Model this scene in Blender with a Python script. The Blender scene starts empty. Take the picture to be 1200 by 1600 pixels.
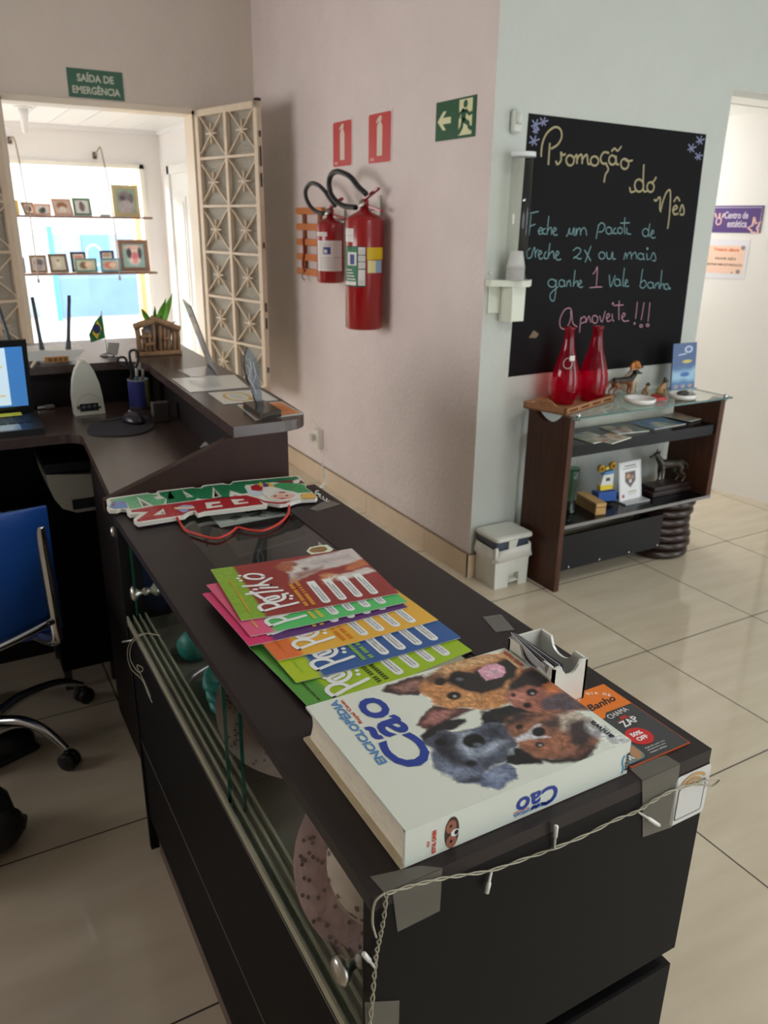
import bpy, math, random
import numpy as np
from mathutils import Matrix, Vector
from mathutils.geometry import tessellate_polygon

random.seed(4)
RNG = np.random.default_rng(4)
SC = bpy.context.scene
COL = SC.collection
PI = math.pi

# ------------------------------------------------------------------ camera
CAM_F, CAM_PITCH, CAM_YAW, CAM_ROLL, CAM_Z = 1229.0, 0.351489, 0.517255, 0.0156041, 1.486


def cam_axes():
    fw = Vector((math.sin(CAM_YAW) * math.cos(CAM_PITCH), math.cos(CAM_YAW) * math.cos(CAM_PITCH), -math.sin(CAM_PITCH)))
    r = Vector((math.cos(CAM_YAW), -math.sin(CAM_YAW), 0))
    u = r.cross(fw)
    c, s = math.cos(CAM_ROLL), math.sin(CAM_ROLL)
    return c * r + s * u, -s * r + c * u, fw


AX = cam_axes()
cam_data = bpy.data.cameras.new('camera')
cam = bpy.data.objects.new('camera', cam_data)
COL.objects.link(cam)
mw = Matrix.Identity(4)
for i in range(3):
    mw[i][0], mw[i][1], mw[i][2] = AX[0][i], AX[1][i], -AX[2][i]
mw[2][3] = CAM_Z
cam.matrix_world = mw
cam_data.sensor_fit = 'HORIZONTAL'
cam_data.sensor_width = 36.0
cam_data.lens = CAM_F / 1200 * 36
cam_data.clip_start = 0.02
cam_data.clip_end = 200
cam_data.dof.use_dof = True
cam_data.dof.focus_distance = 1.0
cam_data.dof.aperture_fstop = 13
SC.camera = cam

# ------------------------------------------------------------------ world, sun, daylight, exposure
SC.view_settings.view_transform = 'Standard'
SC.view_settings.look = 'None'
SC.view_settings.gamma = 1.0
SC.view_settings.use_curve_mapping = False
SC.view_settings.exposure = 0.0
SC.cycles.max_bounces = 10
SC.cycles.diffuse_bounces = 5
SC.cycles.glossy_bounces = 4
SC.cycles.transmission_bounces = 8
SC.cycles.transparent_max_bounces = 16
SC.cycles.caustics_reflective = False
SC.cycles.caustics_refractive = False
SC.cycles.sample_clamp_indirect = 6.0
SC.cycles.use_denoising = True

world = bpy.data.worlds.new('sky')
SC.world = world
world.use_nodes = True
bg = world.node_tree.nodes['Background']
bg.inputs[0].default_value = (0.86, 0.93, 1.0, 1)
bg.inputs[1].default_value = 3.2


def light(name, kind, loc, target, energy, color=(1, 1, 1), size=(1, 1), spread=None):
    d = bpy.data.lights.new(name, kind)
    d.energy = energy
    d.color = color
    if kind == 'AREA':
        d.shape = 'RECTANGLE'
        d.size, d.size_y = size
        if spread:
            d.spread = math.radians(spread)
    o = bpy.data.objects.new(name, d)
    COL.objects.link(o)
    o.location = loc
    o.rotation_euler = (Vector(target) - Vector(loc)).to_track_quat('-Z', 'Y').to_euler()
    return o


sun = light('sun', 'SUN', (0, -5, 12), (1.5, 4, 3.5), 4.5, (1.0, 0.96, 0.9))
sun.data.angle = math.radians(2)
# daylight through the shop entrance behind the photographer, through the front window, the corridor's unseen lamp, and added fills
light('entrance_daylight', 'AREA', (2.6, -2.42, 1.5), (2.2, 1.2, 1.0), 15, (0.95, 1.0, 0.93), (2.4, 2.2))
light('side_daylight', 'AREA', (5.12, -0.4, 1.7), (2.0, 1.2, 0.9), 8, (0.97, 1.0, 0.95), (1.8, 1.6))
light('west_fill', 'AREA', (-2.5, 3.3, 1.5), (1.93, 2.95, 1.25), 36, (1.0, 0.965, 0.955), (2.2, 1.3), 125)  # unseen fill added to brighten the east wall; the west wall is solid
light('overhead_fill', 'AREA', (2.1, 0.2, 2.93), (2.1, 0.2, 0), 26, (0.97, 1.0, 0.95), (1.2, 0.3))  # unseen overhead fill added for the book top and right floor
light('window_daylight', 'AREA', (0.7, 7.6, 2.55), (0.95, 5.0, 0.8), 560, (1.0, 0.97, 0.95), (2.6, 1.0))
light('vitrine_fill', 'AREA', (-1.66, 6.1, 1.25), (1.8, 6.2, 1.3), 17, (1.0, 0.98, 0.97), (1.3, 1.4))  # unseen fill added to brighten the front room; no window on that side
cl = light('corridor_lamp', 'POINT', (3.42, 3.75, 1.7), (3.42, 3.75, 0), 27, (1.0, 0.99, 0.97))
cl.data.shadow_soft_size = 0.12

# ------------------------------------------------------------------ where a picture point lies on a known plane
CAMP = Vector((0, 0, CAM_Z))


def ray(px, py):
    return AX[0] * ((px - 600) / CAM_F) - AX[1] * ((py - 800) / CAM_F) + AX[2]


def PZ(px, py, z):
    d = ray(px, py)
    return CAMP + d * ((z - CAM_Z) / d.z)


def PX(px, py, x):
    d = ray(px, py)
    return CAMP + d * (x / d.x)


def PY(px, py, y):
    d = ray(px, py)
    return CAMP + d * (y / d.y)


def crop(ox, oy, k):
    return lambda pts: [(ox + x / k, oy + y / k) for x, y in pts]


# ------------------------------------------------------------------ materials
def lin(c):
    c = c / 255.0
    return c / 12.92 if c <= 0.04045 else ((c + 0.055) / 1.055) ** 2.4


def L3(rgb):
    return tuple(lin(v) for v in rgb)


MATS = {}


def mat(name, rgb, rough=0.5, metal=0.0, noise=0.0, nscale=20.0, bump=0.0, bscale=80.0, spec=0.5, coat=0.0, stretch=None, rgb2=None,
        emit=None, estr=0.0):
    if name in MATS:
        return MATS[name]
    m = bpy.data.materials.new(name)
    m.use_nodes = True
    nt = m.node_tree
    b = nt.nodes['Principled BSDF']
    c = L3(rgb)
    b.inputs['Base Color'].default_value = (*c, 1)
    b.inputs['Roughness'].default_value = rough
    b.inputs['Metallic'].default_value = metal
    b.inputs['Specular IOR Level'].default_value = spec
    if coat:
        b.inputs['Coat Weight'].default_value = coat
        b.inputs['Coat Roughness'].default_value = 0.08
    if emit:
        b.inputs['Emission Color'].default_value = (*L3(emit), 1)
        b.inputs['Emission Strength'].default_value = estr
    if noise or bump or rgb2:
        tc = nt.nodes.new('ShaderNodeTexCoord')
        mp = nt.nodes.new('ShaderNodeMapping')
        if stretch:
            mp.inputs['Scale'].default_value = stretch
        nt.links.new(tc.outputs['Object'], mp.inputs['Vector'])
        if noise or rgb2:
            n = nt.nodes.new('ShaderNodeTexNoise')
            n.inputs['Scale'].default_value = nscale
            n.inputs['Detail'].default_value = 5
            nt.links.new(mp.outputs['Vector'], n.inputs['Vector'])
            r = nt.nodes.new('ShaderNodeValToRGB')
            r.color_ramp.elements[0].position = 0.3
            r.color_ramp.elements[1].position = 0.7
            c2 = L3(rgb2) if rgb2 else tuple(min(1, v * (1 + noise)) for v in c)
            c1 = c if rgb2 else tuple(v * (1 - noise) for v in c)
            r.color_ramp.elements[0].color = (*c1, 1)
            r.color_ramp.elements[1].color = (*c2, 1)
            nt.links.new(n.outputs['Fac'], r.inputs['Fac'])
            nt.links.new(r.outputs['Color'], b.inputs['Base Color'])
        if bump:
            n2 = nt.nodes.new('ShaderNodeTexNoise')
            n2.inputs['Scale'].default_value = bscale
            n2.inputs['Detail'].default_value = 4
            nt.links.new(mp.outputs['Vector'], n2.inputs['Vector'])
            bp = nt.nodes.new('ShaderNodeBump')
            bp.inputs['Strength'].default_value = bump
            bp.inputs['Distance'].default_value = 0.01
            nt.links.new(n2.outputs['Fac'], bp.inputs['Height'])
            nt.links.new(bp.outputs['Normal'], b.inputs['Normal'])
    MATS[name] = m
    return m


def print_mat(rough=0.35, name='print', spec=0.5):
    """Printed paper: the ink colours are stored per point of the sheet."""
    if name in MATS:
        return MATS[name]
    m = bpy.data.materials.new(name)
    m.use_nodes = True
    nt = m.node_tree
    b = nt.nodes['Principled BSDF']
    a = nt.nodes.new('ShaderNodeAttribute')
    a.attribute_name = 'Ink'
    nt.links.new(a.outputs['Color'], b.inputs['Base Color'])
    b.inputs['Roughness'].default_value = rough
    b.inputs['Specular IOR Level'].default_value = spec
    MATS[name] = m
    return m


def glass_mat(name, tint=(235, 245, 240), refl=1.0, rough=0.0, ior=1.5):
    """A thin pane: clear, tinted, with a Fresnel reflection."""
    if name in MATS:
        return MATS[name]
    m = bpy.data.materials.new(name)
    m.use_nodes = True
    nt = m.node_tree
    for n in list(nt.nodes):
        nt.nodes.remove(n)
    out = nt.nodes.new('ShaderNodeOutputMaterial')
    tr = nt.nodes.new('ShaderNodeBsdfTransparent')
    tr.inputs[0].default_value = (*L3(tint), 1)
    gl = nt.nodes.new('ShaderNodeBsdfGlossy')
    gl.inputs['Roughness'].default_value = rough
    fr = nt.nodes.new('ShaderNodeFresnel')
    fr.inputs['IOR'].default_value = ior
    mul = nt.nodes.new('ShaderNodeMath')
    mul.operation = 'MULTIPLY'
    mul.inputs[1].default_value = refl
    mul.use_clamp = True
    nt.links.new(fr.outputs[0], mul.inputs[0])
    mx = nt.nodes.new('ShaderNodeMixShader')
    geo = nt.nodes.new('ShaderNodeNewGeometry')
    front = nt.nodes.new('ShaderNodeMath')
    front.operation = 'SUBTRACT'
    front.inputs[0].default_value = 1.0
    nt.links.new(geo.outputs['Backfacing'], front.inputs[1])
    both = nt.nodes.new('ShaderNodeMath')
    both.operation = 'MULTIPLY'
    nt.links.new(mul.outputs[0], both.inputs[0])
    nt.links.new(front.outputs[0], both.inputs[1])
    nt.links.new(both.outputs[0], mx.inputs[0])
    nt.links.new(tr.outputs[0], mx.inputs[1])
    nt.links.new(gl.outputs[0], mx.inputs[2])
    nt.links.new(mx.outputs[0], out.inputs['Surface'])
    MATS[name] = m
    return m


def haze_mat(name, rgb, amount, rough=.25):
    """Clear film that has gone milky: mostly see-through with a little grey and gloss."""
    m = glass_mat(name, (240, 240, 238), 1.2, rough)
    nt = m.node_tree
    out = nt.nodes['Material Output']
    mx0 = out.inputs['Surface'].links[0].from_node
    tr = next(n for n in nt.nodes if n.type == 'BSDF_TRANSPARENT')
    df, c = nt.nodes.new('ShaderNodeBsdfDiffuse'), nt.nodes.new('ShaderNodeMixShader')
    df.inputs[0].default_value = (*L3(rgb), 1)
    c.inputs[0].default_value = amount
    nt.links.new(tr.outputs[0], c.inputs[1])
    nt.links.new(df.outputs[0], c.inputs[2])
    nt.links.new(c.outputs[0], mx0.inputs[1])
    return m


# ------------------------------------------------------------------ mesh building
def frame(o, right, up):
    r = Vector(right).normalized()
    u = Vector(up).normalized()
    n = r.cross(u).normalized()
    M = Matrix.Identity(4)
    for i in range(3):
        M[i][0], M[i][1], M[i][2], M[i][3] = r[i], u[i], n[i], o[i]
    return M


def spline(pts, n=6, closed=False):
    """Catmull-Rom through the points."""
    P = [Vector(p) for p in pts]
    if len(P) < 3:
        return P
    out = []
    N = len(P)
    for i in range(N if closed else N - 1):
        if closed:
            a, b, c, d = P[i - 1], P[i], P[(i + 1) % N], P[(i + 2) % N]
        else:
            a, b, c, d = P[max(0, i - 1)], P[i], P[i + 1], P[min(N - 1, i + 2)]
        for k in range(n):
            t = k / n
            out.append(0.5 * ((2 * b) + (c - a) * t + (2 * a - 5 * b + 4 * c - d) * t * t + (3 * b - a - 3 * c + d) * t ** 3))
    if not closed:
        out.append(P[-1])
    return out


TEXT_CACHE = {}


def text_mesh(s, bold=0.0, shear=0.0):
    key = (s, bold, shear)
    if key not in TEXT_CACHE:
        cu = bpy.data.curves.new('lettering', 'FONT')
        cu.body = s
        cu.size = 1.0
        cu.resolution_u = 3
        cu.offset = bold
        cu.shear = shear
        ob = bpy.data.objects.new('lettering', cu)
        me = ob.to_mesh()
        vs = [v.co.copy() for v in me.vertices]
        fs = [tuple(p.vertices) for p in me.polygons]
        ob.to_mesh_clear()
        bpy.data.objects.remove(ob)
        bpy.data.curves.remove(cu)
        TEXT_CACHE[key] = (vs, fs)
    return TEXT_CACHE[key]


class MB:
    def __init__(s):
        s.v, s.f, s.fm, s.fs, s.mats, s.ink = [], [], [], [], [], {}
        s.M = Matrix.Identity(4)

    def mi(s, m):
        if m not in s.mats:
            s.mats.append(m)
        return s.mats.index(m)

    def add(s, vs, fs, m, smooth=False):
        o = len(s.v)
        s.v += [s.M @ Vector(v) for v in vs]
        k = s.mi(m)
        for f in fs:
            s.f.append(tuple(o + i for i in f))
            s.fm.append(k)
            s.fs.append(smooth)
        return o

    def box(s, c, d, m, rot=None, bev=0.0):
        """Box centred at c with full sizes d; bev chamfers its upright edges and rims."""
        x, y, z = d[0] / 2, d[1] / 2, d[2] / 2
        if bev:
            b = min(bev, x * .9, y * .9, z * .9)
            rings = []
            for zz, ins in ((-z, b), (-z + b, 0), (z - b, 0), (z, b)):
                e = b
                X, Y = x - ins, y - ins
                rings.append([(X - e, -Y, zz), (X, -Y + e, zz), (X, Y - e, zz), (X - e, Y, zz), (-X + e, Y, zz), (-X, Y - e, zz), (-X, -Y + e, zz), (-X + e, -Y, zz)])
            vs = [p for r in rings for p in r]
            fs = [tuple(range(7, -1, -1)), tuple(range(24, 32))]
            for k in range(3):
                for i in range(8):
                    j = (i + 1) % 8
                    fs.append((k * 8 + i, k * 8 + j, k * 8 + 8 + j, k * 8 + 8 + i))
        else:
            vs = [(i, j, k) for k in (-z, z) for j in (-y, y) for i in (-x, x)]
            fs = [(0, 2, 3, 1), (4, 5, 7, 6), (0, 1, 5, 4), (2, 6, 7, 3), (0, 4, 6, 2), (1, 3, 7, 5)]
        R = rot.to_4x4() if rot is not None else Matrix.Identity(4)
        T = Matrix.Translation(Vector(c)) @ R
        s.add([T @ Vector(v) for v in vs], fs, m)

    def span(s, a, b, m, bev=0.0):
        s.box([(a[i] + b[i]) / 2 for i in range(3)], [abs(b[i] - a[i]) for i in range(3)], m, bev=bev)

    def prism(s, poly, z0, z1, m, holes=(), side=None, F=None):
        """Polygon in the XY of frame F extruded from z0 to z1, with holes."""
        F = F or Matrix.Identity(4)
        loops = [[Vector((p[0], p[1], 0)) for p in l] for l in [poly, *holes]]
        tris = tessellate_polygon(loops)
        flat = [p for l in loops for p in l]
        n = len(flat)

        def area(t):
            a, b, c = (flat[i] for i in t)
            return (b.x - a.x) * (c.y - a.y) - (b.y - a.y) * (c.x - a.x)
        tris = [t if area(t) > 0 else t[::-1] for t in tris]
        vs = [F @ Vector((p.x, p.y, z1)) for p in flat]
        s.add(vs, tris, m)
        if z0 != z1:
            s.add([F @ Vector((p.x, p.y, z0)) for p in flat], [t[::-1] for t in tris], side or m)
            k = 0
            for l in loops:
                N = len(l)
                A = sum(l[i].x * l[(i + 1) % N].y - l[(i + 1) % N].x * l[i].y for i in range(N))
                vs = [F @ Vector((p.x, p.y, zz)) for zz in (z0, z1) for p in l]
                fs = []
                for i in range(N):
                    j = (i + 1) % N
                    q = (i, j, N + j, N + i)
                    fs.append(q if (A > 0) == (k == 0) else q[::-1])
                s.add(vs, fs, side or m)
                k += 1

    def tube(s, pts, r, m, seg=8, closed=False, smooth=True):
        P = [Vector(p) for p in pts]
        N = len(P)
        rr = r if isinstance(r, (list, tuple)) else [r] * N
        vs, fs = [], []
        prev = None
        for i in range(N):
            if closed:
                t = P[(i + 1) % N] - P[i - 1]
            else:
                t = P[min(i + 1, N - 1)] - P[max(i - 1, 0)]
            if t.length < 1e-9:
                t = Vector((0, 0, 1))
            t.normalize()
            if prev is None:
                a = Vector((0, 0, 1)) if abs(t.z) < .9 else Vector((1, 0, 0))
                u = t.cross(a).normalized()
            else:
                u = (prev - t * prev.dot(t))
                u = u.normalized() if u.length > 1e-6 else t.orthogonal().normalized()
            prev = u
            w = t.cross(u)
            for k in range(seg):
                an = 2 * PI * k / seg
                vs.append(P[i] + (u * math.cos(an) + w * math.sin(an)) * rr[i])
        for i in range(N if closed else N - 1):
            j = (i + 1) % N
            for k in range(seg):
                l = (k + 1) % seg
                fs.append((i * seg + k, i * seg + l, j * seg + l, j * seg + k))
        if not closed:
            fs.append(tuple(range(seg - 1, -1, -1)))
            fs.append(tuple(range((N - 1) * seg, N * seg)))
        s.add(vs, fs, m, smooth)

    def lathe(s, prof, m, seg=24, F=None, smooth=True, sx=1.0, sy=1.0):
        F = F or Matrix.Identity(4)
        vs, fs = [], []
        for r, z in prof:
            for k in range(seg):
                a = 2 * PI * k / seg
                vs.append(F @ Vector((r * sx * math.cos(a), r * sy * math.sin(a), z)))
        for i in range(len(prof) - 1):
            for k in range(seg):
                l = (k + 1) % seg
                fs.append((i * seg + k, i * seg + l, (i + 1) * seg + l, (i + 1) * seg + k))
        if prof[0][0] > 1e-4:
            fs.append(tuple(range(seg - 1, -1, -1)))
        if prof[-1][0] > 1e-4:
            n = len(prof) - 1
            fs.append(tuple(range(n * seg, (n + 1) * seg)))
        s.add(vs, fs, m, smooth)

    def ball(s, c, r, m, seg=14, rings=9, rot=None):
        r = (r, r, r) if not isinstance(r, (tuple, list)) else r
        R = rot or Matrix.Identity(3)
        vs, fs = [], []
        for i in range(rings + 1):
            th = PI * i / rings
            for k in range(seg):
                a = 2 * PI * k / seg
                p = R @ Vector((r[0] * math.sin(th) * math.cos(a), r[1] * math.sin(th) * math.sin(a), -r[2] * math.cos(th)))
                vs.append(Vector(c) + p)
        for i in range(rings):
            for k in range(seg):
                l = (k + 1) % seg
                fs.append((i * seg + k, i * seg + l, (i + 1) * seg + l, (i + 1) * seg + k))
        s.add(vs, fs, m, True)

    def arc(s, r, a0, a1, z0, z1, m, F=None, n=14):
        """A label wrapped round an upright cylinder (angles in degrees)."""
        F = F or Matrix.Identity(4)
        vs, fs = [], []
        for i in range(n + 1):
            a = math.radians(a0 + (a1 - a0) * i / n)
            for z in (z0, z1):
                vs.append(F @ Vector((r * math.cos(a), r * math.sin(a), z)))
        for i in range(n):
            fs.append((2 * i, 2 * i + 2, 2 * i + 3, 2 * i + 1))
        s.add(vs, fs, m, True)

    def ribbon(s, pts, w, nrm, m, closed=False):
        P = [Vector(p) for p in pts]
        nrm = Vector(nrm)
        N = len(P)
        vs, fs = [], []
        for i in range(N):
            t = (P[(i + 1) % N] - P[i - 1]) if closed else (P[min(i + 1, N - 1)] - P[max(i - 1, 0)])
            if t.length < 1e-9:
                t = nrm.orthogonal()
            q = nrm.cross(t).normalized() * (w / 2)
            vs += [P[i] - q, P[i] + q]
        for i in range(N if closed else N - 1):
            j = (i + 1) % N
            fs.append((2 * i, 2 * j, 2 * j + 1, 2 * i + 1))
        s.add(vs, fs, m)

    def text(s, txt, F, m, w=None, h=None, align='L', bold=0.0, shear=0.0, dz=0.0):
        vs, fs = text_mesh(txt, bold, shear)
        if not vs:
            return
        x0, x1 = min(v.x for v in vs), max(v.x for v in vs)
        y0, y1 = min(v.y for v in vs), max(v.y for v in vs)
        kx = w / (x1 - x0) if w else None
        ky = h / (y1 - y0) if h else None
        kx, ky = kx or ky, ky or kx
        off = 0 if align == 'L' else -(x1 - x0) * kx / 2
        s.add([F @ Vector(((v.x - x0) * kx + off, (v.y - y0) * ky, dz)) for v in vs], fs, m)

    def sheet(s, F, w, h, nx, ny, m, col=None, bend=None):
        """A painted sheet: grid of w x h in frame F; col = Art (ink), bend(x, y) lifts it."""
        xs, ys = np.linspace(0, w, nx), np.linspace(0, h, ny)
        vs = [F @ Vector((x, y, bend(x, y) if bend else 0.0)) for y in ys for x in xs]
        fs = [(j * nx + i, j * nx + i + 1, (j + 1) * nx + i + 1, (j + 1) * nx + i) for j in range(ny - 1) for i in range(nx - 1)]
        o = s.add(vs, fs, m, True)
        if col is not None:
            s.ink[o] = col.C.reshape(-1, 3)

    def build(s, name, parent=None, world=False, bevel=0.0, origin=None, props=None, subsurf=0):
        vs = s.v
        if world and parent is not None:
            inv = parent_world(parent).inverted()
            vs = [inv @ v for v in vs]
        if origin is not None:
            vs = [v - Vector(origin) for v in vs]
        me = bpy.data.meshes.new(name)
        me.from_pydata([tuple(v) for v in vs], [], s.f)
        for m in s.mats:
            me.materials.append(m)
        me.polygons.foreach_set('material_index', s.fm)
        me.polygons.foreach_set('use_smooth', s.fs)
        if s.ink:
            a = me.color_attributes.new('Ink', 'FLOAT_COLOR', 'POINT')
            buf = np.ones((len(vs), 4), dtype=np.float32)
            for o, c in s.ink.items():
                buf[o:o + len(c), :3] = c
            a.data.foreach_set('color', buf.ravel())
        me.validate()
        me.update()
        ob = bpy.data.objects.new(name, me)
        COL.objects.link(ob)
        if parent is not None:
            ob.parent = parent
        if origin is not None:
            ob.location = origin
        if bevel:
            b = ob.modifiers.new('edge', 'BEVEL')
            b.width = bevel
            b.segments = 2
            b.limit_method = 'ANGLE'
            b.angle_limit = math.radians(50)
        if subsurf:
            q = ob.modifiers.new('round', 'SUBSURF')
            q.levels = q.render_levels = subsurf
        for k, v in (props or {}).items():
            ob[k] = v
        return ob


def parent_world(o):
    M = Matrix.LocRotScale(o.location, o.rotation_euler, o.scale)
    return parent_world(o.parent) @ M if o.parent else M


def thing(name, label, cat, loc=(0, 0, 0), rotz=0.0, group=None):
    o = bpy.data.objects.new(name, None)
    o.empty_display_size = 0.05
    COL.objects.link(o)
    o.location = loc
    o.rotation_euler = (0, 0, rotz)
    o['label'] = label
    o['category'] = cat
    if group:
        o['group'] = group
    return o


def tag(o, label, cat, group=None, kind=None):
    o['label'] = label
    o['category'] = cat
    if group:
        o['group'] = group
    if kind:
        o['kind'] = kind
    return o


def struct(mb, name, label=None, cat=None, **k):
    o = mb.build(name, **k)
    o['kind'] = 'structure'
    if label:
        o['label'] = label
        o['category'] = cat or name.split('_')[0]
    return o


def part(mb, name, parent, world=False, label=None, **k):
    o = mb.build(name, parent, world=world, **k)
    if label:
        o['label'] = label
    return o


class Art:
    """Ink laid on a sheet: soft-edged blobs and polygons over a grid of points."""

    def __init__(s, w, h, nx, ny, bg):
        s.w, s.h, s.nx, s.ny = w, h, nx, ny
        s.X, s.Y = np.meshgrid(np.linspace(0, w, nx), np.linspace(0, h, ny))
        s.C = np.empty((ny, nx, 3))
        s.C[:] = L3(bg)

    def noise(s, cell, seed=0):
        r = np.random.default_rng(seed)
        gx, gy = int(s.w / cell) + 3, int(s.h / cell) + 3
        g = r.random((gy, gx))
        fx, fy = s.X / cell, s.Y / cell
        ix, iy = fx.astype(int), fy.astype(int)
        tx, ty = fx - ix, fy - iy
        tx, ty = tx * tx * (3 - 2 * tx), ty * ty * (3 - 2 * ty)
        return (g[iy, ix] * (1 - tx) + g[iy, ix + 1] * tx) * (1 - ty) + (g[iy + 1, ix] * (1 - tx) + g[iy + 1, ix + 1] * tx) * ty

    def mix(s, a, rgb):
        a = a[..., None]
        s.C = s.C * (1 - a) + np.array(L3(rgb)) * a

    def poly(s, pts, rgb, soft=0.002, rough=0.0, seed=1, alpha=1.0):
        X, Y = s.X, s.Y
        if rough:
            X = X + (s.noise(rough * 2, seed) - .5) * rough
            Y = Y + (s.noise(rough * 2, seed + 9) - .5) * rough
        ins = np.zeros(X.shape, bool)
        dist = np.full(X.shape, 1e9)
        n = len(pts)
        for i in range(n):
            x0, y0 = pts[i]
            x1, y1 = pts[(i + 1) % n]
            dx, dy = x1 - x0, y1 - y0
            t = np.clip(((X - x0) * dx + (Y - y0) * dy) / (dx * dx + dy * dy + 1e-12), 0, 1)
            dist = np.minimum(dist, np.hypot(X - x0 - t * dx, Y - y0 - t * dy))
            if dy:
                c = ((y0 <= Y) != (y1 <= Y)) & (X < x0 + (Y - y0) * dx / dy)
                ins ^= c
        sd = np.where(ins, dist, -dist)
        s.mix(np.clip(sd / soft * .5 + .5, 0, 1) * alpha, rgb)

    def ell(s, c, r, rgb, soft=0.25, rot=0.0, alpha=1.0):
        ca, sa = math.cos(rot), math.sin(rot)
        dx, dy = s.X - c[0], s.Y - c[1]
        q = np.hypot((dx * ca + dy * sa) / r[0], (-dx * sa + dy * ca) / r[1])
        s.mix(np.clip((1 - q) / soft + .5, 0, 1) * alpha, rgb)

    def line(s, pts, wd, rgb, alpha=1.0):
        d = np.full(s.X.shape, 1e9)
        for (x0, y0), (x1, y1) in zip(pts, pts[1:]):
            dx, dy = x1 - x0, y1 - y0
            t = np.clip(((s.X - x0) * dx + (s.Y - y0) * dy) / (dx * dx + dy * dy + 1e-12), 0, 1)
            d = np.minimum(d, np.hypot(s.X - x0 - t * dx, s.Y - y0 - t * dy))
        s.mix(np.clip((wd / 2 - d) / (wd * .3) + .5, 0, 1) * alpha, rgb)

    def fur(s, amt, along, across, turn, seed=3):
        """Streaks of lighter and darker ink running along one direction."""
        ca, sa = math.cos(turn), math.sin(turn)
        bx, by = s.X + (s.noise(.03, seed + 20) - .5) * .05, s.Y + (s.noise(.03, seed + 21) - .5) * .05
        u, v = bx * ca + by * sa, -bx * sa + by * ca
        u, v = (u - u.min()) / along, (v - v.min()) / across
        g = np.random.default_rng(seed).random((int(v.max()) + 3, int(u.max()) + 3))
        i, j = u.astype(int), v.astype(int)
        a, b = u - i, v - j
        n = (g[j, i] * (1 - a) + g[j, i + 1] * a) * (1 - b) + (g[j + 1, i] * (1 - a) + g[j + 1, i + 1] * a) * b
        s.C = np.clip(s.C * (1 + (n - .5) * 2 * amt)[..., None], 0, 1)

    def grain(s, amt, cell, seed=3):
        s.C *= (1 + (s.noise(cell, seed) - .5) * 2 * amt)[..., None]
        s.C = np.clip(s.C, 0, 1)

# ================================================================== SETTING
XE, YN, YC = 1.926, 5.06, 2.614          # east wall face, north wall face, chalkboard wall face

M_EAST = mat('pink_white_plaster', (226, 214, 211), 0.75, noise=0.03, nscale=6, bump=0.6, bscale=42)
M_NORTH = mat('cream_plaster', (214, 203, 192), 0.75, noise=0.02, nscale=5, bump=0.2, bscale=60)
M_CHALKWALL = mat('cool_white_plaster', (195, 199, 193), 0.7, noise=0.02, nscale=5, bump=0.2, bscale=60)
M_WHITE = mat('white_plaster', (228, 228, 226), 0.75)
M_TRIM = mat('cream_enamel', (222, 208, 188), 0.4)

# floor: polished porcelain tiles with dark joints
fm = bpy.data.materials.new('porcelain_tile')
fm.use_nodes = True
nt = fm.node_tree
b = nt.nodes['Principled BSDF']
tc = nt.nodes.new('ShaderNodeTexCoord')
sep = nt.nodes.new('ShaderNodeSeparateXYZ')
nt.links.new(tc.outputs['Object'], sep.inputs[0])


def node(op, a, b2=None):
    n = nt.nodes.new('ShaderNodeMath')
    n.operation = op
    for k, v in enumerate((a, b2)):
        if v is None:
            continue
        if isinstance(v, (int, float)):
            n.inputs[k].default_value = v
        else:
            nt.links.new(v, n.inputs[k])
    return n.outputs[0]


joints, cells = [], []
for ax, o in (('X', 0.342), ('Y', 1.759)):
    q = node('DIVIDE', node('SUBTRACT', sep.outputs[ax], o - 60), 0.6)
    cells.append(node('FLOOR', q))
    fr = node('FRACT', q)
    d = node('ABSOLUTE', node('SUBTRACT', fr, 0.5))
    joints.append(node('GREATER_THAN', d, 0.4961))
joint = node('MAXIMUM', joints[0], joints[1])
cid = nt.nodes.new('ShaderNodeCombineXYZ')
nt.links.new(cells[0], cid.inputs[0])
nt.links.new(cells[1], cid.inputs[1])
mul = nt.nodes.new('ShaderNodeVectorMath')
mul.operation = 'MULTIPLY_ADD'
mul.inputs[1].default_value = (7.3, 3.1, 0)
nt.links.new(cid.outputs[0], mul.inputs[0])
nt.links.new(tc.outputs['Object'], mul.inputs[2])
mp = nt.nodes.new('ShaderNodeMapping')
mp.inputs['Scale'].default_value = (1.4, 7, 1)
mp.inputs['Rotation'].default_value = (0, 0, 0.25)
nt.links.new(mul.outputs[0], mp.inputs[0])
ns = nt.nodes.new('ShaderNodeTexNoise')
ns.inputs['Scale'].default_value = 2.2
ns.inputs['Detail'].default_value = 6
nt.links.new(mp.outputs[0], ns.inputs['Vector'])
rp = nt.nodes.new('ShaderNodeValToRGB')
rp.color_ramp.elements[0].position = 0.3
rp.color_ramp.elements[1].position = 0.72
rp.color_ramp.elements[0].color = (*L3((197, 183, 160)), 1)
rp.color_ramp.elements[1].color = (*L3((209, 196, 175)), 1)
nt.links.new(ns.outputs['Fac'], rp.inputs[0])
mx = nt.nodes.new('ShaderNodeMix')
mx.data_type = 'RGBA'
nt.links.new(joint, mx.inputs[0])
nt.links.new(rp.outputs[0], mx.inputs[6])
mx.inputs[7].default_value = (*L3((44, 35, 28)), 1)
nt.links.new(mx.outputs[2], b.inputs['Base Color'])
nt.links.new(node('ADD', node('MULTIPLY', joint, 0.5), 0.075), b.inputs['Roughness'])
MATS['tile'] = fm

g = MB()
g.span((-2.75, -2.75, -0.12), (5.35, 7.2, 0), fm)
struct(g, 'floor')
g = MB()
g.span((-2.75, -2.75, 3.0), (5.35, 5.2, 3.15), mat('ceiling_paint', (196, 194, 190), .8))
struct(g, 'ceiling')

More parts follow.
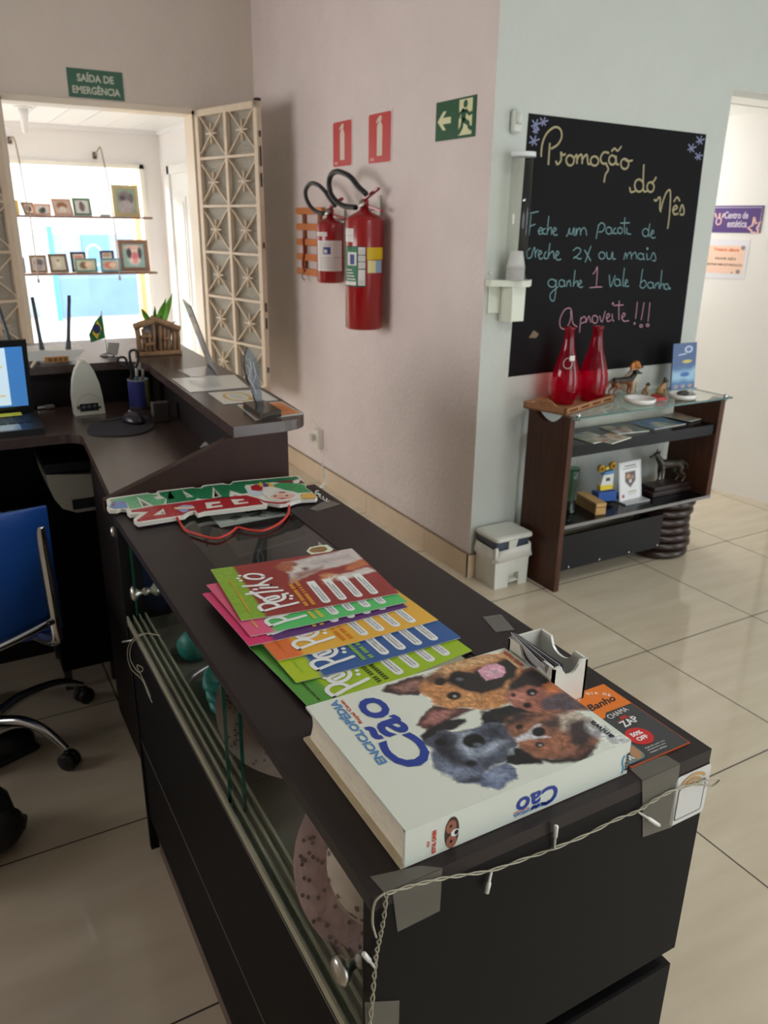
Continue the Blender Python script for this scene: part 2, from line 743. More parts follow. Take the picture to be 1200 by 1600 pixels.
# north wall with the street-side opening
OX0, OX1, OZ = 0.487, 1.548, 2.092
g = MB()
g.span((-2.75, YN, 0), (OX0, YN + .14, 3.0), M_NORTH)
g.span((OX1, YN, 0), (XE + .13, YN + .14, 3.0), M_NORTH)
g.span((OX0, YN, OZ), (OX1, YN + .14, 3.0), M_NORTH)
struct(g, 'wall_north')
g = MB()
for a, c in (((OX0 - .012, YN - .012, 0), (OX0 + .02, YN + .15, OZ)), ((OX1 - .02, YN - .012, 0), (OX1 + .012, YN + .15, OZ)),
             ((OX0 - .012, YN - .012, OZ - .02), (OX1 + .012, YN + .15, OZ + .012))):
    g.span(a, c, M_TRIM)
struct(g, 'trim_1')

g = MB()
g.span((XE, YC, 0), (XE + .13, YN, 3.0), M_EAST)
struct(g, 'wall_east')
# chalkboard wall with the corridor doorway
DX0, DX1, DZ = 3.2, 4.12, 2.056
g = MB()
g.span((XE + .0005, YC - .0005, 0), (DX0, YC + .12, 3.0), M_CHALKWALL)
g.span((DX1, YC, 0), (5.2, YC + .12, 3.0), M_CHALKWALL)
g.span((DX0, YC, DZ), (DX1, YC + .12, 3.0), M_CHALKWALL)
struct(g, 'wall_chalkboard')
g = MB()
g.span((DX1 - .055, YC + .0, 0), (DX1 + .0, YC + .13, DZ), mat('jamb_wood', (92, 52, 36), 0.5, noise=.2, nscale=30, stretch=(8, 8, .6)))
struct(g, 'trim_2')

# tiled skirting of the east wall, grimy along its top
m_bb = mat('skirting_tile', (216, 194, 166), 0.35, noise=.05, nscale=8)
m_gr = mat('skirting_joint', (98, 82, 66), 0.9)
m_dirt = mat('skirting_grime', (150, 130, 108), 0.9, noise=.35, nscale=60)
g = MB()
y = YC + .0
cuts = [YC - .012, 2.97, 3.565, 4.165, 4.77, YN]
for a, c in zip(cuts, cuts[1:]):
    g.span((XE - .012, a + .0015, 0), (XE, c - .0015, .108), m_bb)
g.span((XE - .010, YC - .012, 0), (XE, YN, .107), m_gr)
g.span((XE - .011, YC - .012, .107), (XE, YN, .113), m_dirt)
struct(g, 'baseboard_east')
g = MB()
g.span((XE - .012, YC - .013, 0), (DX0, YC, .108), m_bb)
g.span((XE - .012, YC - .0125, .108), (DX0, YC, .112), m_dirt)
struct(g, 'baseboard_chalkboard')

# the rest of the shop, behind and beside the photographer
g = MB()
g.span((-2.75, -2.75, 0), (-2.6, 5.06, 3.0), M_NORTH)
struct(g, 'wall_west')
g = MB()
g.span((-2.6, -2.75, 0), (1.3, -2.6, 3.0), M_NORTH)
g.span((3.9, -2.75, 0), (5.35, -2.6, 3.0), M_NORTH)
g.span((1.3, -2.75, 2.7), (3.9, -2.6, 3.0), M_NORTH)
struct(g, 'wall_south')
g = MB()
g.span((5.2, -2.6, 0), (5.35, -1.4, 3.0), M_CHALKWALL)
g.span((5.2, .6, 0), (5.35, YC + .12, 3.0), M_CHALKWALL)
g.span((5.2, -1.4, 2.6), (5.35, .6, 3.0), M_CHALKWALL)
struct(g, 'wall_far_east')
g = MB()
g.span((-2.75, -6.0, 2.75), (5.35, -2.75, 2.85), M_WHITE)  # unseen awning slab added to keep the sun out of the entrance
struct(g, 'ceiling_porch')

# corridor beyond the doorway
CA, CB = Vector((4.052, 2.671, 0)), Vector((3.979, 2.97, 0))
cdir = (CB - CA).normalized()
cnr = Vector((-cdir.y, cdir.x, 0))
M_COR = mat('corridor_plaster', (236, 234, 229), 0.7, noise=.015, nscale=4)
cs, ce = CA - cdir * .06, CA + cdir * 2.3
g = MB()
F = frame(cs, cdir, (0, 0, 1))
L = (ce - cs).length
g.prism([(0, 0), (L, 0), (L, 2.2), (0, 2.2)], 0, .1, M_COR, F=F)
struct(g, 'wall_corridor')
g = MB()
g.span((XE + .13, 4.85, 0), (3.7, 4.95, 2.2), M_COR)
struct(g, 'wall_corridor_end')
g = MB()
g.span((XE + .13, YC + .12, 2.06), (4.3, 4.95, 2.14), mat('corridor_ceiling', (240, 240, 236), .6))
for k in range(6):
    g.span((XE + .13, 2.9 + k * .3, 2.057), (4.3, 2.905 + k * .3, 2.06), mat('ceiling_joint', (190, 190, 184), .7))
struct(g, 'ceiling_corridor')

# glazed front room between the opening and the street
VY, VX, VZ = 7.0, 1.83, 2.155
M_V = mat('vitrine_plaster', (232, 230, 230), 0.7)
WX0, WX1, WZ0, WZ1 = -0.55, 1.69, 0.42, 1.90
g = MB()
g.span((-1.7, VY, 0), (WX0, VY + .12, VZ), M_V)
g.span((WX1, VY, 0), (VX + .1, VY + .12, VZ), M_V)
g.span((WX0, VY, WZ1), (WX1, VY + .12, VZ), M_V)
g.span((WX0, VY, 0), (WX1, VY + .12, WZ0), M_V)
struct(g, 'wall_street')
g = MB()
g.span((VX, YN + .14, 0), (VX + .1, VY, VZ), M_V)
struct(g, 'wall_vitrine_east')
g = MB()
g.span((-1.8, YN + .14, 0), (-1.7, VY + .12, VZ), M_V)
struct(g, 'wall_vitrine_west')
g = MB()
m_pvc = mat('pvc_lining', (236, 236, 238), 0.4)
m_pj = mat('pvc_joint', (196, 196, 200), 0.6)
g.span((-1.8, YN + .14, VZ + .004), (VX + .1, VY + .12, VZ + .1), m_pj)
x = -1.8
while x < VX:
    g.span((x + .003, YN + .14, VZ), (min(x + .197, VX), VY, VZ + .006), m_pvc)
    x += .2
for a, c in (((-1.7, VY - .02, VZ - .03), (VX, VY, VZ)), ((VX - .02, YN + .14, VZ - .03), (VX, VY, VZ))):
    g.span(a, c, m_pvc)
struct(g, 'ceiling_vitrine')
# shop window: white frame round one large pane
w = MB()
m_wf = mat('window_enamel', (236, 234, 226), 0.35)
for a, c in (((WX0, VY - .02, WZ0), (WX0 + .05, VY + .08, WZ1)), ((WX1 - .035, VY - .02, WZ0), (WX1, VY + .08, WZ1)),
             ((WX0, VY - .02, WZ1 - .03), (WX1, VY + .08, WZ1)), ((WX0, VY - .02, WZ0), (WX1, VY + .08, WZ0 + .05))):
    w.span(a, c, m_wf)
w.span((WX0 + .05, VY + .045, WZ0 + .05), (WX1 - .035, VY + .047, WZ1 - .03), glass_mat('window_glass', (246, 250, 250), .5))
w = struct(w, 'window_1')
# panelled white door in the side wall of that room
g = MB()
m_dw = mat('door_enamel', (226, 224, 222), 0.4)
dy0, dy1, dz = 5.75, 6.6, 1.82
g.span((VX - .03, dy0, 0), (VX, dy1, dz), m_dw)
for a, c in (((dy0 - .06, 0), (dy0, dz + .06)), ((dy1, 0), (dy1 + .06, dz + .06)), ((dy0 - .06, dz), (dy1 + .06, dz + .06))):
    g.span((VX - .045, a[0], a[1]), (VX, c[0], c[1]), m_dw)
for z0, z1 in ((.15, .75), (.85, 1.65)):
    for q0, q1 in ((dy0 + .1, dy0 + .38), (dy1 - .38, dy1 - .1)):
        g.span((VX - .036, q0, z0), (VX - .03, q1, z1), m_dw)
        g.span((VX - .042, q0 + .04, z0 + .04), (VX - .036, q1 - .04, z1 - .04), m_dw)
g.tube([(VX - .03, dy0 + .06, 1.0), (VX - .075, dy0 + .06, 1.0), (VX - .075, dy0 + .14, 1.0)], .008, mat('steel', (170, 170, 172), .3, 1.0))
struct(g, 'door_1')

# street outside: pale paving, and the shop front across the road
g = MB()
g.span((-30, VY + .12, -.32), (40, 16, -.28), mat('street_paving', (196, 194, 190), .85, noise=.08, nscale=2))
g.span((-30, VY + .12, -.28), (40, 8.2, -.16), mat('kerb_concrete', (206, 204, 200), .85, noise=.06, nscale=3))
g.span((-30, 12.6, -.28), (40, 15, -.18), mat('far_pavement', (200, 196, 190), .85, noise=.1, nscale=2))
struct(g, 'street')
FY = 15.0
bt = thing('shop_building', 'pale shop building with blue shutters seen through the shop window across the street', 'building', (3, FY, -.2))
g = MB()
m_fw = mat('facade_white', (232, 226, 224), .8, noise=.04, nscale=1)
g.span((-8, FY, -.2), (16, FY + 1, 3.1), m_fw)
part(g, 'facade', bt, True)
g = MB()
m_bl = mat('shutter_blue', (128, 160, 210), .5, noise=.08, nscale=3)
P0, P1 = PY(78, 350, FY), PY(213, 350, FY)
n = 46
for k in range(n):
    xa = P0.x + (P1.x - P0.x) * k / n
    xb = P0.x + (P1.x - P0.x) * (k + .72) / n
    g.span((xa, FY - .06, -.12), (xb, FY, .52), m_bl)
    g.span((xa, FY - .05, .56), (xb, FY, 1.25), mat('shutter_lilac', (168, 178, 204), .5))
g.span((P0.x, FY - .03, -.12), (P1.x, FY, 1.25), mat('shutter_groove', (150, 175, 215), .5))
part(g, 'rolling_shutter', bt, True)
g = MB()
q0, q1 = PY(60, 350, FY).x, PY(78, 350, FY).x
g.span((q0, FY - .12, -.2), (q1, FY, 1.36), mat('pillar_cyan', (86, 190, 222), .6))
part(g, 'pillar', bt, True)
g = MB()
q0, q1 = PY(10, 350, FY).x, PY(44, 350, FY).x
for k in range(12):
    xx = q0 + (q1 - q0) * k / 11
    g.tube([(xx, FY - .05, -.1), (xx, FY - .05, 1.3)], .02, mat('gate_white', (200, 206, 214), .5), 6)
g.span((q0, FY - .03, -.1), (q1, FY - .01, 1.3), mat('gate_shade', (168, 180, 198), .6))
part(g, 'gate', bt, True)
g = MB()
q0, q1 = PY(124, 360, FY).x, PY(166, 360, FY).x
g.span((q0, FY - .1, .62), (q1, FY - .05, 1.22), mat('sign_blue', (112, 152, 214), .5))
c = Vector(((q0 + q1) / 2, FY - .105, .9))
g.ribbon([c + Vector((.13 * math.cos(a) - .04, 0, .17 * math.sin(a))) for a in np.linspace(.4, 1.7 * PI, 18)], .035, (0, -1, 0), mat('sign_pale', (190, 212, 238), .5))
part(g, 'wall_sign', bt, True)
g = MB()
g.span((-8, FY - .5, 3.1), (16, FY + 1, 3.35), mat('eaves_clay', (198, 150, 122), .8))
part(g, 'eaves', bt, True)
# orange post and beam just outside the window
op = MB()
m_or = mat('post_orange', (232, 170, 118), .7)
px0 = PY(214, 400, 7.35).x
op.span((px0, 7.3, -.16), (px0 + .13, 7.42, 2.6), m_or)
tag(op.build('street_post', origin=(px0 + .06, 7.36, -.16)), 'pale orange painted post outside the right edge of the shop window', 'post')
g = MB()
lp = PY(58, 300, 9.5)
g.lathe([(.06, -.28), (.045, 1.5), (.04, 5)], mat('pole_grey', (190, 190, 196), .7), 10, Matrix.Translation((lp.x, 9.5, 0)))
tag(g.build('street_pole', origin=(lp.x, 9.5, -.28)), 'pale grey utility pole on the street beyond the hanging picture shelves', 'pole')

# ================================================================== DISPLAY COUNTER
CT = 0.90
CX0, CX1, CY0, CY1 = 0.272, 0.737, 0.49, 1.632
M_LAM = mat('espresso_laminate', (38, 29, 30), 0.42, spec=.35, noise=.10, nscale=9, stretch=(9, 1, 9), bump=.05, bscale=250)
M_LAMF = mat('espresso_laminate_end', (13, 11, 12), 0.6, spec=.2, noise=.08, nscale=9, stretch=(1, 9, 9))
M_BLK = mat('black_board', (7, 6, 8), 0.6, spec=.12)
M_ALU = mat('aluminium', (172, 172, 168), .38, 1.0)
M_CHR = mat('chrome', (205, 205, 208), .16, 1.0)
M_PEWTER = mat('pewter', (196, 192, 184), .32, 1.0)
M_GLASS = glass_mat('clear_glass', (249, 253, 251), .5)
M_GEDGE = mat('glass_edge', (38, 92, 82), .15)

ctr = thing('display_counter', 'dark brown display counter with glass top and sliding glass doors in the foreground', 'counter', ((CX0 + CX1) / 2, (CY0 + CY1) / 2, 0))
g = MB()
GX0, GX1, GY0, GY1 = .378, .612, .56, 1.60
g.prism([(CX0, CY0), (CX1, CY0), (CX1, CY1), (CX0, CY1)], CT - .018, CT, M_LAM, holes=[[(GX0, GY0), (GX1, GY0), (GX1, GY1), (GX0, GY1)]])
part(g, 'top_frame', ctr, True, bevel=.0012)
g = MB()
g.span((GX0, GY0, CT - .009), (GX1, GY1, CT - .002), glass_mat('counter_glass', (247, 250, 248), 1.3))
part(g, 'glass_top', ctr, True, label='clear glass inset in the top')
g = MB()
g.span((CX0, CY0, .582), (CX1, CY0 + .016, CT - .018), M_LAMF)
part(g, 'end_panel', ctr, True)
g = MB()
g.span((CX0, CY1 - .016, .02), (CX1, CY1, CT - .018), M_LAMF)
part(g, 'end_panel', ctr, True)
g = MB()
g.span((CX0 + .012, CY0 + .016, .625), (CX1 - .002, CY1 - .016, .652), mat('case_floor', (104, 98, 90), .5))
part(g, 'case_floor', ctr, True)
g = MB()
for k in range(4):
    g.span((CX0 + .001 + k * .013, CY0 + .016, .648), (CX0 + .0045 + k * .013, CY1 - .016, .668), mat('track_rail', (178, 176, 156), .4, .4))
g.span((CX0 + .001, CY0 + .016, .645), (CX0 + .043, CY1 - .016, .652), M_ALU)
part(g, 'door_track', ctr, True, label='aluminium sliding track')
for (a, c, xx, ky) in ((CY0 + .018, .955, CX0 + .0085, .522), (.925, CY1 - .018, CX0 + .0215, 1.476)):
    g = MB()
    g.span((xx, a, .656), (xx + .004, c, CT - .019), M_GLASS)
    for q in (a, c):
        g.span((xx - .0004, q - .0012, .656), (xx + .0044, q + .0012, CT - .019), M_GEDGE)
    dr = part(g, 'sliding_glass_door', ctr, True)
    g = MB()
    F = Matrix.Translation((xx, ky, .785)) @ Matrix.Rotation(-PI / 2, 4, 'Y')
    g.lathe([(0.0, -.024), (.010, -.0235), (.0145, -.020), (.013, -.015), (.006, -.009), (.005, -.004), (.008, -.001), (.008, .005), (.005, .008), (.006, .014), (.013, .021), (.0155, .027), (.011, .031), (0, .0315)], M_PEWTER, 20, F)
    part(g, 'knob', dr, True, label='pewter door knob')
g = MB()
g.span((CX1 - .008, CY0 + .016, .652), (CX1 - .003, CY1 - .016, CT - .018), M_GLASS)
part(g, 'glass_front', ctr, True)
g = MB()
g.span((CX0 + .003, CY0 + .02, .345), (CX0 + .02, CY1 - .016, .646), M_BLK)
part(g, 'upper_fascia', ctr, True)
g = MB()
g.span((CX0 + .004, CY0 + .02, .12), (CX0 + .02, CY1 - .016, .341), M_BLK)
g.span((CX0 + .0025, CY0 + .02, .341), (CX0 + .02, CY1 - .016, .3445), mat('seam_edge', (96, 88, 78), .5))
part(g, 'lower_fascia', ctr, True)
g = MB()
g.span((CX0 + .02, CY0 + .03, .0), (CX0 + .035, CY1 - .016, .12), mat('plinth_brown', (104, 90, 80), .6))
g.span((CX1 - .03, CY0 + .03, .0), (CX1 - .015, CY1 - .016, .6), M_BLK)
g.span((CX0 + .012, CY0 + .03, .556), (CX1 - .015, CY0 + .045, .59), M_BLK)
part(g, 'carcass', ctr, True)
g = MB()
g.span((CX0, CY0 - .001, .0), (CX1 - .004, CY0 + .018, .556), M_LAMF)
part(g, 'lower_end_panel', ctr, True)

# ------------------------------------------------------------------ hats, toys and papers inside the case
M_HAT = mat('dusty_pink_cotton', (186, 146, 150), .9, noise=.12, nscale=25, bump=.3, bscale=60)
M_HATB = mat('beige_cotton', (204, 178, 168), .9, noise=.1, nscale=25)
M_DOT = mat('polka_dot', (120, 92, 92), .9)


def hat(c, r, label, tilt, crown_m, brim_m):
    t = thing('cotton_hat', label, 'hat', c, tilt, 'cotton hats inside the display case')
    g = MB()
    prof = [(r * .62, .0), (r * .60, .03), (r * .56, .06), (r * .44, .085), (r * .2, .096), (0, .098)]
    g.lathe(prof, crown_m, 26)
    for i in range(60):
        a, k = RNG.random() * 2 * PI, RNG.random()
        z = .008 + .075 * k
        rr = r * (np.interp(z, [0, .03, .06, .085], [.62, .60, .56, .44])) + .0006
        ct, st = math.cos(a), math.sin(a)
        p = Vector((rr * ct, rr * st, z))
        nrm = Vector((ct, st, .25 + k * .6)).normalized()
        q = nrm.orthogonal().normalized()
        w = nrm.cross(q)
        g.add([p + nrm * .0006 + (q * math.cos(b2) + w * math.sin(b2)) * .0032 for b2 in np.linspace(0, 2 * PI, 7)[:-1]], [tuple(range(6))], M_DOT)
    part(g, 'crown', t)
    g = MB()
    vs, fs = [], []
    n = 40
    for j in range(5):
        for i in range(n):
            a = 2 * PI * i / n
            rr = r * (.62 + .38 * j / 4)
            z = .012 * math.sin(a * 3 + 1) * j / 4 + .018 * math.sin(a * 2) * (j / 4) ** 2 + .012 * (1 - j / 4)
            vs.append((rr * math.cos(a), rr * math.sin(a), max(0.001, z + .012 * j / 4)))
    for j in range(4):
        for i in range(n):
            k = (i + 1) % n
            fs.append((j * n + i, (j + 1) * n + i, (j + 1) * n + k, j * n + k))
    g.add(vs, fs, brim_m, True)
    for i in range(110):
        a, k = RNG.random() * 2 * PI, .66 + .30 * RNG.random()
        j = (k - .62) / .38
        z = max(.001, .012 * math.sin(a * 3 + 1) * j + .018 * math.sin(a * 2) * j ** 2 + .012 * (1 - j) + .012 * j) + .0022
        p = Vector((r * k * math.cos(a), r * k * math.sin(a), z))
        g.add([p + Vector((.0028 * math.cos(b2), .0028 * math.sin(b2), 0)) for b2 in np.linspace(0, 2 * PI, 7)[:-1]], [tuple(range(6))], M_DOT)
    g.ribbon([(r * .605 * math.cos(a), r * .605 * math.sin(a), .012) for a in np.linspace(0, 2 * PI, 30)], .012, (0, 0, 1), M_HATB)
    part(g, 'brim', t)
    return t


p = PZ(520, 1392, .70)
hat((.392, .668, .738), .118, 'dusty pink polka dot hat under the thick book in the glass case', .4, M_HATB, M_HAT).rotation_euler = (.35, -.75, .4)
hat((.408, 1.05, .692), .122, 'pink and beige crumpled hat in the middle of the glass case', 2.1, M_HAT, M_HATB).rotation_euler = (.1, -.35, 2.1)
M_TEAL = mat('teal_plastic', (44, 128, 122), .45, noise=.1, nscale=20)
t = thing('pet_bottle', 'teal cylindrical pet toy lying in the far part of the glass case', 'toy', (.40, 1.42, .684), .5)
g = MB()
F = Matrix.Rotation(PI / 2, 4, 'Y')
g.lathe([(0, -.07), (.026, -.068), (.032, -.05), (.032, .04), (.028, .055)], M_TEAL, 20, F)
part(g, 'body', t)
g = MB()
g.lathe([(.024, .055), (.027, .062), (.025, .072), (.012, .073), (0, .06)], mat('brown_rubber', (120, 84, 58), .6), 20, F)
part(g, 'mouth', t, label='brown open end')
t = thing('harness', 'folded teal pet harness beside the sliding door in the glass case', 'harness', (.40, 1.23, .652))
g = MB()
for k in range(3):
    g.tube(spline([(-.06, -.05 + k * .02, .012 + k * .012), (-.02, .05, .03 + k * .012), (.05, .04 - k * .02, .02 + k * .012), (.06, -.05, .014 + k * .012)], 6, True), .011, M_TEAL, 8, True)
part(g, 'strap', t)
g = MB()
g.box((.03, .0, .045), (.035, .03, .012), mat('dark_buckle', (24, 26, 28), .4), bev=.003)
part(g, 'buckle', t)

# paper notice, and a black sheet standing in for a dark reflection, under the glass
g = MB()
F = frame(PZ(441, 792, .885), Vector((-.05, 1, 0)), Vector((-1, -.05, 0)))
m_pap = mat('white_paper', (226, 228, 230), .7)
pts = [PZ(x, y, .884) for x, y in ((345, 824), (322, 800), (430, 780), (456, 803))]
g.prism([(p.x, p.y) for p in pts], .8835, .884, m_pap)
o = PZ(418, 808, .8845)
m_ink = mat('black_ink', (24, 24, 28), .6)
g.text('AB', frame(o, (.05, 1, 0), (-1, .05, 0)), m_ink, w=.07, h=.035, bold=.03)
for k in range(5):
    a = PZ(428 + k * 4, 806 - k * 1.2, .8845)
    g.ribbon([a, a + Vector((0, .05, 0))], .0016, (0, 0, 1), m_ink)
g.ribbon([PZ(362, 812, .8845), PZ(374, 806, .8845)], .02, (0, 0, 1), m_ink)
tag(g.build('paper_notice', origin=(pts[0].x, pts[0].y, .884)), 'white paper notice with bold AB letters under the counter glass', 'paper')
g = MB()
pts = [PZ(x, y, .872) for x, y in ((372, 868), (340, 828), (462, 806), (478, 838))]
g.prism([(p.x, p.y) for p in pts], .868, .872, mat('reflection_black', (16, 16, 18), .4))
tag(g.build('reflection_sheet', origin=(pts[0].x, pts[0].y, .868)), 'flat black sheet standing in for a dark reflection under the counter glass next to the red cord', 'reflection_sheet')
# dog shaped sticker on the glass
g = MB()
st = [PZ(*q, CT - .0012) for q in ((479, 861), (484, 855), (500, 852), (511, 851), (521, 858), (514, 863), (497, 866), (486, 866))]
g.prism([(p.x, p.y) for p in st], CT - .0018, CT - .0012, mat('sticker_edge', (226, 236, 214), .4))
st = [PZ(*q, CT - .001) for q in ((483, 860), (488, 856), (500, 854), (508, 854), (512, 858), (506, 862), (494, 863), (487, 863))]
g.prism([(p.x, p.y) for p in st], CT - .0012, CT - .001, mat('sticker_brown', (150, 112, 70), .5, noise=.3, nscale=120))
tag(g.build('dog_sticker', origin=(st[0].x, st[0].y, CT - .0018)), 'small brown dog shaped sticker with pale edge on the counter glass', 'sticker')

# ================================================================== MAGAZINES
M_PRINT = print_mat(.32)
M_PAGE = mat('page_paper', (236, 234, 228), .7)
M_TXTW = mat('ink_white', (240, 242, 244), .45)


def magazine(C, D, B, z, main, band, sub, label, dogs=False, lift=.004):
    C, D, B = Vector((*C, z)), Vector((*D, z)), Vector((*B, z))
    W, H = (D - C).length, (B - C).length
    F = frame(C, D - C, B - C)
    u, v = Vector((F[0][0], F[1][0], 0)), Vector((F[0][1], F[1][1], 0))
    rz = math.atan2(u.y, u.x)
    t = thing('magazine', label, 'magazine', C, rz, 'pet magazines fanned out on the counter')
    bend = lambda x, y: lift * max(0, (y / H - .55) / .45) ** 2 * (1 - .5 * x / W) + .0012 * math.sin(3 * x / W)
    g = MB()
    nx, ny = (84, 112) if dogs else (42, 56)
    A = Art(W, H, nx, ny, main)
    A.poly([(-.01, H + .01), (-.01, H * .865), (.008, H * .85), (W + .01, H * .85), (W + .01, H + .01)], band, .0025)
    if dogs:
        Fi = F.inverted()
        M4 = lambda *p: [tuple((Fi @ PZ(310 + x / 3.6364, 850 + y / 3.6364, z))[:2]) for x, y in p]
        A.poly(M4((480, 105), (560, 95), (650, 70), (760, 52), (875, 16), (930, 88), (880, 110), (800, 130), (700, 150), (620, 185), (530, 225), (520, 180), (500, 160)), (208, 200, 198), .003, .004)
        A.poly(M4((425, 132), (480, 105), (545, 98), (565, 128), (520, 160), (480, 160)), (172, 100, 74), .004, .004)
        A.poly(M4((540, 130), (600, 118), (605, 150), (545, 168)), (228, 218, 212), .004, .003)
        A.poly(M4((560, 168), (640, 150), (705, 128), (690, 160), (620, 182), (535, 215)), (146, 96, 80), .006, .006, alpha=.85)
        A.poly(M4((620, 110), (720, 90), (850, 60), (860, 80), (720, 115)), (176, 164, 166), .008, .006, alpha=.7)
        A.poly(M4((585, 140), (615, 134), (630, 146), (605, 156)), (112, 62, 70), .003)
        A.poly(M4((540, 118), (556, 114), (560, 122), (545, 126)), (60, 40, 40), .002)
        A.poly(M4((860, 112), (930, 88), (968, 120), (880, 150), (835, 152)), (192, 112, 72), .003, .003)
        A.poly(M4((780, 180), (860, 165), (960, 135), (1012, 158), (900, 186), (790, 214)), (216, 208, 204), .003, .004)
        A.poly(M4((690, 180), (730, 165), (795, 178), (785, 205), (720, 238), (702, 215)), (206, 134, 88), .003, .004)
        A.poly(M4((740, 185), (790, 178), (790, 200), (745, 208)), (232, 214, 200), .004, .003)
        for ex_, ey_ in ((752, 184), (768, 198), (800, 190)):
            A.poly(M4((ex_, ey_), (ex_ + 9, ey_ - 3), (ex_ + 10, ey_ + 5), (ex_ + 2, ey_ + 7)), (60, 40, 38), .0015)
        A.grain(.12, .006)
    g.sheet(F, W, H, nx, ny, M_PRINT, A, bend)
    tz = .0008
    up = lambda q: tz + bend(q[0], q[1])

    def dash(x, y, w, h, m):
        """A line of print too small to read: word-long bars."""
        r = np.random.default_rng(int(x * 9000 + y * 7000))
        q = x
        while q < x + w:
            e = min(x + w, q + h * .55)
            g.add([F @ Vector((a, b, up((a, b)))) for a, b in ((q, y), (e, y), (e, y + h), (q, y + h))], [(0, 1, 2, 3)], m)
            q = e + h * (.28 if r.random() < .8 else .8)

    def lay(txt, x, y, w, h, m, bold=.02, shear=0.0):
        g.text(txt, F @ Matrix.Translation((x, y, up((x + w / 2, y + h / 2)))), m, w=w, h=h, bold=bold, shear=shear)
    for s in LOGO:
        P = [F @ Vector((x * W, y * H, up((x * W, y * H)))) for x, y in s]
        if len(P) > 1:
            g.ribbon(spline(P, 5), .0066, (0, 0, 1), M_TXTW)
        for c in ((P[0], P[-1]) if len(P) > 1 else P):
            r_ = .0033 if len(P) > 1 else .0036
            g.add([c + u * r_ * math.cos(a) + v * r_ * math.sin(a) for a in np.linspace(0, 2 * PI, 13)[:-1]], [tuple(range(12))], M_TXTW)
    m_s = mat('ink_%d_%d_%d' % sub, sub, .5)
    dash(W * .06, H * .575, W * .44, H * .024, m_s)
    dash(W * .06, H * .53, W * .50, H * .024, m_s)
    dash(W * .1, H * .92, W * .62, H * .012, m_s)
    grey = mat('ink_grey', (120, 120, 128), .6)
    for k in range(4):
        y0, hh = H * (.43 - k * .105), H * .055
        x0, x1 = W * .05, W * (.46 if dogs else .52)
        r = hh / 2
        P = [(x0 + r + r * math.cos(a), y0 + r + r * math.sin(a)) for a in np.linspace(PI / 2, 3 * PI / 2, 9)] + [(x1, y0), (x1, y0 + hh)]
        vs = [F @ Vector((x, y, up((x, y)) - .0003)) for x, y in P]
        g.add(vs, [tuple(range(len(vs)))], M_TXTW)
        dash(x0 + r, y0 + hh * .6, (x1 - x0) * .75, hh * .14, grey)
        dash(x0 + r, y0 + hh * .28, (x1 - x0) * .62, hh * .14, grey)
    part(g, 'cover', t, True)
    g = MB()
    nx, ny = 8, 24
    xs, ys = np.linspace(.001, W - .001, nx), np.linspace(.001, H - .001, ny)
    vs = [F @ Vector((x, y, bend(x, y) - dz)) for dz in (.0003, .0018) for y in ys for x in xs]
    n = nx * ny
    fs = []
    for j in range(ny - 1):
        for i in range(nx - 1):
            q = (j * nx + i, j * nx + i + 1, (j + 1) * nx + i + 1, (j + 1) * nx + i)
            fs += [q, tuple(n + a for a in q[::-1])]
    rim = [i for i in range(nx)] + [j * nx + nx - 1 for j in range(1, ny)] + [(ny - 1) * nx + i for i in range(nx - 2, -1, -1)] + [j * nx for j in range(ny - 2, 0, -1)]
    for a, c in zip(rim, rim[1:] + rim[:1]):
        fs.append((a, n + a, n + c, c))
    g.add(vs, fs, M_PAGE, False)
    part(g, 'pages', t, True)
    return t


LOGO = [[(0.135, 0.625), (0.123, 0.689), (0.116, 0.75), (0.086, 0.851)], [(0.086, 0.851), (0.164, 0.856), (0.203, 0.817), (0.179, 0.762), (0.117, 0.742)], [(0.252, 0.77), (0.268, 0.714), (0.302, 0.72), (0.296, 0.769), (0.274, 0.799), (0.221, 0.784), (0.207, 0.729), (0.247, 0.682), (0.312, 0.671)], [(0.408, 0.88), (0.4, 0.769), (0.382, 0.664)], [(0.441, 0.848), (0.302, 0.808)], [(0.483, 0.774), (0.449, 0.68)], [(0.473, 0.819), (0.47, 0.807)], [(0.561, 0.871), (0.54, 0.793), (0.515, 0.711)], [(0.536, 0.781), (0.592, 0.727), (0.637, 0.673)], [(0.545, 0.793), (0.526, 0.742), (0.515, 0.711)], [(0.687, 0.711), (0.726, 0.713), (0.758, 0.734), (0.779, 0.77), (0.775, 0.804), (0.749, 0.822), (0.71, 0.815), (0.678, 0.794), (0.657, 0.758), (0.66, 0.728), (0.687, 0.711)], [(0.775, 0.85)], [(0.729, 0.87)], [(0.675, 0.863)], [(0.314, 0.648)], [(0.262, 0.633)], [(0.216, 0.646)]]


WHT, YEL = (240, 240, 240), (235, 205, 70)
magazine((.614, .812), (.600, 1.012), (.343, .774), .9025, (160, 196, 32), (84, 156, 62), (60, 70, 20), 'lime green pet magazine lowest of the fan, half under the thick book')
magazine((.618, .847), (.612, 1.047), (.349, .843), .9060, (44, 92, 160), (178, 202, 30), (150, 200, 60), 'blue pet magazine with lime band in the fan beside the book')
magazine((.614, .904), (.606, 1.104), (.347, .901), .9095, (232, 178, 62), (226, 112, 52), (222, 120, 30), 'yellow pet magazine with orange band between blue and purple ones')
magazine((.591, .957), (.584, 1.155), (.323, .953), .9130, (92, 44, 116), (216, 48, 112), YEL, 'purple pet magazine with hot pink band under the green one')
magazine((.597, .968), (.594, 1.168), (.333, .974), .9165, (84, 196, 110), (226, 92, 134), YEL, 'mint green pet magazine with pink band under the red one', lift=.003)
magazine((.597, .995), (.614, 1.198), (.336, 1.020), .9200, (150, 48, 46), (136, 178, 50), (240, 170, 60), 'dark red pet magazine with dogs on its cover, topmost of the fan', True, lift=.003)

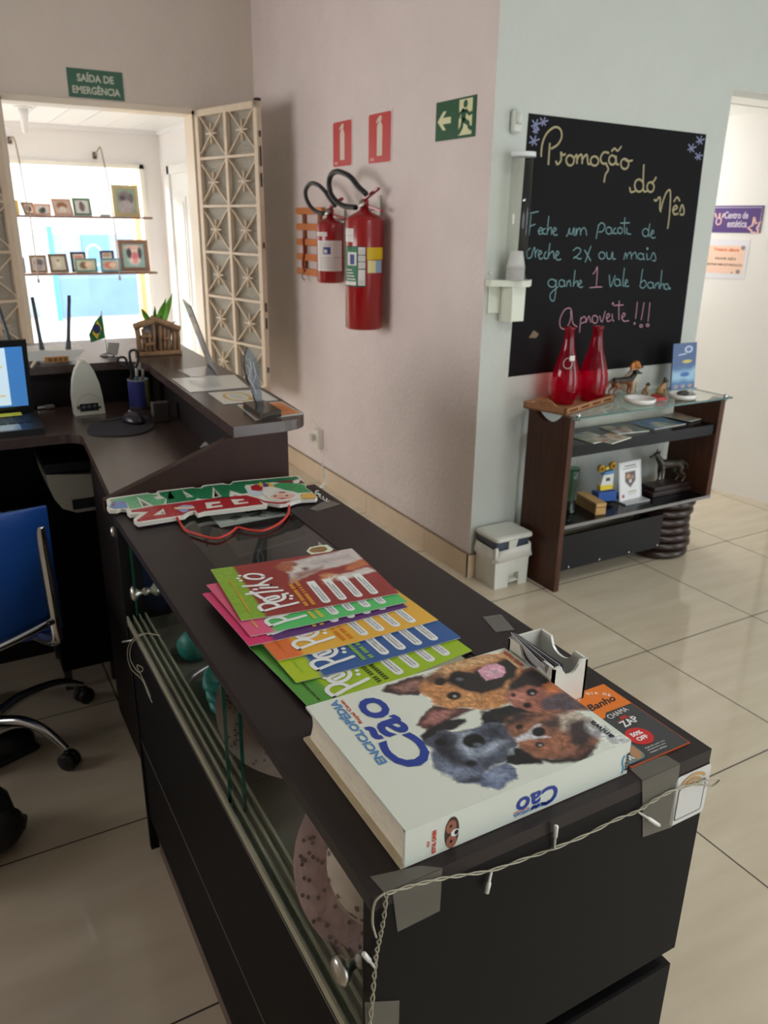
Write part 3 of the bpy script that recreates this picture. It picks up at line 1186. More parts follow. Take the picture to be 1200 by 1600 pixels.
# ================================================================== ENCYCLOPEDIA
BX0, BX1, BY0, BY1, BZ0, BZ1 = .3165, .6115, .5055, .737, .9005, .946
bk = thing('encyclopedia', 'thick white dog encyclopedia with blue title lying on the counter corner', 'book', ((BX0 + BX1) / 2, (BY0 + BY1) / 2, BZ0))
M_COV = mat('cover_board', (226, 232, 222), .35, noise=.02, nscale=10)
M_PG = mat('page_edges', (240, 231, 212), .8, noise=.10, nscale=60, stretch=(1, 1, 14))
g = MB()
W, H = BY1 - BY0, BX1 - BX0       # upright cover: right = +Y, up = -X, foot of the cover at x = BX1
F = frame((BX1, BY0, BZ1), (0, 1, 0), (-1, 0, 0))
A = Art(W, H, 260, 332, (226, 232, 222))
cov = lambda pts, k, ox, oy: [(q.y - BY0, BX1 - q.x) for q in (PZ(ox + x / k, oy + y / k, BZ1) for x, y in pts)]
D2 = lambda *p: cov(p, 4.0, 580, 1000)
D3 = lambda *p: cov(p, 10 / 3, 760, 1000)
TAN, DK = (198, 140, 92), (38, 32, 34)


def blob(c, r, rgb, D=D2, alpha=1.0, soft=.6):
    """An ellipse of ink given in the same crop as its dog."""
    x, y = c
    P = [(x + r[0] * math.cos(a), y + r[1] * math.sin(a)) for a in np.linspace(0, 2 * PI, 15)[:-1]]
    q = D(*P)
    A.poly(q, rgb, .0028 * soft, 0, alpha=alpha)


# shepherd with its tongue out
A.poly(D2((70, 315), (85, 290), (240, 235), (320, 220), (350, 260), (300, 345), (180, 345), (90, 330)), (74, 56, 56), .0017, .003)
A.poly(D2((120, 300), (230, 262), (310, 245), (300, 310), (190, 325)), (150, 110, 104), .0033, .004)
A.poly(D2((290, 530), (310, 480), (380, 410), (560, 425), (640, 435), (560, 470), (480, 510), (400, 560), (310, 555)), (88, 60, 60), .0017, .003)
A.poly(D2((325, 520), (390, 440), (540, 440), (470, 490), (390, 535)), (164, 112, 106), .0033, .004)
A.poly(D2((300, 290), (330, 240), (420, 190), (470, 140), (560, 120), (640, 110), (800, 78), (870, 100), (960, 170), (960, 240), (850, 300), (860, 400), (700, 440), (620, 420), (500, 430), (390, 410), (370, 370), (310, 330)), TAN, .0022, .006)
A.poly(D2((330, 215), (440, 190), (480, 230), (430, 270), (370, 280), (330, 250)), (84, 62, 54), .0055, .008, alpha=.85)
A.poly(D2((420, 190), (520, 130), (700, 105), (820, 95), (700, 150), (540, 185), (450, 220)), (206, 166, 124), .0066, .008)
A.poly(D2((440, 250), (500, 210), (560, 190), (640, 200), (700, 160), (770, 135), (860, 110), (930, 160), (900, 230), (830, 280), (760, 320), (690, 345), (640, 330), (560, 310), (500, 280)), DK, .0033, .008)
A.poly(D2((420, 350), (500, 330), (640, 345), (720, 370), (640, 400), (500, 410)), (216, 160, 108), .0066, .008, alpha=.9)
blob((545, 240), (52, 34), (18, 17, 20))
blob((552, 246), (18, 8), (120, 128, 140), soft=1)
blob((430, 260), (36, 24), (30, 22, 22))
blob((518, 348), (46, 26), (28, 22, 22))
blob((522, 352), (8, 6), (200, 200, 205))
A.poly(D2((665, 190), (720, 155), (780, 145), (830, 165), (842, 200), (820, 230), (720, 255), (690, 225)), (220, 162, 186), .0014, .001)
A.poly(D2((720, 190), (800, 175), (820, 200), (730, 225)), (234, 190, 206), .0044)
# red setter
A.poly(D3((95, 290), (130, 210), (200, 150), (270, 135), (345, 190), (430, 270), (500, 320), (550, 360), (420, 380), (300, 395), (200, 375), (130, 345)), (166, 104, 90), .0022, .006)
A.poly(D3((110, 255), (150, 190), (235, 150), (335, 200), (330, 250), (230, 238), (160, 262)), (40, 32, 36), .0039, .008)
A.poly(D3((300, 235), (360, 220), (390, 260), (330, 290)), (216, 128, 78), .0044, .005)
A.poly(D3((280, 345), (340, 290), (400, 270), (490, 320), (545, 360), (420, 378), (320, 372)), (92, 78, 86), .0039, .009)
A.poly(D3((100, 290), (150, 265), (210, 280), (200, 330), (140, 335)), (192, 128, 116), .0055, .005)
for c, r in (((236, 272), (30, 20)), ((212, 340), (22, 14)), ((140, 286), (13, 10))):
    blob(c, r, (26, 20, 24), D3)
blob((240, 278), (7, 4), (190, 190, 200), D3)
# black patch and grey pointer
A.poly(D2((690, 450), (860, 405), (1000, 450), (1100, 480), (1000, 540), (850, 520), (690, 530)), (34, 31, 34), .0017, .003)
A.poly(D2((300, 600), (340, 580), (420, 565), (560, 570), (690, 530), (800, 510), (880, 560), (920, 640), (890, 720), (830, 760), (740, 800), (700, 850), (580, 890), (490, 850), (400, 800), (375, 740), (380, 680), (320, 640)), (86, 92, 110), .0017, .004)
A.poly(D2((310, 600), (350, 560), (480, 500), (590, 490), (595, 512), (520, 560), (420, 572), (330, 635)), (36, 35, 40), .0017, .002)
A.poly(D2((400, 590), (470, 590), (520, 640), (540, 720), (620, 760), (600, 800), (480, 750), (400, 690)), (44, 46, 56), .0066, .008)
A.poly(D2((540, 600), (620, 570), (600, 640), (680, 700), (800, 640), (850, 640), (720, 720), (620, 720), (550, 660)), (176, 188, 208), .0066, .008)
A.poly(D2((720, 570), (800, 540), (840, 600), (760, 620)), (46, 48, 58), .0066, .008)
A.poly(D2((390, 700), (430, 740), (520, 800), (640, 830), (580, 870), (480, 840), (400, 790)), (134, 146, 172), .0066, .008, alpha=.9)
blob((640, 630), (72, 44), (20, 20, 25))
blob((665, 655), (26, 12), (96, 104, 120))
blob((435, 640), (38, 24), (24, 24, 30))
blob((625, 772), (36, 18), (26, 26, 32))
A.poly(D2((850, 690), (1000, 650), (1080, 770), (900, 785), (840, 770)), (30, 29, 34), .0017, .002)
A.poly(D2((848, 686), (888, 672), (892, 716), (852, 722)), (150, 160, 170), .0017)
A.poly(D2((510, 870), (600, 880), (700, 845), (760, 790), (850, 768), (915, 800), (910, 860), (850, 900), (800, 940), (680, 905), (560, 890)), (104, 116, 146), .0017, .004)
A.poly(D2((690, 850), (780, 800), (860, 800), (850, 860), (780, 900)), (140, 152, 182), .0066, .006)
A.poly(D2((510, 872), (600, 880), (690, 845), (700, 870), (620, 895), (540, 890)), (50, 48, 60), .0033, .003)
# terrier
A.poly(D3((80, 430), (150, 390), (260, 380), (380, 360), (480, 400), (560, 440), (600, 500), (570, 560), (470, 610), (380, 625), (260, 615), (180, 560), (130, 500)), (150, 102, 82), .0022, .006)
A.poly(D3((70, 400), (170, 385), (280, 385), (200, 420), (120, 450)), (60, 48, 48), .0055, .008)
A.poly(D3((370, 400), (450, 375), (530, 415), (600, 470), (500, 480), (400, 470)), (202, 186, 170), .0044, .012)
A.poly(D3((420, 430), (500, 420), (560, 470), (520, 560), (440, 530)), (66, 52, 54), .0055, .012)
A.poly(D3((270, 430), (370, 400), (400, 440), (350, 470)), (70, 56, 56), .0055, .01)
A.poly(D3((140, 510), (220, 482), (250, 445), (285, 440), (250, 480), (330, 505), (230, 518), (165, 532)), (226, 228, 234), .0022, .003)
A.poly(D3((190, 530), (330, 515), (420, 500), (400, 560), (300, 590), (220, 570)), (166, 110, 86), .0066, .006)
A.poly(D3((240, 612), (400, 620), (470, 570), (560, 548), (578, 565), (500, 636), (330, 642)), (58, 44, 46), .0022, .003)
A.poly(D3((380, 600), (480, 565), (540, 560), (470, 610)), (120, 80, 70), .0044, .004)
blob((272, 478), (38, 26), (20, 20, 24), D3)
blob((172, 452), (20, 14), (28, 22, 24), D3)
blob((276, 545), (24, 15), (28, 22, 24), D3)
blob((280, 548), (6, 4), (200, 200, 205), D3)
A.poly(D3((540, 440), (600, 455), (760, 545), (690, 560), (560, 500)), (206, 208, 214), .0066, .01)
A.poly(D3((70, 68), (100, 53), (196, 130), (168, 150)), (206, 164, 130), .0008)
base_ = A.C.copy()
A.fur(.30, .010, .0016, .6, 5)
A.grain(.30, .005, 8)
A.grain(.22, .0022, 9)
white = (np.abs(base_ - np.array(L3((226, 232, 222)))).max(axis=2) < .02)
A.C[white] = base_[white]
g.sheet(F, W, H, 260, 332, print_mat(.3, 'print_gloss', .5), A, None)
BLUE, LBLUE, RED = mat('ink_title_blue', (38, 66, 160), .35), mat('ink_sky_blue', (86, 140, 196), .35), mat('ink_red', (206, 58, 40), .4)
DKI = mat('ink_dark', (22, 30, 46), .4)


def onbook(txt, y, x, w, h, m, bold=.02, turn=0.0, dz=.0006):
    g.text(txt, frame((x, y, BZ1), (0, 1, 0), (-1, 0, 0)) @ Matrix.Rotation(turn, 4, 'Z'), m, w=w, h=h, bold=bold, dz=dz)


onbook('C\u00e3o', .580, .4035, .138, .049, BLUE, .02)
onbook('ENCICLOP\u00c9DIA', .601, .3515, .131, .0135, LBLUE, .035, -.03)
onbook('Royal Canin', .676, .3625, .052, .0058, RED, .03)
onbook('ROYAL CANIN', .688, .6055, .040, .004, RED, .04, .0, .0008)
onbook('aniwa', .519, .600, .035, .0085, DKI, .025)
# spine, facing the room: lettering turned head down
FS = frame((BX1, BY0 - .0004, BZ1), (-1, 0, 0), (0, 0, -1))


def onspine(txt, x, z, w, h, m, bold=.02, turn=0.0):
    g.text(txt, frame((x, BY0, z), (-1, 0, 0), (0, 0, -1)) @ Matrix.Rotation(turn, 4, 'Z'), m, w=w, h=h, bold=bold, dz=.0006)


onspine('C\u00e3o', .507, .929, .056, .024, BLUE, .02)
onspine('ENCICLOP\u00c9DIA', .498, .9105, .05, .0055, LBLUE, .03)
onspine('Royal Canin', .468, .9135, .02, .003, RED, .02)
g.text('ROYAL CANIN', frame((.352, BY0, .9045), (0, 0, 1), (-1, 0, 0)), RED, w=.028, h=.005, bold=.05, dz=.0006)
for k in (-1, 0, 1):
    c = Vector((.3445, BY0 - .0006, .9185 + k * .0022))
    g.ribbon([c, c + Vector((-.003, 0, .0006 * k))], .0012, (0, -1, 0), RED)
g.text('aniwa', frame((.612, BY0, .906), (0, 0, 1), (-1, 0, 0)), DKI, w=.024, h=.007, bold=.025, dz=.0006)
g.ribbon([Vector((.603 + .0015 * math.sin(k), BY0 - .0006, .904 + k * .0035)) for k in range(8)], .002, (0, -1, 0), mat('ink_cyan', (70, 150, 190), .4))
# dog's portrait in an oval on the spine
el = lambda cx, cz, rx, rz, m, dz: g.add([(cx + rx * math.cos(a), BY0 - dz, cz + rz * math.sin(a)) for a in np.linspace(0, 2 * PI, 21)[:-1]], [tuple(range(20))], m)
el(.3705, .921, .0085, .0195, mat('oval_dark', (64, 40, 38), .4), .0005)
el(.3690, .929, .0062, .008, mat('oval_brown', (160, 100, 80), .4), .0008)
el(.3700, .911, .0062, .008, mat('oval_brown', (160, 100, 80), .4), .0008)
el(.3740, .920, .0050, .0045, mat('ink_white', (240, 242, 244), .45), .0009)
el(.3755, .920, .0024, .0030, mat('black_ink', (24, 24, 28), .6), .0011)
el(.3685, .930, .0016, .002, mat('black_ink', (24, 24, 28), .6), .0011)
el(.3695, .911, .0016, .002, mat('black_ink', (24, 24, 28), .6), .0011)
# boards: front cover, spine and back cover
g.span((BX0, BY0 + .0005, BZ1 - .003), (BX1, BY1, BZ1 - .0003), M_COV)
g.span((BX0, BY0, BZ0 + .0005), (BX1, BY0 + .004, BZ1 - .001), M_COV)
g.span((BX0 - .004, BY0 + .0005, BZ0), (BX1, BY1, BZ0 + .003), mat('worn_board', (206, 190, 160), .7, noise=.12, nscale=40))
part(g, 'cover', bk, True)
g = MB()
n = 14
prof = [(BX0 + .003 + .004 * math.sin(PI * i / n) * (1 if i else 1), BZ0 + .003 + (BZ1 - BZ0 - .006) * i / n) for i in range(n + 1)]
poly = [(x, z) for x, z in prof] + [(BX1 - .004, BZ1 - .003), (BX1 - .004, BZ0 + .003)]
g.prism(poly, -(BY1 - .004), -(BY0 + .0045), M_PG, F=frame((0, 0, 0), (1, 0, 0), (0, 0, 1)))
part(g, 'page_block', bk, True, label='yellowed page edges')

# ================================================================== CARD HOLDER, CARDS, FLYERS
hp = Vector((.6445, .689, CT))
t = thing('card_holder', 'white porcelain holder with scooped sides behind the thick book', 'holder', hp)
M_POR = mat('porcelain', (222, 222, 214), .25, coat=.3)
g = MB()
ox, oy, hh, th = .0285, .046, .062, .0035


def wall_rect(pts_bottom, ztop_fn, inner=1.0):
    pass


# four walls with a scoop in the two long ones, and a floor
for sx in (-1, 1):
    n = 16
    P = [(-oy, 0), (oy, 0)]
    top = []
    for i in range(n + 1):
        yy = oy - 2 * oy * i / n
        d = abs(yy) / .022
        top.append((yy, hh - (.018 * math.sqrt(max(0, 1 - d * d)) if d < 1 else 0) - (.002 if d < 1 else 0)))
    P += top
    F = frame(hp + Vector((sx * (ox - th / 2), 0, 0)), (0, 1, 0), (0, 0, 1))
    g.prism(P, -th / 2, th / 2, M_POR, F=F)
for sy in (-1, 1):
    n = 14
    P = [(-ox, 0), (ox, 0)]
    for i in range(n + 1):
        xx = ox - 2 * ox * i / n
        d = abs(xx) / .014
        P.append((xx, hh - (.016 * math.sqrt(max(0, 1 - d * d)) if d < 1 and sy < 0 else 0)))
    F = frame(hp + Vector((0, sy * (oy - th / 2), 0)), (1, 0, 0), (0, 0, 1))
    g.prism(P, -th / 2, th / 2, M_POR, F=F)
g.span(hp + Vector((-ox, -oy, 0)), hp + Vector((ox, oy, .005)), M_POR)
part(g, 'body', t, True, bevel=.0012)
for k in range(6):
    g = MB()
    g.box((0, 0, 0), (.0008, .080, .050), mat(('card_grey', 'card_dark')[k % 2], ((188, 190, 194), (92, 92, 98))[k % 2], .4))
    o = g.build('business_card')
    o.location = hp + Vector((-.0205 + k * .0022, .008 - k * .0018, .052))
    o.rotation_euler = (math.radians(6), math.radians(-20), math.radians(3 * k - 8))
    o.location.z = CT + .0415 + k * .0004
    tag(o, ('pale grey business card in the porcelain holder', 'dark grey business card in the porcelain holder')[k % 2] +
        (', foremost of the stack' if k == 0 else ', rearmost of the stack' if k == 5 else ' in the middle of its stack'), 'card', 'business cards in the holder')

# orange and charcoal bath flyer
FO = Vector((.6225, .5095, CT + .0005))
g = MB()
fw_, fh_ = .0985, .146
M_FLY = mat('flyer_charcoal', (62, 62, 66), .35)
M_ORG = mat('flyer_orange', (232, 122, 34), .4)
g.span((FO.x, FO.y, CT + .0005), (FO.x + fw_, FO.y + fh_, CT + .0022), mat('flyer_edge', (196, 82, 34), .5))
zt = CT + .0024
at = lambda x, y, w, h: [(FO.x + x, FO.y + y), (FO.x + x + w, FO.y + y), (FO.x + x + w, FO.y + y + h), (FO.x + x, FO.y + y + h)]
g.prism(at(.001, .001, fw_ - .002, fh_ - .002), zt, zt, M_FLY)
cap = [(FO.x + .001, FO.y + .086)] + [(FO.x + .035 + .012 * math.cos(a), FO.y + .090 + .012 * math.sin(a) * .4) for a in np.linspace(-PI / 2, 0, 5)] + [(FO.x + .052, FO.y + .094), (FO.x + fw_ - .001, FO.y + .094), (FO.x + fw_ - .001, FO.y + fh_ - .001), (FO.x + .001, FO.y + fh_ - .001)]
g.prism(cap, zt + .0003, zt + .0003, M_ORG)
flat = lambda x, y: frame((FO.x + x, FO.y + y, zt + .0006), (1, 0, 0), (0, 1, 0))
for i, ch in enumerate('HOJE \u00c9 DIA DE'):
    if ch != ' ':
        a = math.radians(58 - i * 9.6)
        q = Vector((.057 + .030 * math.sin(-a), .102 + .033 * math.cos(a), 0))
        g.text(ch, flat(q.x, q.y) @ Matrix.Rotation(a, 4, 'Z'), M_TXTW, h=.0052, align='C', bold=.03)
g.text('Banho', flat(.037, .104) @ Matrix.Rotation(.08, 4, 'Z'), mat('black_ink', (24, 24, 28), .6), w=.050, h=.013, bold=.02, shear=.35)
g.text('CHAMA', flat(.047, .080) @ Matrix.Rotation(.1, 4, 'Z'), M_TXTW, w=.036, h=.0085, bold=.0)
g.text('no', flat(.058, .0735), RED, w=.012, h=.005, bold=.04, shear=.3)
g.ribbon([flat(.049, .0712) @ Vector((0, 0, 0)), flat(.076, .0745) @ Vector((0, 0, 0))], .0008, (0, 0, 1), RED)
g.text('ZAP', flat(.050, .0585) @ Matrix.Rotation(.1, 4, 'Z'), M_TXTW, w=.029, h=.0115, bold=.02)
cc = Vector((FO.x + .053, FO.y + .038, zt + .0004))
m_rd = mat('flyer_red', (206, 34, 38), .4)
g.add([cc + Vector((.0175 * math.cos(a), .0165 * math.sin(a), 0)) for a in np.linspace(0, 2 * PI, 25)[:-1]], [tuple(range(24))], m_rd)
g.text('50%', flat(.0530, .0395), M_TXTW, w=.018, h=.0072, bold=.04, align='C')
g.text('OFF', flat(.0530, .0300), M_TXTW, w=.017, h=.0072, bold=.04, align='C')
for k, s in enumerate(('Agende pelo seu', 'atendimento pelo', 'nosso whats')):
    g.text(s, flat(.040, .0155 - k * .0042), M_TXTW, w=.033 - k * .003, h=.0028)
g.ribbon([flat(.036 + .0 * k, .0) @ Vector((0, 0, 0)) for k in range(2)], .0005, (0, 0, 1), M_ORG)
tag(g.build('bath_flyer', origin=FO), 'orange and charcoal bath discount flyer beside the thick book', 'flyer')
g = MB()
P = [(.592, .513), (.640, .513)] + [(.644 + .009 * math.cos(a), .522 + .009 * math.sin(a)) for a in np.linspace(-PI / 2, 0, 6)] + [(.653, .60), (.592, .60)]
g.prism(P, CT + .0036, CT + .0044, mat('flyer_teal', (112, 128, 132), .4))
g.prism([(.637, .5145), (.6435, .5145), (.651, .521), (.6515, .536), (.637, .532)], CT + .0046, CT + .0046, mat('flyer_tan', (176, 132, 96), .4))
g.text('R', frame((.629, .517, CT + .0047), (1, 0, 0), (0, 1, 0)), M_TXTW, h=.01, bold=.02)
tag(g.build('leaflet', origin=(.62, .55, CT + .0036)), 'small rounded teal leaflet on the bath flyer, mostly under the book', 'leaflet')

# ================================================================== TAPE, STICKER, STRING OF LIGHTS
M_TAPE = haze_mat('clear_tape', (150, 146, 140), .22)
M_TAPE2 = haze_mat('worn_tape', (150, 146, 136), .26)


def tape(quads, label, m=M_TAPE):
    g = MB()
    for q in quads:
        a, b_, c, d = [Vector(p) for p in q]
        nrm = (b_ - a).cross(d - a).normalized() * .0003
        vs = [a, b_, c, d, a + nrm, b_ + nrm, c + nrm, d + nrm]
        g.add(vs, [(3, 2, 1, 0), (4, 5, 6, 7), (0, 1, 5, 4), (1, 2, 6, 5), (2, 3, 7, 6), (3, 0, 4, 7)], m)
    o = g.build('clear_tape', origin=Vector(quads[0][0]))
    return tag(o, label, 'tape', 'pieces of clear tape on the counter')


def on_top(x, y):
    p = PZ(x, y, CT + .0006)
    return p


def on_end(x, y, d=.0008):
    return PY(x, y, CY0 - d)


ye = CY0 - .0015
tape([[on_top(980, 1198), (on_end(1000, 1236).x, ye, CT + .0006), (on_end(1058, 1215).x, ye, CT + .0006), on_top(1040, 1180)],
      [(on_end(1000, 1236).x, ye, CT), on_end(1004, 1308), on_end(1050, 1292), (on_end(1058, 1215).x, ye, CT)]],
     'clear tape over the counter edge beside the round cornered sticker', M_TAPE2)
tape([[on_top(578, 1370), (on_end(600, 1400).x, ye, CT + .0006), (on_end(690, 1370).x, ye, CT + .0006), on_top(655, 1353)],
      [(on_end(612, 1396).x, ye, CT), on_end(621, 1456), on_end(687, 1423), (on_end(690, 1370).x, ye, CT)]],
     'clear tape on the counter corner under the book spine', M_TAPE2)
tape([[on_end(570, 1566), on_end(572, 1640), on_end(622, 1640), on_end(624, 1563)]], 'clear tape low on the counter end, over the hanging wire', M_TAPE2)
tape([[on_top(484, 795), on_top(495, 799), on_top(532, 788), on_top(512, 780)]], 'clear tape at the far counter edge beside the Christmas sign')
tape([[on_top(754, 964), on_top(775, 988), on_top(804, 984), on_top(783, 960)]], 'clear tape on the counter edge behind the porcelain holder')

g = MB()
sa, sb, sc_, sd = [on_end(*q, d=.0006) for q in ((1060, 1222), (1045, 1293), (1099, 1266), (1110, 1202))]
F = frame((sb.x, CY0 - .0006, sb.z), (1, 0, 0), (0, 0, 1))
w_, h_ = sc_.x - sb.x, sa.z - sb.z
w_ = .060
rr = .006


def rrect(w, h, r, ox=0, oy=0, n=5):
    P = []
    for cx, cy, a0 in ((w - r, r, -PI / 2), (w - r, h - r, 0), (r, h - r, PI / 2), (r, r, PI)):
        P += [(ox + cx + r * math.cos(a0 + PI / 2 * k / n), oy + cy + r * math.sin(a0 + PI / 2 * k / n)) for k in range(n + 1)]
    return P


g.prism(rrect(w_, .072, rr), -.0003, 0, mat('sticker_white', (222, 222, 220), .35), F=F)
g.prism(rrect(w_ - .012, .048, .004, .006, .006), .0003, .0003, mat('sticker_grey', (96, 98, 102), .4), F=F)
g.prism(rrect(w_ - .016, .044, .003, .008, .008), .0005, .0005, mat('sticker_white', (222, 222, 220), .35), F=F)
m_wf2 = mat('sticker_gold', (206, 164, 104), .4)
for r_ in (.008, .016, .024):
    g.ribbon([F @ Vector((w_ * .5 + r_ * math.cos(a), .048 + r_ * .8 * math.sin(a), .0008)) for a in np.linspace(.6, PI - .6, 10)], .0042, (0, -1, 0), m_wf2)
tag(g.build('wifi_sticker', origin=(sb.x, CY0, sb.z)), 'white round cornered sticker with gold arcs on the counter end', 'sticker')

# string of clear lights: along the near edge, down the corner, and trailing at both ends
M_WIRE = mat('clear_wire', (172, 166, 146), .3)
M_BULB = mat('clear_bulb', (226, 226, 220), .12, spec=.8)
lt = thing('string_lights', 'clear wire string of small lights taped along the near counter edge', 'string lights', (.5, CY0, CT))


def twist(path, r, turns, n=6, rad=.0011):
    P = spline(path, n)
    out = [[], []]
    for i, p in enumerate(P):
        a = turns * 2 * PI * i / len(P)
        t_ = (P[min(i + 1, len(P) - 1)] - P[max(i - 1, 0)]).normalized()
        u_ = t_.cross(Vector((0, 1, .3))).normalized()
        w_2 = t_.cross(u_)
        for s_, k in ((0, 1), (1, -1)):
            out[s_].append(p + (u_ * math.cos(a) + w_2 * math.sin(a)) * r * k)
    return out


g = MB()
edge = [on_end(x, y, .004) for x, y in ((1112, 1228), (1085, 1226), (1050, 1236), (1020, 1252), (995, 1268), (960, 1282), (915, 1305), (865, 1326), (820, 1342), (768, 1360), (720, 1368), (680, 1375), (640, 1385), (603, 1397))]
for P in twist(edge, .0012, 10):
    g.tube(P, .0008, M_WIRE, 6)
g.tube(spline([edge[0], edge[0] + Vector((.006, -.002, .004)), edge[0] + Vector((.004, -.004, .012)), edge[1] + Vector((0, -.003, .006))], 6), .0011, M_WIRE, 6)
down = [on_end(x, y, .004) for x, y in ((603, 1397), (600, 1430), (594, 1462), (588, 1490), (585, 1520), (582, 1560), (577, 1610), (576, 1660))]
for P in twist(down, .0018, 8):
    g.tube(P, .0008, M_WIRE, 6)
g.tube(spline([on_end(x, y, .006) for x, y in ((602, 1395), (586, 1410), (582, 1440), (588, 1465))], 6), .0011, M_WIRE, 6)
part(g, 'wire', lt, True)
for (x0, y0), (x1, y1) in (((866, 1325), (869, 1290)), ((768, 1360), (760, 1396)), ((996, 1268), (1030, 1290)), ((586, 1512), (568, 1490))):
    g = MB()
    a, c = on_end(x0, y0, .004), on_end(x1, y1, .007)
    d = (c - a)
    g.tube([a, a + d * .5, a + d * .52, a + d * .97, c], [.0014, .0016, .0026, .0026, .0012], M_BULB, 10)
    part(g, 'bulb', lt, True)
# loose end hanging at the far glass door
lt2 = thing('string_lights', 'loose loop of clear wire hanging beside the far door knob of the counter', 'string lights', (CX0, 1.5, .66))
g = MB()
sidep = lambda x, y, d=.006: PX(x, y, CX0 - d)
g.tube(spline([sidep(*q) for q in ((250, 993), (225, 990), (206, 1000), (199, 1020), (205, 1045), (222, 1062), (232, 1085), (238, 1098))], 6), .0011, M_WIRE, 6)
g.tube(spline([sidep(*q) for q in ((222, 992), (206, 1006), (204, 1030), (216, 1050), (224, 1045), (214, 1040), (226, 1066), (236, 1090))], 6), .0011, M_WIRE, 6)
part(g, 'wire', lt2, True)
g = MB()
a, c = sidep(207, 1000), sidep(192, 1003)
g.tube([a, c], [.0014, .0026], M_BULB, 8)
part(g, 'bulb', lt2, True)
# far end going to the wall socket
lt3 = thing('string_lights', 'white wire string of lights hanging from the desk end to the wall socket', 'string lights', (.78, 1.75, .95))
g = MB()
so = PX(500, 690, XE - .03)
P = [PZ(512, 783, CT + .004), PZ(500, 775, CT + .004), PZ(495, 768, CT + .003), PY(508, 752, 1.95), PY(504, 725, 2.3), PX(503, 715, XE - .09), PX(499, 690, XE - .075), PX(496, 668, XE - .072)]
for Q in twist(P, .0035, 9, 8):
    g.tube(Q, .0013, mat('white_wire', (216, 214, 208), .4), 6)
P = [PX(496, 668, XE - .072), PY(492, 660, 2.6), PY(487, 655, 2.1), PZ(480, 652, 1.035)]
g.tube(spline(P, 6), .0013, mat('white_wire', (216, 214, 208), .4), 6)
part(g, 'wire', lt3, True)

# ================================================================== RECEPTION DESK
HT, DT = 1.04, 0.90
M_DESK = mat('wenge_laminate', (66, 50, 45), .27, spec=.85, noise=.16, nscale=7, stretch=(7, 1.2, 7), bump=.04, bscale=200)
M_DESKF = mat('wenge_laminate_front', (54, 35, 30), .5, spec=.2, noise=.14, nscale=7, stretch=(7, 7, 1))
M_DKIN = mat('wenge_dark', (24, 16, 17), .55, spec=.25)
desk = thing('reception_desk', 'dark wood L shaped reception desk with raised top against the street opening', 'desk', (.45, 2.4, 0))
g = MB()
poly = [(.285, 1.66), (.62, 1.66), (.655, 2.76), (-1.6, 2.78), (-1.6, 2.375), (.27, 2.375)]
poly += [(.27 + .055 * math.sin(a) * 1.05, 2.375 - .055 * (1 - math.cos(a)) * .9) for a in np.linspace(.3, PI / 2, 6)]
g.prism(poly, DT - .026, DT, M_DESK)
part(g, 'desk_top', desk, True, bevel=.002)
g = MB()
out = []
for cx, cy, r, a0 in ((.700, 1.790, .075, -PI / 2), ):
    out += [(cx + r * math.cos(a0 + PI / 2 * k / 7), cy + r * math.sin(a0 + PI / 2 * k / 7)) for k in range(8)]
out += [(.795, 2.05), (.806, 2.5), (.816, 2.87), (.826, 3.24), (.79, 3.29), (-1.6, 3.30), (-1.6, 2.735)]
out += [(.515 + .085 * math.sin(a), 2.735 - .085 * (1 - math.cos(a))) for a in np.linspace(0, PI / 2, 7)]
out += [(.592, 2.4), (.583, 2.1), (.568, 1.713)]
g.prism(out, HT - .026, HT, M_DESK)
part(g, 'raised_top', desk, True, bevel=.003)
g = MB()
F = frame((0, 1.727, 0), (1, 0, 0), (0, 0, 1))
g.prism([(.27, .88), (.27, .905), (.552, HT - .03), (.552, HT - .026), (.706, HT - .026), (.706, .0), (.30, 0), (.30, .88)], -.012, .012, M_DESKF, F=F)
part(g, 'end_panel', desk, True, label='dark wood end panel cut on a slant')
g = MB()
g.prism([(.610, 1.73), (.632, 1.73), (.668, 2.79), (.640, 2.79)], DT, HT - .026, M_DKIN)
g.prism([(.690, 1.73), (.710, 1.73), (.745, 3.2), (.725, 3.2)], 0, HT - .026, M_DESKF)
part(g, 'riser', desk, True)
g = MB()
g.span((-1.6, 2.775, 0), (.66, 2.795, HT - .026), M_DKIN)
g.span((-1.6, 3.19, 0), (.74, 3.21, HT - .026), M_DESKF)
part(g, 'back_panel', desk, True)
g = MB()
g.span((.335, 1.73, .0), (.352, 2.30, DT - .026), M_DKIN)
part(g, 'side_panel', desk, True)

# ------------------------------------------------------------------ things on the raised top
TOP = HT + .0005


def paper_on_desk(pts, name, label, base, deco, z=TOP, cat='paper'):
    P = [PZ(x, y, z) for x, y in pts]
    g = MB()
    g.prism([(p.x, p.y) for p in P], z, z + .0012, base)
    deco(g, P, z + .0016)
    return tag(g.build(name, origin=(P[0].x, P[0].y, z)), label, cat)


m_wp = mat('laminated_white', (222, 220, 214), .18, spec=.6)
bil = lambda P, u, v: (P[0] * (1 - u) + P[1] * u) * (1 - v) + (P[3] * (1 - u) + P[2] * u) * v


def deco_a(g, P, z):
    lg = mat('ink_pale_grey', (176, 176, 178), .4)
    for k in range(5):
        a, c = bil(P, .15, .25 + k * .12), bil(P, .6 - .06 * k, .25 + k * .12)
        g.ribbon([Vector((a.x, a.y, z)), Vector((c.x, c.y, z))], .004, (0, 0, 1), lg)
    g.ribbon([Vector((*bil(P, .55 + .07 * math.cos(a), .5 + .2 * math.sin(a)).xy, z)) for a in np.linspace(0, 2 * PI, 16)], .003, (0, 0, 1), lg)


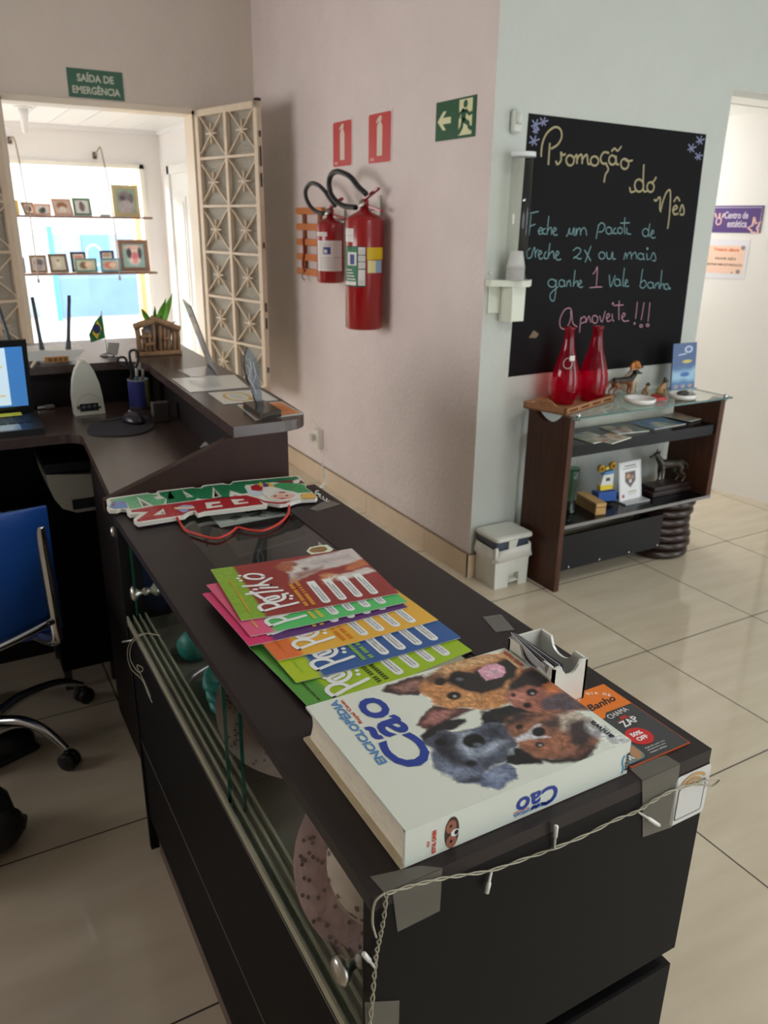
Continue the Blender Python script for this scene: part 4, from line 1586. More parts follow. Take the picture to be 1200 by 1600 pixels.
def deco_b(g, P, z):
    gd = mat('ink_gold', (212, 176, 92), .4)
    g.ribbon([Vector((*bil(P, .40 + .22 * math.cos(a), .5 + .36 * math.sin(a)).xy, z)) for a in np.linspace(0, 2 * PI, 28)], .008, (0, 0, 1), gd)
    for k in range(4):
        a, c = bil(P, .3, .35 + k * .1), bil(P, .5, .35 + k * .1)
        g.ribbon([Vector((a.x, a.y, z)), Vector((c.x, c.y, z))], .003, (0, 0, 1), mat('ink_olive', (170, 160, 100), .5))
    c = bil(P, .62, .2)
    g.add([Vector((c.x + .012 * math.cos(a), c.y + .012 * math.sin(a), z)) for a in np.linspace(0, 2 * PI, 13)[:-1]], [tuple(range(12))], mat('seal_brown', (184, 140, 96), .5))
    for k in range(3):
        a, c = bil(P, .8, .3 + k * .14), bil(P, .9, .3 + k * .14)
        g.ribbon([Vector((a.x, a.y, z)), Vector((c.x, c.y, z))], .004, (0, 0, 1), mat('ink_pale_grey', (176, 176, 178), .4))


def deco_c(g, P, z):
    Q = [bil(P, *q) for q in ((.04, .06), (.96, .06), (.96, .94), (.04, .94))]
    g.prism([(p.x, p.y) for p in Q], z, z, mat('certificate_orange', (214, 128, 76), .35, noise=.1, nscale=30))
    for k in range(4):
        a, c = bil(P, .6, .3 + k * .13), bil(P, .85, .3 + k * .13)
        g.ribbon([Vector((a.x, a.y, z + .0003)), Vector((c.x, c.y, z + .0003))], .004, (0, 0, 1), mat('ink_rust', (176, 96, 56), .5))


paper_on_desk(((297, 613), (388, 605), (366, 586), (269, 592)), 'laminated_sheet', 'white laminated sheet on the raised desk top next to the grey sign holder', m_wp, deco_a)
paper_on_desk(((350, 632), (434, 625), (406, 609), (325, 614)), 'certificate', 'white certificate with a gold ring between the two other sheets', m_wp, deco_b)
paper_on_desk(((400, 657), (474, 647), (440, 628), (371, 633)), 'certificate', 'orange certificate with white border under the clear award', m_wp, deco_c)

# clear award on a dark base
tb = PZ(414, 643, TOP)
t = thing('award', 'clear flame shaped acrylic award on a dark base', 'award', (tb.x, tb.y, TOP + .002))
P = [PZ(*q, TOP + .002) for q in ((408, 657), (440, 651), (412, 634), (380, 638))]
g = MB()
g.prism([(p.x, p.y) for p in P], TOP + .002, TOP + .018, mat('black_acrylic', (42, 36, 34), .12, spec=.8))
part(g, 'base', t, True, bevel=.001)
g = MB()
yv = PZ(414, 645, TOP).y
prof = [PY(x, y, yv) for x, y in ((405, 648), (400, 632), (394, 612), (386, 594), (381, 572), (382, 556), (386, 543), (392, 549), (400, 562), (404, 580), (405, 598), (407, 610), (408, 622), (417, 648))]
F = frame((0, yv, 0), (1, 0, -.0), (0, 0, 1))
m_acr = glass_mat('clear_acrylic', (206, 212, 214), 1.0)
g.prism([(p.x, p.z) for p in prof], -.007, .007, m_acr, side=glass_mat('acrylic_edge', (160, 168, 172), 1.2), F=F)
part(g, 'flame', t, True)
g = MB()
for pts in (((389, 560), (393, 575), (388, 590), (396, 605)), ((395, 565), (400, 585), (395, 600), (401, 615)), ((386, 570), (390, 580), (393, 598))):
    g.ribbon([PY(x, y, yv - .0075) for x, y in pts], .003, (0, -1, 0), mat('etching', (150, 156, 160), .5))
part(g, 'engraving', t, True, label='frosted engraving')

# grey acrylic sign holder, leaning away
P = [PZ(*q, TOP) for q in ((299, 590), (338, 588), (324, 573), (278, 579))]
t = thing('sign_holder', 'grey leaning L shaped acrylic sign holder behind the white sheets', 'sign holder', (P[0].x, P[0].y, TOP))
g = MB()
m_hold = mat('grey_acrylic', (172, 172, 172), .16, spec=.7)
g.prism([(p.x, p.y) for p in P], TOP, TOP + .003, m_hold)
part(g, 'foot', t, True)
g = MB()
b0, b1 = PZ(340, 588, TOP), PZ(324, 568, TOP)
t1 = PZ(297, 478, 1.262)
t0 = t1 + (b1 - b0) * .95
vs = [b0, b1, t0, t1]
nrm = (b1 - b0).cross(t1 - b0).normalized() * .003
g.add(vs + [v + nrm for v in vs], [(0, 1, 2, 3), (7, 6, 5, 4), (0, 4, 5, 1), (1, 5, 6, 2), (2, 6, 7, 3), (3, 7, 4, 0)], mat('grey_acrylic_face', (128, 128, 132), .2, spec=.6))
part(g, 'panel', t, True)

# stick-built house nameplate with plant behind
M_STICK = mat('driftwood', (146, 112, 82), .8, noise=.25, nscale=30)
hb = PZ(247, 554, TOP)
t = thing('stick_house', 'small house of driftwood sticks on a plank in front of the plant', 'ornament', (hb.x, hb.y, TOP))
yv = hb.y
S = lambda x, y, dy=0: PY(x, y, yv + dy)
g = MB()
a, c = S(213, 551), S(282, 549)
g.box(((a.x + c.x) / 2, yv, TOP + .007), (c.x - a.x, .05, .014), M_STICK)
part(g, 'plank', t, True, bevel=.003)
base_z = TOP + .014
for (x0, y0, x1, y1, r) in ((219, 551, 213, 508, .010), (226, 550, 223, 514, .006), (233, 550, 232, 520, .007), (240, 549, 239, 503, .007), (250, 549, 249, 505, .008), (257, 549, 256, 512, .007), (263, 549, 262, 515, .007), (272, 549, 271, 510, .009), (279, 549, 277, 512, .008)):
    g = MB()
    a, c = S(x0, y0), S(x1, y1)
    a.z = base_z - .002
    g.tube([a, a.lerp(c, .5) + Vector((.002, 0, 0)), c], [r, r * .9, r * .95], M_STICK, 8)
    part(g, 'stick', t, True)
for (x0, y0, x1, y1) in ((209, 511, 240, 501), (235, 497, 281, 514), (221, 527, 236, 525), (255, 530, 265, 528), (228, 540, 243, 536)):
    g = MB()
    r = .011 if x1 - x0 > 25 else .007
    g.tube([S(x0, y0, -.012), S((x0 + x1) / 2, (y0 + y1) / 2 - .5, -.012), S(x1, y1, -.012)], [r, r, r * .9], M_STICK, 8)
    part(g, 'cross_stick', t, True)

pp = PZ(262, 545, TOP)
pp.y += .13
t = thing('snake_plant', 'green sword leaved potted plant behind the stick house', 'plant', (pp.x, pp.y, TOP))
g = MB()
g.lathe([(.0, 0), (.045, 0), (.056, .08), (.052, .08), (.05, .065), (0, .065)], mat('black_pot', (34, 32, 32), .5), 20, Matrix.Translation((pp.x, pp.y, TOP)))
part(g, 'pot', t, True)
m_leaf = mat('sword_leaf', (112, 172, 62), .45, noise=.25, nscale=18, stretch=(3, 3, .6))
for (x0, y0, x1, y1, w) in ((240, 540, 219, 480, .024), (250, 540, 258, 466, .024), (262, 540, 268, 458, .026), (256, 540, 250, 492, .02), (246, 540, 241, 478, .014), (272, 545, 277, 500, .016), (266, 542, 262, 475, .016)):
    g = MB()
    a, c = PY(x0, y0, pp.y), PY(x1, y1, pp.y + random.uniform(-.05, .06))
    a.z = TOP + .06
    a = a.lerp(Vector((pp.x, pp.y, a.z)), .45)
    vs, fs = [], []
    n = 9
    for i in range(n + 1):
        k = i / n
        q = a.lerp(c, k) + Vector((0, .012 * math.sin(k * 4), 0))
        ww = w * (.55 + .55 * math.sin(PI * min(1, k * .9 + .1))) * (1 - k ** 5)
        vs += [q + Vector((-ww / 2, -.003, 0)), q + Vector((0, .004, 0)), q + Vector((ww / 2, -.003, 0))]
    for i in range(n):
        o = i * 3
        fs += [(o, o + 1, o + 4, o + 3), (o + 1, o + 2, o + 5, o + 4)]
    g.add(vs, fs, m_leaf, True)
    part(g, 'leaf', t, True)

# desk flag
fp = PZ(168, 556, TOP)
t = thing('table_flag', 'small Brazilian table flag on a metal stand behind the scissors', 'flag', (fp.x, fp.y, TOP))
g = MB()
g.lathe([(0, 0), (.026, 0), (.022, .006), (.008, .012), (0, .014)], M_CHR, 18, Matrix.Translation((fp.x, fp.y, TOP)))
part(g, 'stand', t, True)
g = MB()
tip = PY(158, 486, fp.y)
g.tube([fp + Vector((0, 0, .01)), tip], .0016, mat('white_rod', (214, 212, 206), .4), 8)
part(g, 'pole', t, True)
g = MB()
q = [PY(x, y, fp.y) for x, y in ((158, 491), (165, 528), (142, 535), (139, 523), (148, 503))]
vs = [v + Vector((0, -.004 + .004 * (i % 2), 0)) for i, v in enumerate(q)]
vs2 = [v + Vector((0, .0015, 0)) for v in vs]
m_fg = mat('flag_green', (38, 112, 66), .7)
g.add(vs + vs2, [tuple(range(5)), tuple(range(9, 4, -1))] + [(i, i + 5, (i + 1) % 5 + 5, (i + 1) % 5) for i in range(5)], m_fg)
q = [PY(x, y, fp.y - .007) for x, y in ((152, 500), (159, 513), (152, 530), (144, 521))]
g.add(q, [(0, 1, 2, 3)], mat('flag_yellow', (226, 200, 52), .7))
c = PY(151.5, 514, fp.y - .009)
g.add([c + Vector((.012 * math.cos(a), 0, .016 * math.sin(a))) for a in np.linspace(0, 2 * PI, 13)[:-1]], [tuple(range(12))], mat('flag_blue', (34, 44, 96), .7))
part(g, 'cloth', t, True)
g = MB()
q = [PY(x, y, fp.y - .004) for x, y in ((169, 535), (187, 536), (184, 555), (168, 552))]
vs2 = [v + Vector((0, .0012, 0)) for v in q]
g.add(q + vs2, [(0, 1, 2, 3), (7, 6, 5, 4), (0, 4, 5, 1), (1, 5, 6, 2), (2, 6, 7, 3), (3, 7, 4, 0)], mat('note_grey', (176, 170, 162), .7))
part(g, 'paper_tag', t, True, label='small grey paper tag')

# router
rp_ = PZ(92, 566, TOP)
t = thing('router', 'white wireless router with dark antennas on the raised desk top', 'router', (rp_.x, rp_.y, TOP))
g = MB()
F = frame((0, rp_.y, 0), (1, 0, 0), (0, 0, 1))
body = [PY(x, y, rp_.y) for x, y in ((30, 563), (28, 549), (60, 547), (110, 546), (133, 544), (122, 555), (112, 562))]
g.prism([(p.x, p.z) for p in body], -.11, .02, mat('router_white', (222, 220, 214), .35), F=F)
part(g, 'body', t, True, bevel=.003)
g = MB()
a, c = PY(71, 566, rp_.y - .021), PY(107, 558, rp_.y - .021)
g.span((a.x, rp_.y - .022, TOP + .004), (c.x, rp_.y - .019, TOP + .022), mat('port_strip', (196, 132, 60), .5))
for k in range(4):
    x = a.x + (c.x - a.x) * (.14 + .22 * k)
    g.span((x, rp_.y - .024, TOP + .007), (x + .010, rp_.y - .021, TOP + .018), mat('port_dark', (120, 84, 40), .6))
part(g, 'port_panel', t, True, label='ochre port panel')
for (x0, y0, x1, y1) in ((69, 562, 51, 465), (108, 560, 109, 462), (24, 552, -5, 470)):
    g = MB()
    a, c = PY(x0, y0, rp_.y + .0), PY(x1, y1, rp_.y + .0)
    a.z = TOP + .02
    g.tube([a + Vector((0, .012, 0)), a.lerp(c, .12) + Vector((0, .012, 0)), a.lerp(c, .3) + Vector((0, .012, 0)), c + Vector((0, .012, 0))], [.010, .009, .0058, .0052], mat('antenna_grey', (64, 66, 76), .5), 10)
    part(g, 'antenna', t, True)
cb = MB()
cb.tube(spline([PZ(60, 555, TOP + .008), PZ(56, 563, TOP + .010), PZ(50, 572, TOP + .0045) - Vector((0, 0, 0)), PZ(46, 577, TOP - .03) - Vector((0, .05, 0))], 6), .004, mat('cable_beige', (206, 198, 176), .5), 8)
tag(cb.build('cable', origin=PZ(56, 563, TOP)), 'beige network cable dropping from the white router', 'cable')

# ------------------------------------------------------------------ things on the writing level
DZ0 = DT + .0006
# barcode reader stand
sp = PZ(141, 648, DZ0)
t = thing('desk_device', 'white arch shaped device with a dark display on the desk', 'device', (sp.x, sp.y, DZ0))
g = MB()
yv = sp.y
arch = [PY(x, y, yv) for x, y in ((117, 650), (113, 620), (114, 595), (118, 578), (125, 566), (131, 563), (139, 568), (147, 580), (155, 598), (160, 618), (165, 645))]
lowz = DZ0
arch[0].z = arch[-1].z = DZ0
F = frame((0, yv, 0), (1, 0, 0), (0, 0, 1))
g.prism([(p.x, p.z) for p in arch], -.035, .0, mat('shell_white', (206, 206, 194), .45), F=F)
cx_ = (arch[0].x + arch[-1].x) / 2
g.ribbon([(cx_ + .036 * math.cos(a), yv - .0006 - .0, DZ0 + .03 + .036 * math.sin(a)) for a in np.linspace(0, PI, 16)], .0014, (0, -1, 0), mat('seam_grey', (150, 150, 146), .5))
part(g, 'shell', t, True, bevel=.004)
g = MB()
a, c = PY(126, 643, yv), PY(153, 629, yv)
g.span((a.x, yv - .003, a.z), (c.x, yv, c.z), mat('display_black', (22, 22, 26), .15))
for k in range(3):
    x = a.x + (c.x - a.x) * (.2 + .3 * k)
    g.lathe([(.007, 0), (.007, .001), (0, .0012)], mat('dial_grey', (56, 60, 66), .3), 12, Matrix.Translation((x, yv - .003, (a.z + c.z) / 2)) @ Matrix.Rotation(PI / 2, 4, 'X'))
part(g, 'display', t, True)
for x0, y0, x1, y1 in ((121, 640, 124, 634), (154, 638, 158, 634)):
    g = MB()
    a, c = PY(x0, y0, yv), PY(x1, y1, yv)
    g.span((a.x, yv - .0015, a.z), (c.x, yv, c.z), mat('port_grey', (60, 62, 66), .5))
    part(g, 'port', t, True)

# pencil cup with pen, marker and scissors
cp = PZ(221, 638, DZ0)
cp.y += .012
t = thing('pencil_cup', 'blue and yellow pencil cup in the desk corner', 'cup', (cp.x, cp.y, DZ0))
g = MB()
R0, H0 = .034, .096
F = Matrix.Translation((cp.x, cp.y, DZ0))
m_cup = mat('cup_clear', (150, 152, 164), .3)
g.lathe([(0, 0), (R0, 0), (R0, H0), (R0 - .003, H0), (R0 - .003, .006), (0, .006)], m_cup, 28, F)
g.arc(R0 + .0006, 180, 292, .008, H0 - .004, mat('cup_blue', (58, 66, 148), .4), F)
g.arc(R0 + .0006, 300, 345, .008, H0 - .004, mat('cup_yellow', (178, 172, 60), .4), F)
part(g, 'body', t, True)
t2 = thing('scissors', 'black handled scissors standing in the pencil cup', 'scissors', (cp.x - .012, cp.y, DZ0 + .01))
g = MB()
m_bk = mat('black_plastic', (28, 28, 34), .4)
yv = cp.y
for pts in (((205, 592), (204, 578), (186, 568), (184, 561), (190, 558), (196, 560), (199, 568), (204, 576)), ((207, 592), (207, 575), (203, 560), (203, 550), (209, 547), (215, 550), (216, 562), (212, 575))):
    g.tube(spline([PY(*q, yv) for q in pts], 5), .0042, m_bk, 8)
part(g, 'handles', t2, True)
g = MB()
for s_ in (-1, 1):
    a = PY(206, 592, yv + s_ * .002)
    g.add([a + Vector((-.008, 0, 0)), a + Vector((.008, 0, 0)), Vector((cp.x - .006, yv + s_ * .002, DZ0 + .012)), a + Vector((-.008, .0015, 0)), a + Vector((.008, .0015, 0)), Vector((cp.x - .006, yv + s_ * .002 + .0015, DZ0 + .012))], [(0, 1, 2), (5, 4, 3), (0, 3, 4, 1), (1, 4, 5, 2), (2, 5, 3, 0)], M_ALU)
part(g, 'blades', t2, True)
for (x0, y0, cm, rr, lb) in ((213, 570, ('pen_teal', (70, 120, 130)), .004, 'teal marker with a white cap standing in the pencil cup'), (223, 577, ('pen_blue', (50, 56, 120)), .0032, 'slim blue pen standing in the pencil cup')):
    g = MB()
    a = Vector((cp.x + (x0 - 216) * .0016, yv + .006, DZ0 + .008))
    c = PY(x0, y0, yv + .01)
    g.tube([a, a.lerp(c, .72)], rr, mat(*cm, .4), 10)
    g.tube([a.lerp(c, .72), c], rr * 1.25, mat('pen_cap', (214, 214, 206), .4), 10)
    tag(g.build('pen', origin=a), lb, 'pen')

# mouse on its pad
mp_ = PZ(203, 672, DZ0)
t = MB()
P = [PZ(x, y, DZ0) for x, y in ((136, 672), (150, 660), (190, 652), (225, 650), (240, 660), (236, 672), (205, 681), (165, 682), (142, 679))]
Q = spline([p for p in P], 5, True)
t.prism([(p.x, p.y) for p in Q], DZ0, DZ0 + .003, mat('pad_dark', (38, 36, 42), .8))
tag(t.build('mouse_pad', origin=(mp_.x, mp_.y, DZ0)), 'dark rounded mouse pad on the desk', 'mouse pad')
mo = PZ(209, 659, DT + .004)
t = thing('computer_mouse', 'dark computer mouse on the rounded pad', 'mouse', (mo.x, mo.y, DT + .004), .3)
g = MB()
n = 18
g.ball((0, 0, 0), (.029, .05, .032), mat('mouse_dark', (34, 32, 42), .3), 18, 10)
g.v = [Vector((v.x, v.y, max(0, v.z))) for v in g.v]
part(g, 'shell', t)
g = MB()
g.ball((0, .018, .028), (.003, .008, .006), mat('wheel_grey', (150, 150, 156), .4), 10, 6)
part(g, 'wheel', t)
g = MB()
g.tube(spline([PZ(198, 652, DT + .006), PZ(180, 655, DT + .006), PZ(160, 659, DT + .005), PZ(140, 655, DT + .004), PZ(120, 655, DT + .004)], 6), .0018, m_bk, 6)
part(g, 'cord', t, True)
g = MB()
a = PZ(57, 640, DZ0)
g.box((a.x + .015, a.y, DT + .007), (.022, .014, .008), M_ALU, bev=.002)
g.box((a.x + .04, a.y, DT + .007), (.03, .018, .012), mat('usb_grey', (120, 112, 112), .4), bev=.003)
tag(g.build('usb_stick', origin=(a.x, a.y, DZ0)), 'small metal usb stick beside the laptop', 'usb stick')

# laptop
LA, LB, LC = PZ(70, 669, DT + .016), PZ(49, 637, DT + .016), PZ(0, 676, DT + .016)
ux = (LC - LA)
ux.z = 0
ux = -ux.normalized()                       # towards the right hand end
uy = (LB - LA)
uy = (uy - ux * uy.dot(ux))
uy.z = 0
uy.normalize()
LW, LD = .36, .245
t = thing('laptop', 'open black laptop with a bright blue screen at the desk edge', 'laptop', LA - ux * LW / 2 + Vector((0, 0, DZ0 - LA.z)))
F = frame(LA - ux * LW, ux, uy)
F[2][3] = DZ0
g = MB()
m_lap = mat('laptop_black', (24, 24, 28), .4)
g.prism([(0, 0), (LW, 0), (LW, LD), (0, LD)], 0, .016, m_lap, F=F)
part(g, 'base', t, True, bevel=.003)
g = MB()
m_key = mat('key_black', (16, 16, 18), .5)
for r_ in range(5):
    for c_ in range(14):
        x, y = .018 + c_ * .0232, .095 + r_ * .0205
        g.box(F @ Vector((x + .01, y + .008, .0172)), (.0185, .0165, .0018), m_key, rot=F.to_3x3())
part(g, 'keyboard', t, True)
g = MB()
g.prism([(.175, .012), (.30, .012), (.30, .082), (.175, .082)], .016, .0166, mat('touchpad', (150, 160, 168), .25), F=F)
part(g, 'touchpad', t, True, label='pale touchpad')
g = MB()
tilt = math.radians(103)
FS_ = F @ Matrix.Translation((0, LD - .006, .018)) @ Matrix.Rotation(tilt, 4, 'X')
SW, SH = LW, .232
g.prism([(0, 0), (SW, 0), (SW, SH), (0, SH)], -.007, 0, m_lap, F=FS_)
lid = part(g, 'lid', t, True, bevel=.003)
g = MB()
ms1 = mat('screen_blue', (30, 90, 170), .2, emit=(84, 148, 214), estr=.55)
ms2 = mat('screen_page', (180, 210, 230), .2, emit=(206, 226, 238), estr=.75)
g.prism([(.014, .02), (SW - .014, .02), (SW - .014, SH - .02), (.014, SH - .02)], .0006, .0006, ms1, F=FS_)
g.prism([(.014, .026), (SW - .062, .026), (SW - .062, SH - .022), (.014, SH - .022)], .001, .001, ms2, F=FS_)
m_gold = mat('screen_gold', (200, 180, 120), .3, emit=(220, 206, 150), estr=.6)
for pts in (((.215, .15), (.262, .165), (.285, .148)), ((.262, .165), (.264, .10), (.262, .06)), ((.235, .06), (.285, .058))):
    g.ribbon(spline([FS_ @ Vector((x, y, .0014)) for x, y in pts], 5), .006, FS_.to_3x3() @ Vector((0, 0, 1)), m_gold)
part(g, 'screen', t, True, label='lit blue and white screen')
g = MB()
a = F @ Vector((LW - .1, .12, .019))
g.box(F @ Vector((.285, .205, .0195)), (.07, .045, .0012), mat('sticky_yellow', (214, 206, 60), .7), rot=F.to_3x3())
tag(g.build('sticky_note', origin=F @ Vector((.285, .205, .0195))), 'yellow sticky note on the laptop above its keys', 'note')

# little grey things under the raised top
g = MB()
a = PZ(278, 637, DZ0)
g.box((.575, 2.42, DT + .03), (.05, .03, .06), mat('box_grey', (74, 70, 70), .6), bev=.002)
tag(g.build('small_box', origin=(.575, 2.42, DZ0)), 'small grey box under the raised top edge', 'box')
g = MB()
g.box((.53, 1.86, DT + .012), (.09, .06, .018), mat('charger_dark', (30, 30, 34), .4), rot=Matrix.Rotation(.4, 3, 'Z'), bev=.003)
g.tube(spline([(.53, 1.86, DT + .012), (.56, 1.9, DT + .02), (.57, 1.84, DT + .035), (.545, 1.80, DT + .02)], 6), .004, M_ALU, 8)
tag(g.build('charger', origin=(.53, 1.86, DT + .004)), 'dark charger with a metal end under the raised top near the slanted panel', 'charger')
g = MB()
pts = [PZ(*q, DZ0) for q in ((312, 700), (345, 690), (352, 682), (318, 692))]
g.prism([(p.x, p.y) for p in pts], DZ0, DZ0 + .001, m_wp)
tag(g.build('paper_slip', origin=(pts[0].x, pts[0].y, DZ0)), 'white paper slip under the raised top beside the slanted panel', 'paper')

# ------------------------------------------------------------------ below the desk
t = thing('printer', 'pale grey printer standing under the desk', 'printer', (.27, 2.62, .52))
g = MB()
m_pr = mat('printer_grey', (222, 222, 204), .45)
yv = 2.50
sil = [PY(x, y, yv) for x, y in ((72, 742), (156, 741), (160, 795), (120, 801), (98, 795), (85, 780), (76, 760))]
F = frame((0, yv, 0), (1, 0, 0), (0, 0, 1))
g.prism([(p.x, p.z) for p in sil], -.24, .0, m_pr, F=F)
part(g, 'body', t, True, bevel=.006)
g = MB()
a, c = PY(70, 742, yv), PY(158, 735, yv)
g.span((a.x, yv - .004, a.z), (c.x + .02, yv + .24, a.z + .03), mat('printer_lid', (34, 36, 46), .4))
part(g, 'lid', t, True, bevel=.004)
g = MB()
a, c = PY(114, 795, yv), PY(158, 788, yv)
g.span((a.x, yv - .01, a.z), (c.x, yv + .0, a.z + .03), mat('tray_dark', (40, 42, 44), .4))
part(g, 'paper_tray', t, True)
zb = min(p.z for p in sil)
t = thing('drawer_pedestal', 'black pedestal under the printer', 'pedestal', (.26, 2.6, 0))
g = MB()
g.span((.20, 2.475, .08), (.38, 2.76, zb - .001), M_BLK)
part(g, 'body', t, True)
for x in (.215, .365):
    for y in (2.5, 2.73):
        g = MB()
        g.span((x - .012, y - .012, 0), (x + .012, y + .012, .08), mat('pedestal_foot', (70, 68, 66), .5))
        part(g, 'foot', t, True)
t = thing('carton', 'white and green carton hanging on the desk side by the far knob', 'carton', (.297, 1.70, .55))
g = MB()
g.span((.30, 1.75, .56), (.334, 1.79, .70), mat('carton_white', (170, 172, 168), .6))
part(g, 'top_half', t, True)
g = MB()
g.span((.30, 1.75, .46), (.334, 1.79, .56), mat('carton_green', (40, 120, 44), .6))
part(g, 'bottom_half', t, True, label='green lower half')
g = MB()
F = Matrix.Translation((.335, 1.90, .76)) @ Matrix.Rotation(-PI / 2, 4, 'Y')
g.lathe([(.008, 0), (.006, .012), (.014, .02), (.012, .028), (0, .03)], M_PEWTER, 16, F)
part(g, 'knob', desk, True, label='small pewter knob')

# ------------------------------------------------------------------ office chair
hub = Vector((-.04, 2.235, 0))
t = thing('office_chair', 'blue plastic office chair with chrome frame behind the counter', 'chair', hub)
M_CBL = mat('chair_blue', (24, 74, 156), .38, bump=.1, bscale=120)
M_RUB = mat('caster_black', (20, 20, 22), .5)
cast = [PZ(133, 1096, 0), PZ(110, 1199, 0)]
for i in range(5):
    if i < 2:
        c = cast[i]
    else:
        a = math.radians((205, 277, 349)[i - 2] - 90)
        c = hub + Vector((.31 * math.cos(a - .4), .31 * math.sin(a - .4), 0))
    d = (c - hub).normalized()
    g = MB()
    P = [hub + Vector((0, 0, .12)) + d * .03, hub + d * .12 + Vector((0, 0, .135)), hub + d * ((c - hub).length * .75) + Vector((0, 0, .115)), c + Vector((0, 0, .062))]
    g.tube(spline(P, 6), [.019 - .0005 * k for k in range(19)], M_CHR, 10)
    lg = part(g, 'base_leg', t, True)
    g = MB()
    sd_ = Vector((-d.y, d.x, 0))
    for s_ in (-1, 1):
        F = frame(c + sd_ * .012 * s_ + Vector((0, 0, .027)), (0, 0, 1), d)
        g.lathe([(0, -.010), (.022, -.010), (.027, -.006), (.027, .006), (.022, .010), (0, .010)], M_RUB, 16, F)
    g.tube([c + Vector((0, 0, .03)), c + Vector((0, 0, .06))], .008, M_RUB, 8)
    part(g, 'caster', lg, True)
g = MB()
g.tube([hub + Vector((0, 0, .09)), hub + Vector((0, 0, .20)), hub + Vector((0, 0, .21)), hub + Vector((0, 0, .44))], [.032, .03, .018, .018], M_BLK, 14)
part(g, 'gas_lift', t, True)
g = MB()
g.box(hub + Vector((0, .0, .465)), (.44, .42, .05), M_CBL, bev=.02)
part(g, 'seat', t, True, bevel=.01)
# backrest: curved shell, its top right corner seen beside the counter
yb = 1.90
tr, br = PY(77, 779, yb), PY(92, 905, yb)
g = MB()
n, m_ = 13, 9
vs, fs = [], []
wd = .44
x1 = .168
zt, zb_ = tr.z, PY(90, 925, yb).z - .12
for j in range(m_ + 1):
    for i in range(n + 1):
        u, v = i / n, j / m_
        z = zb_ + (zt - zb_) * v - .03 * (2 * u - 1) ** 4 * (v > .5) * 0
        x = x1 - wd * (1 - u) - .01 * (1 - v) * 0
        yy = yb - .055 * (1 - (2 * u - 1) ** 2) + .03 * (.5 - v)
        if v < .35:
            z += .12 * (u if u > .5 else 1 - u) ** 2 * (.35 - v)
        vs.append((x, yy, z - .012 * (2 * u - 1) ** 2))
for j in range(m_):
    for i in range(n):
        o = j * (n + 1) + i
        fs.append((o, o + 1, o + n + 2, o + n + 1))
o = len(vs)
vs += [(x, y + .012, z) for x, y, z in vs]
fs += [tuple(o + k for k in f[::-1]) for f in fs]
rim = [i for i in range(n + 1)] + [j * (n + 1) + n for j in range(1, m_ + 1)] + [m_ * (n + 1) + i for i in range(n - 1, -1, -1)] + [j * (n + 1) for j in range(m_ - 1, 0, -1)]
for a, c in zip(rim, rim[1:] + rim[:1]):
    fs.append((c, a, o + a, o + c))
g.add(vs, fs, M_CBL, True)
part(g, 'backrest', t, True, bevel=.004)
for s_ in (0, 1):
    g = MB()
    xx = x1 - .022 if s_ else x1 - wd + .022
    P = [(xx, yb - .012, zt - .06), (xx, yb - .014, zt - .12), (xx + .004 * (1 if s_ else -1), yb - .012, zb_ + .06), (xx, yb + .02, zb_ - .02), (xx - (.05 if s_ else -.05), yb + .2, .44), (hub.x + (.1 if s_ else -.1), hub.y - .05, .44)]
    g.tube(spline(P, 6), .013, M_CHR, 10)
    part(g, 'frame', t, True)
g = MB()
g.tube(spline([(x1 - .022, yb - .016, zb_ + .055), (x1 - wd / 2, yb - .07, zb_ + .03), (x1 - wd + .022, yb - .016, zb_ + .055)], 6), .010, M_CHR, 10)
part(g, 'cross_bar', t, True)

# second chair's foot and a backpack at the picture's edge
bp = PZ(8, 1330, 0)
t = thing('backpack', 'black backpack slumped on the floor left of the counter', 'bag', (bp.x - .12, bp.y + .02, 0), .3)
g = MB()
M_BAG = mat('bag_black', (20, 19, 21), .7, noise=.15, nscale=40, bump=.3, bscale=30)
g.ball((0, 0, .10), (.16, .11, .10), M_BAG, 18, 12)
for i, v in enumerate(g.v):
    k = 1 + .06 * math.sin(v.x * 40) * math.cos(v.z * 30)
    g.v[i] = Vector((v.x * k, v.y * k, max(.0, v.z)))
part(g, 'body', t)
g = MB()
g.ball((.09, -.06, .075), (.075, .05, .06), M_BAG, 14, 9)
part(g, 'pocket', t)
g = MB()
g.tube(spline([(-.05, .02, .195), (0, .0, .23), (.05, .02, .195)], 6), .009, M_BAG, 8)
part(g, 'handle', t)
g = MB()
pp_ = [(.135, -.075, .10), (.165, -.07, .085), (.16, -.06, .04)]
g.tube(spline(pp_, 5), .004, mat('zip_grey', (90, 90, 92), .4), 6)
part(g, 'zip_pull', t)
sh = PZ(15, 1185, 0)
t = thing('shoe', 'black shoe on the floor beyond the backpack', 'shoe', (sh.x - .04, sh.y, 0), -1.2)
g = MB()
g.span((-.045, -.12, 0), (.045, .12, .018), mat('sole_black', (16, 16, 17), .6), bev=.008)
part(g, 'sole', t)
g = MB()
g.ball((0, .05, .03), (.043, .075, .045), M_RUB, 16, 9)
g.ball((0, -.06, .045), (.040, .06, .06), M_RUB, 16, 9)
g.v = [Vector((v.x, v.y, max(.016, v.z))) for v in g.v]
part(g, 'upper', t)
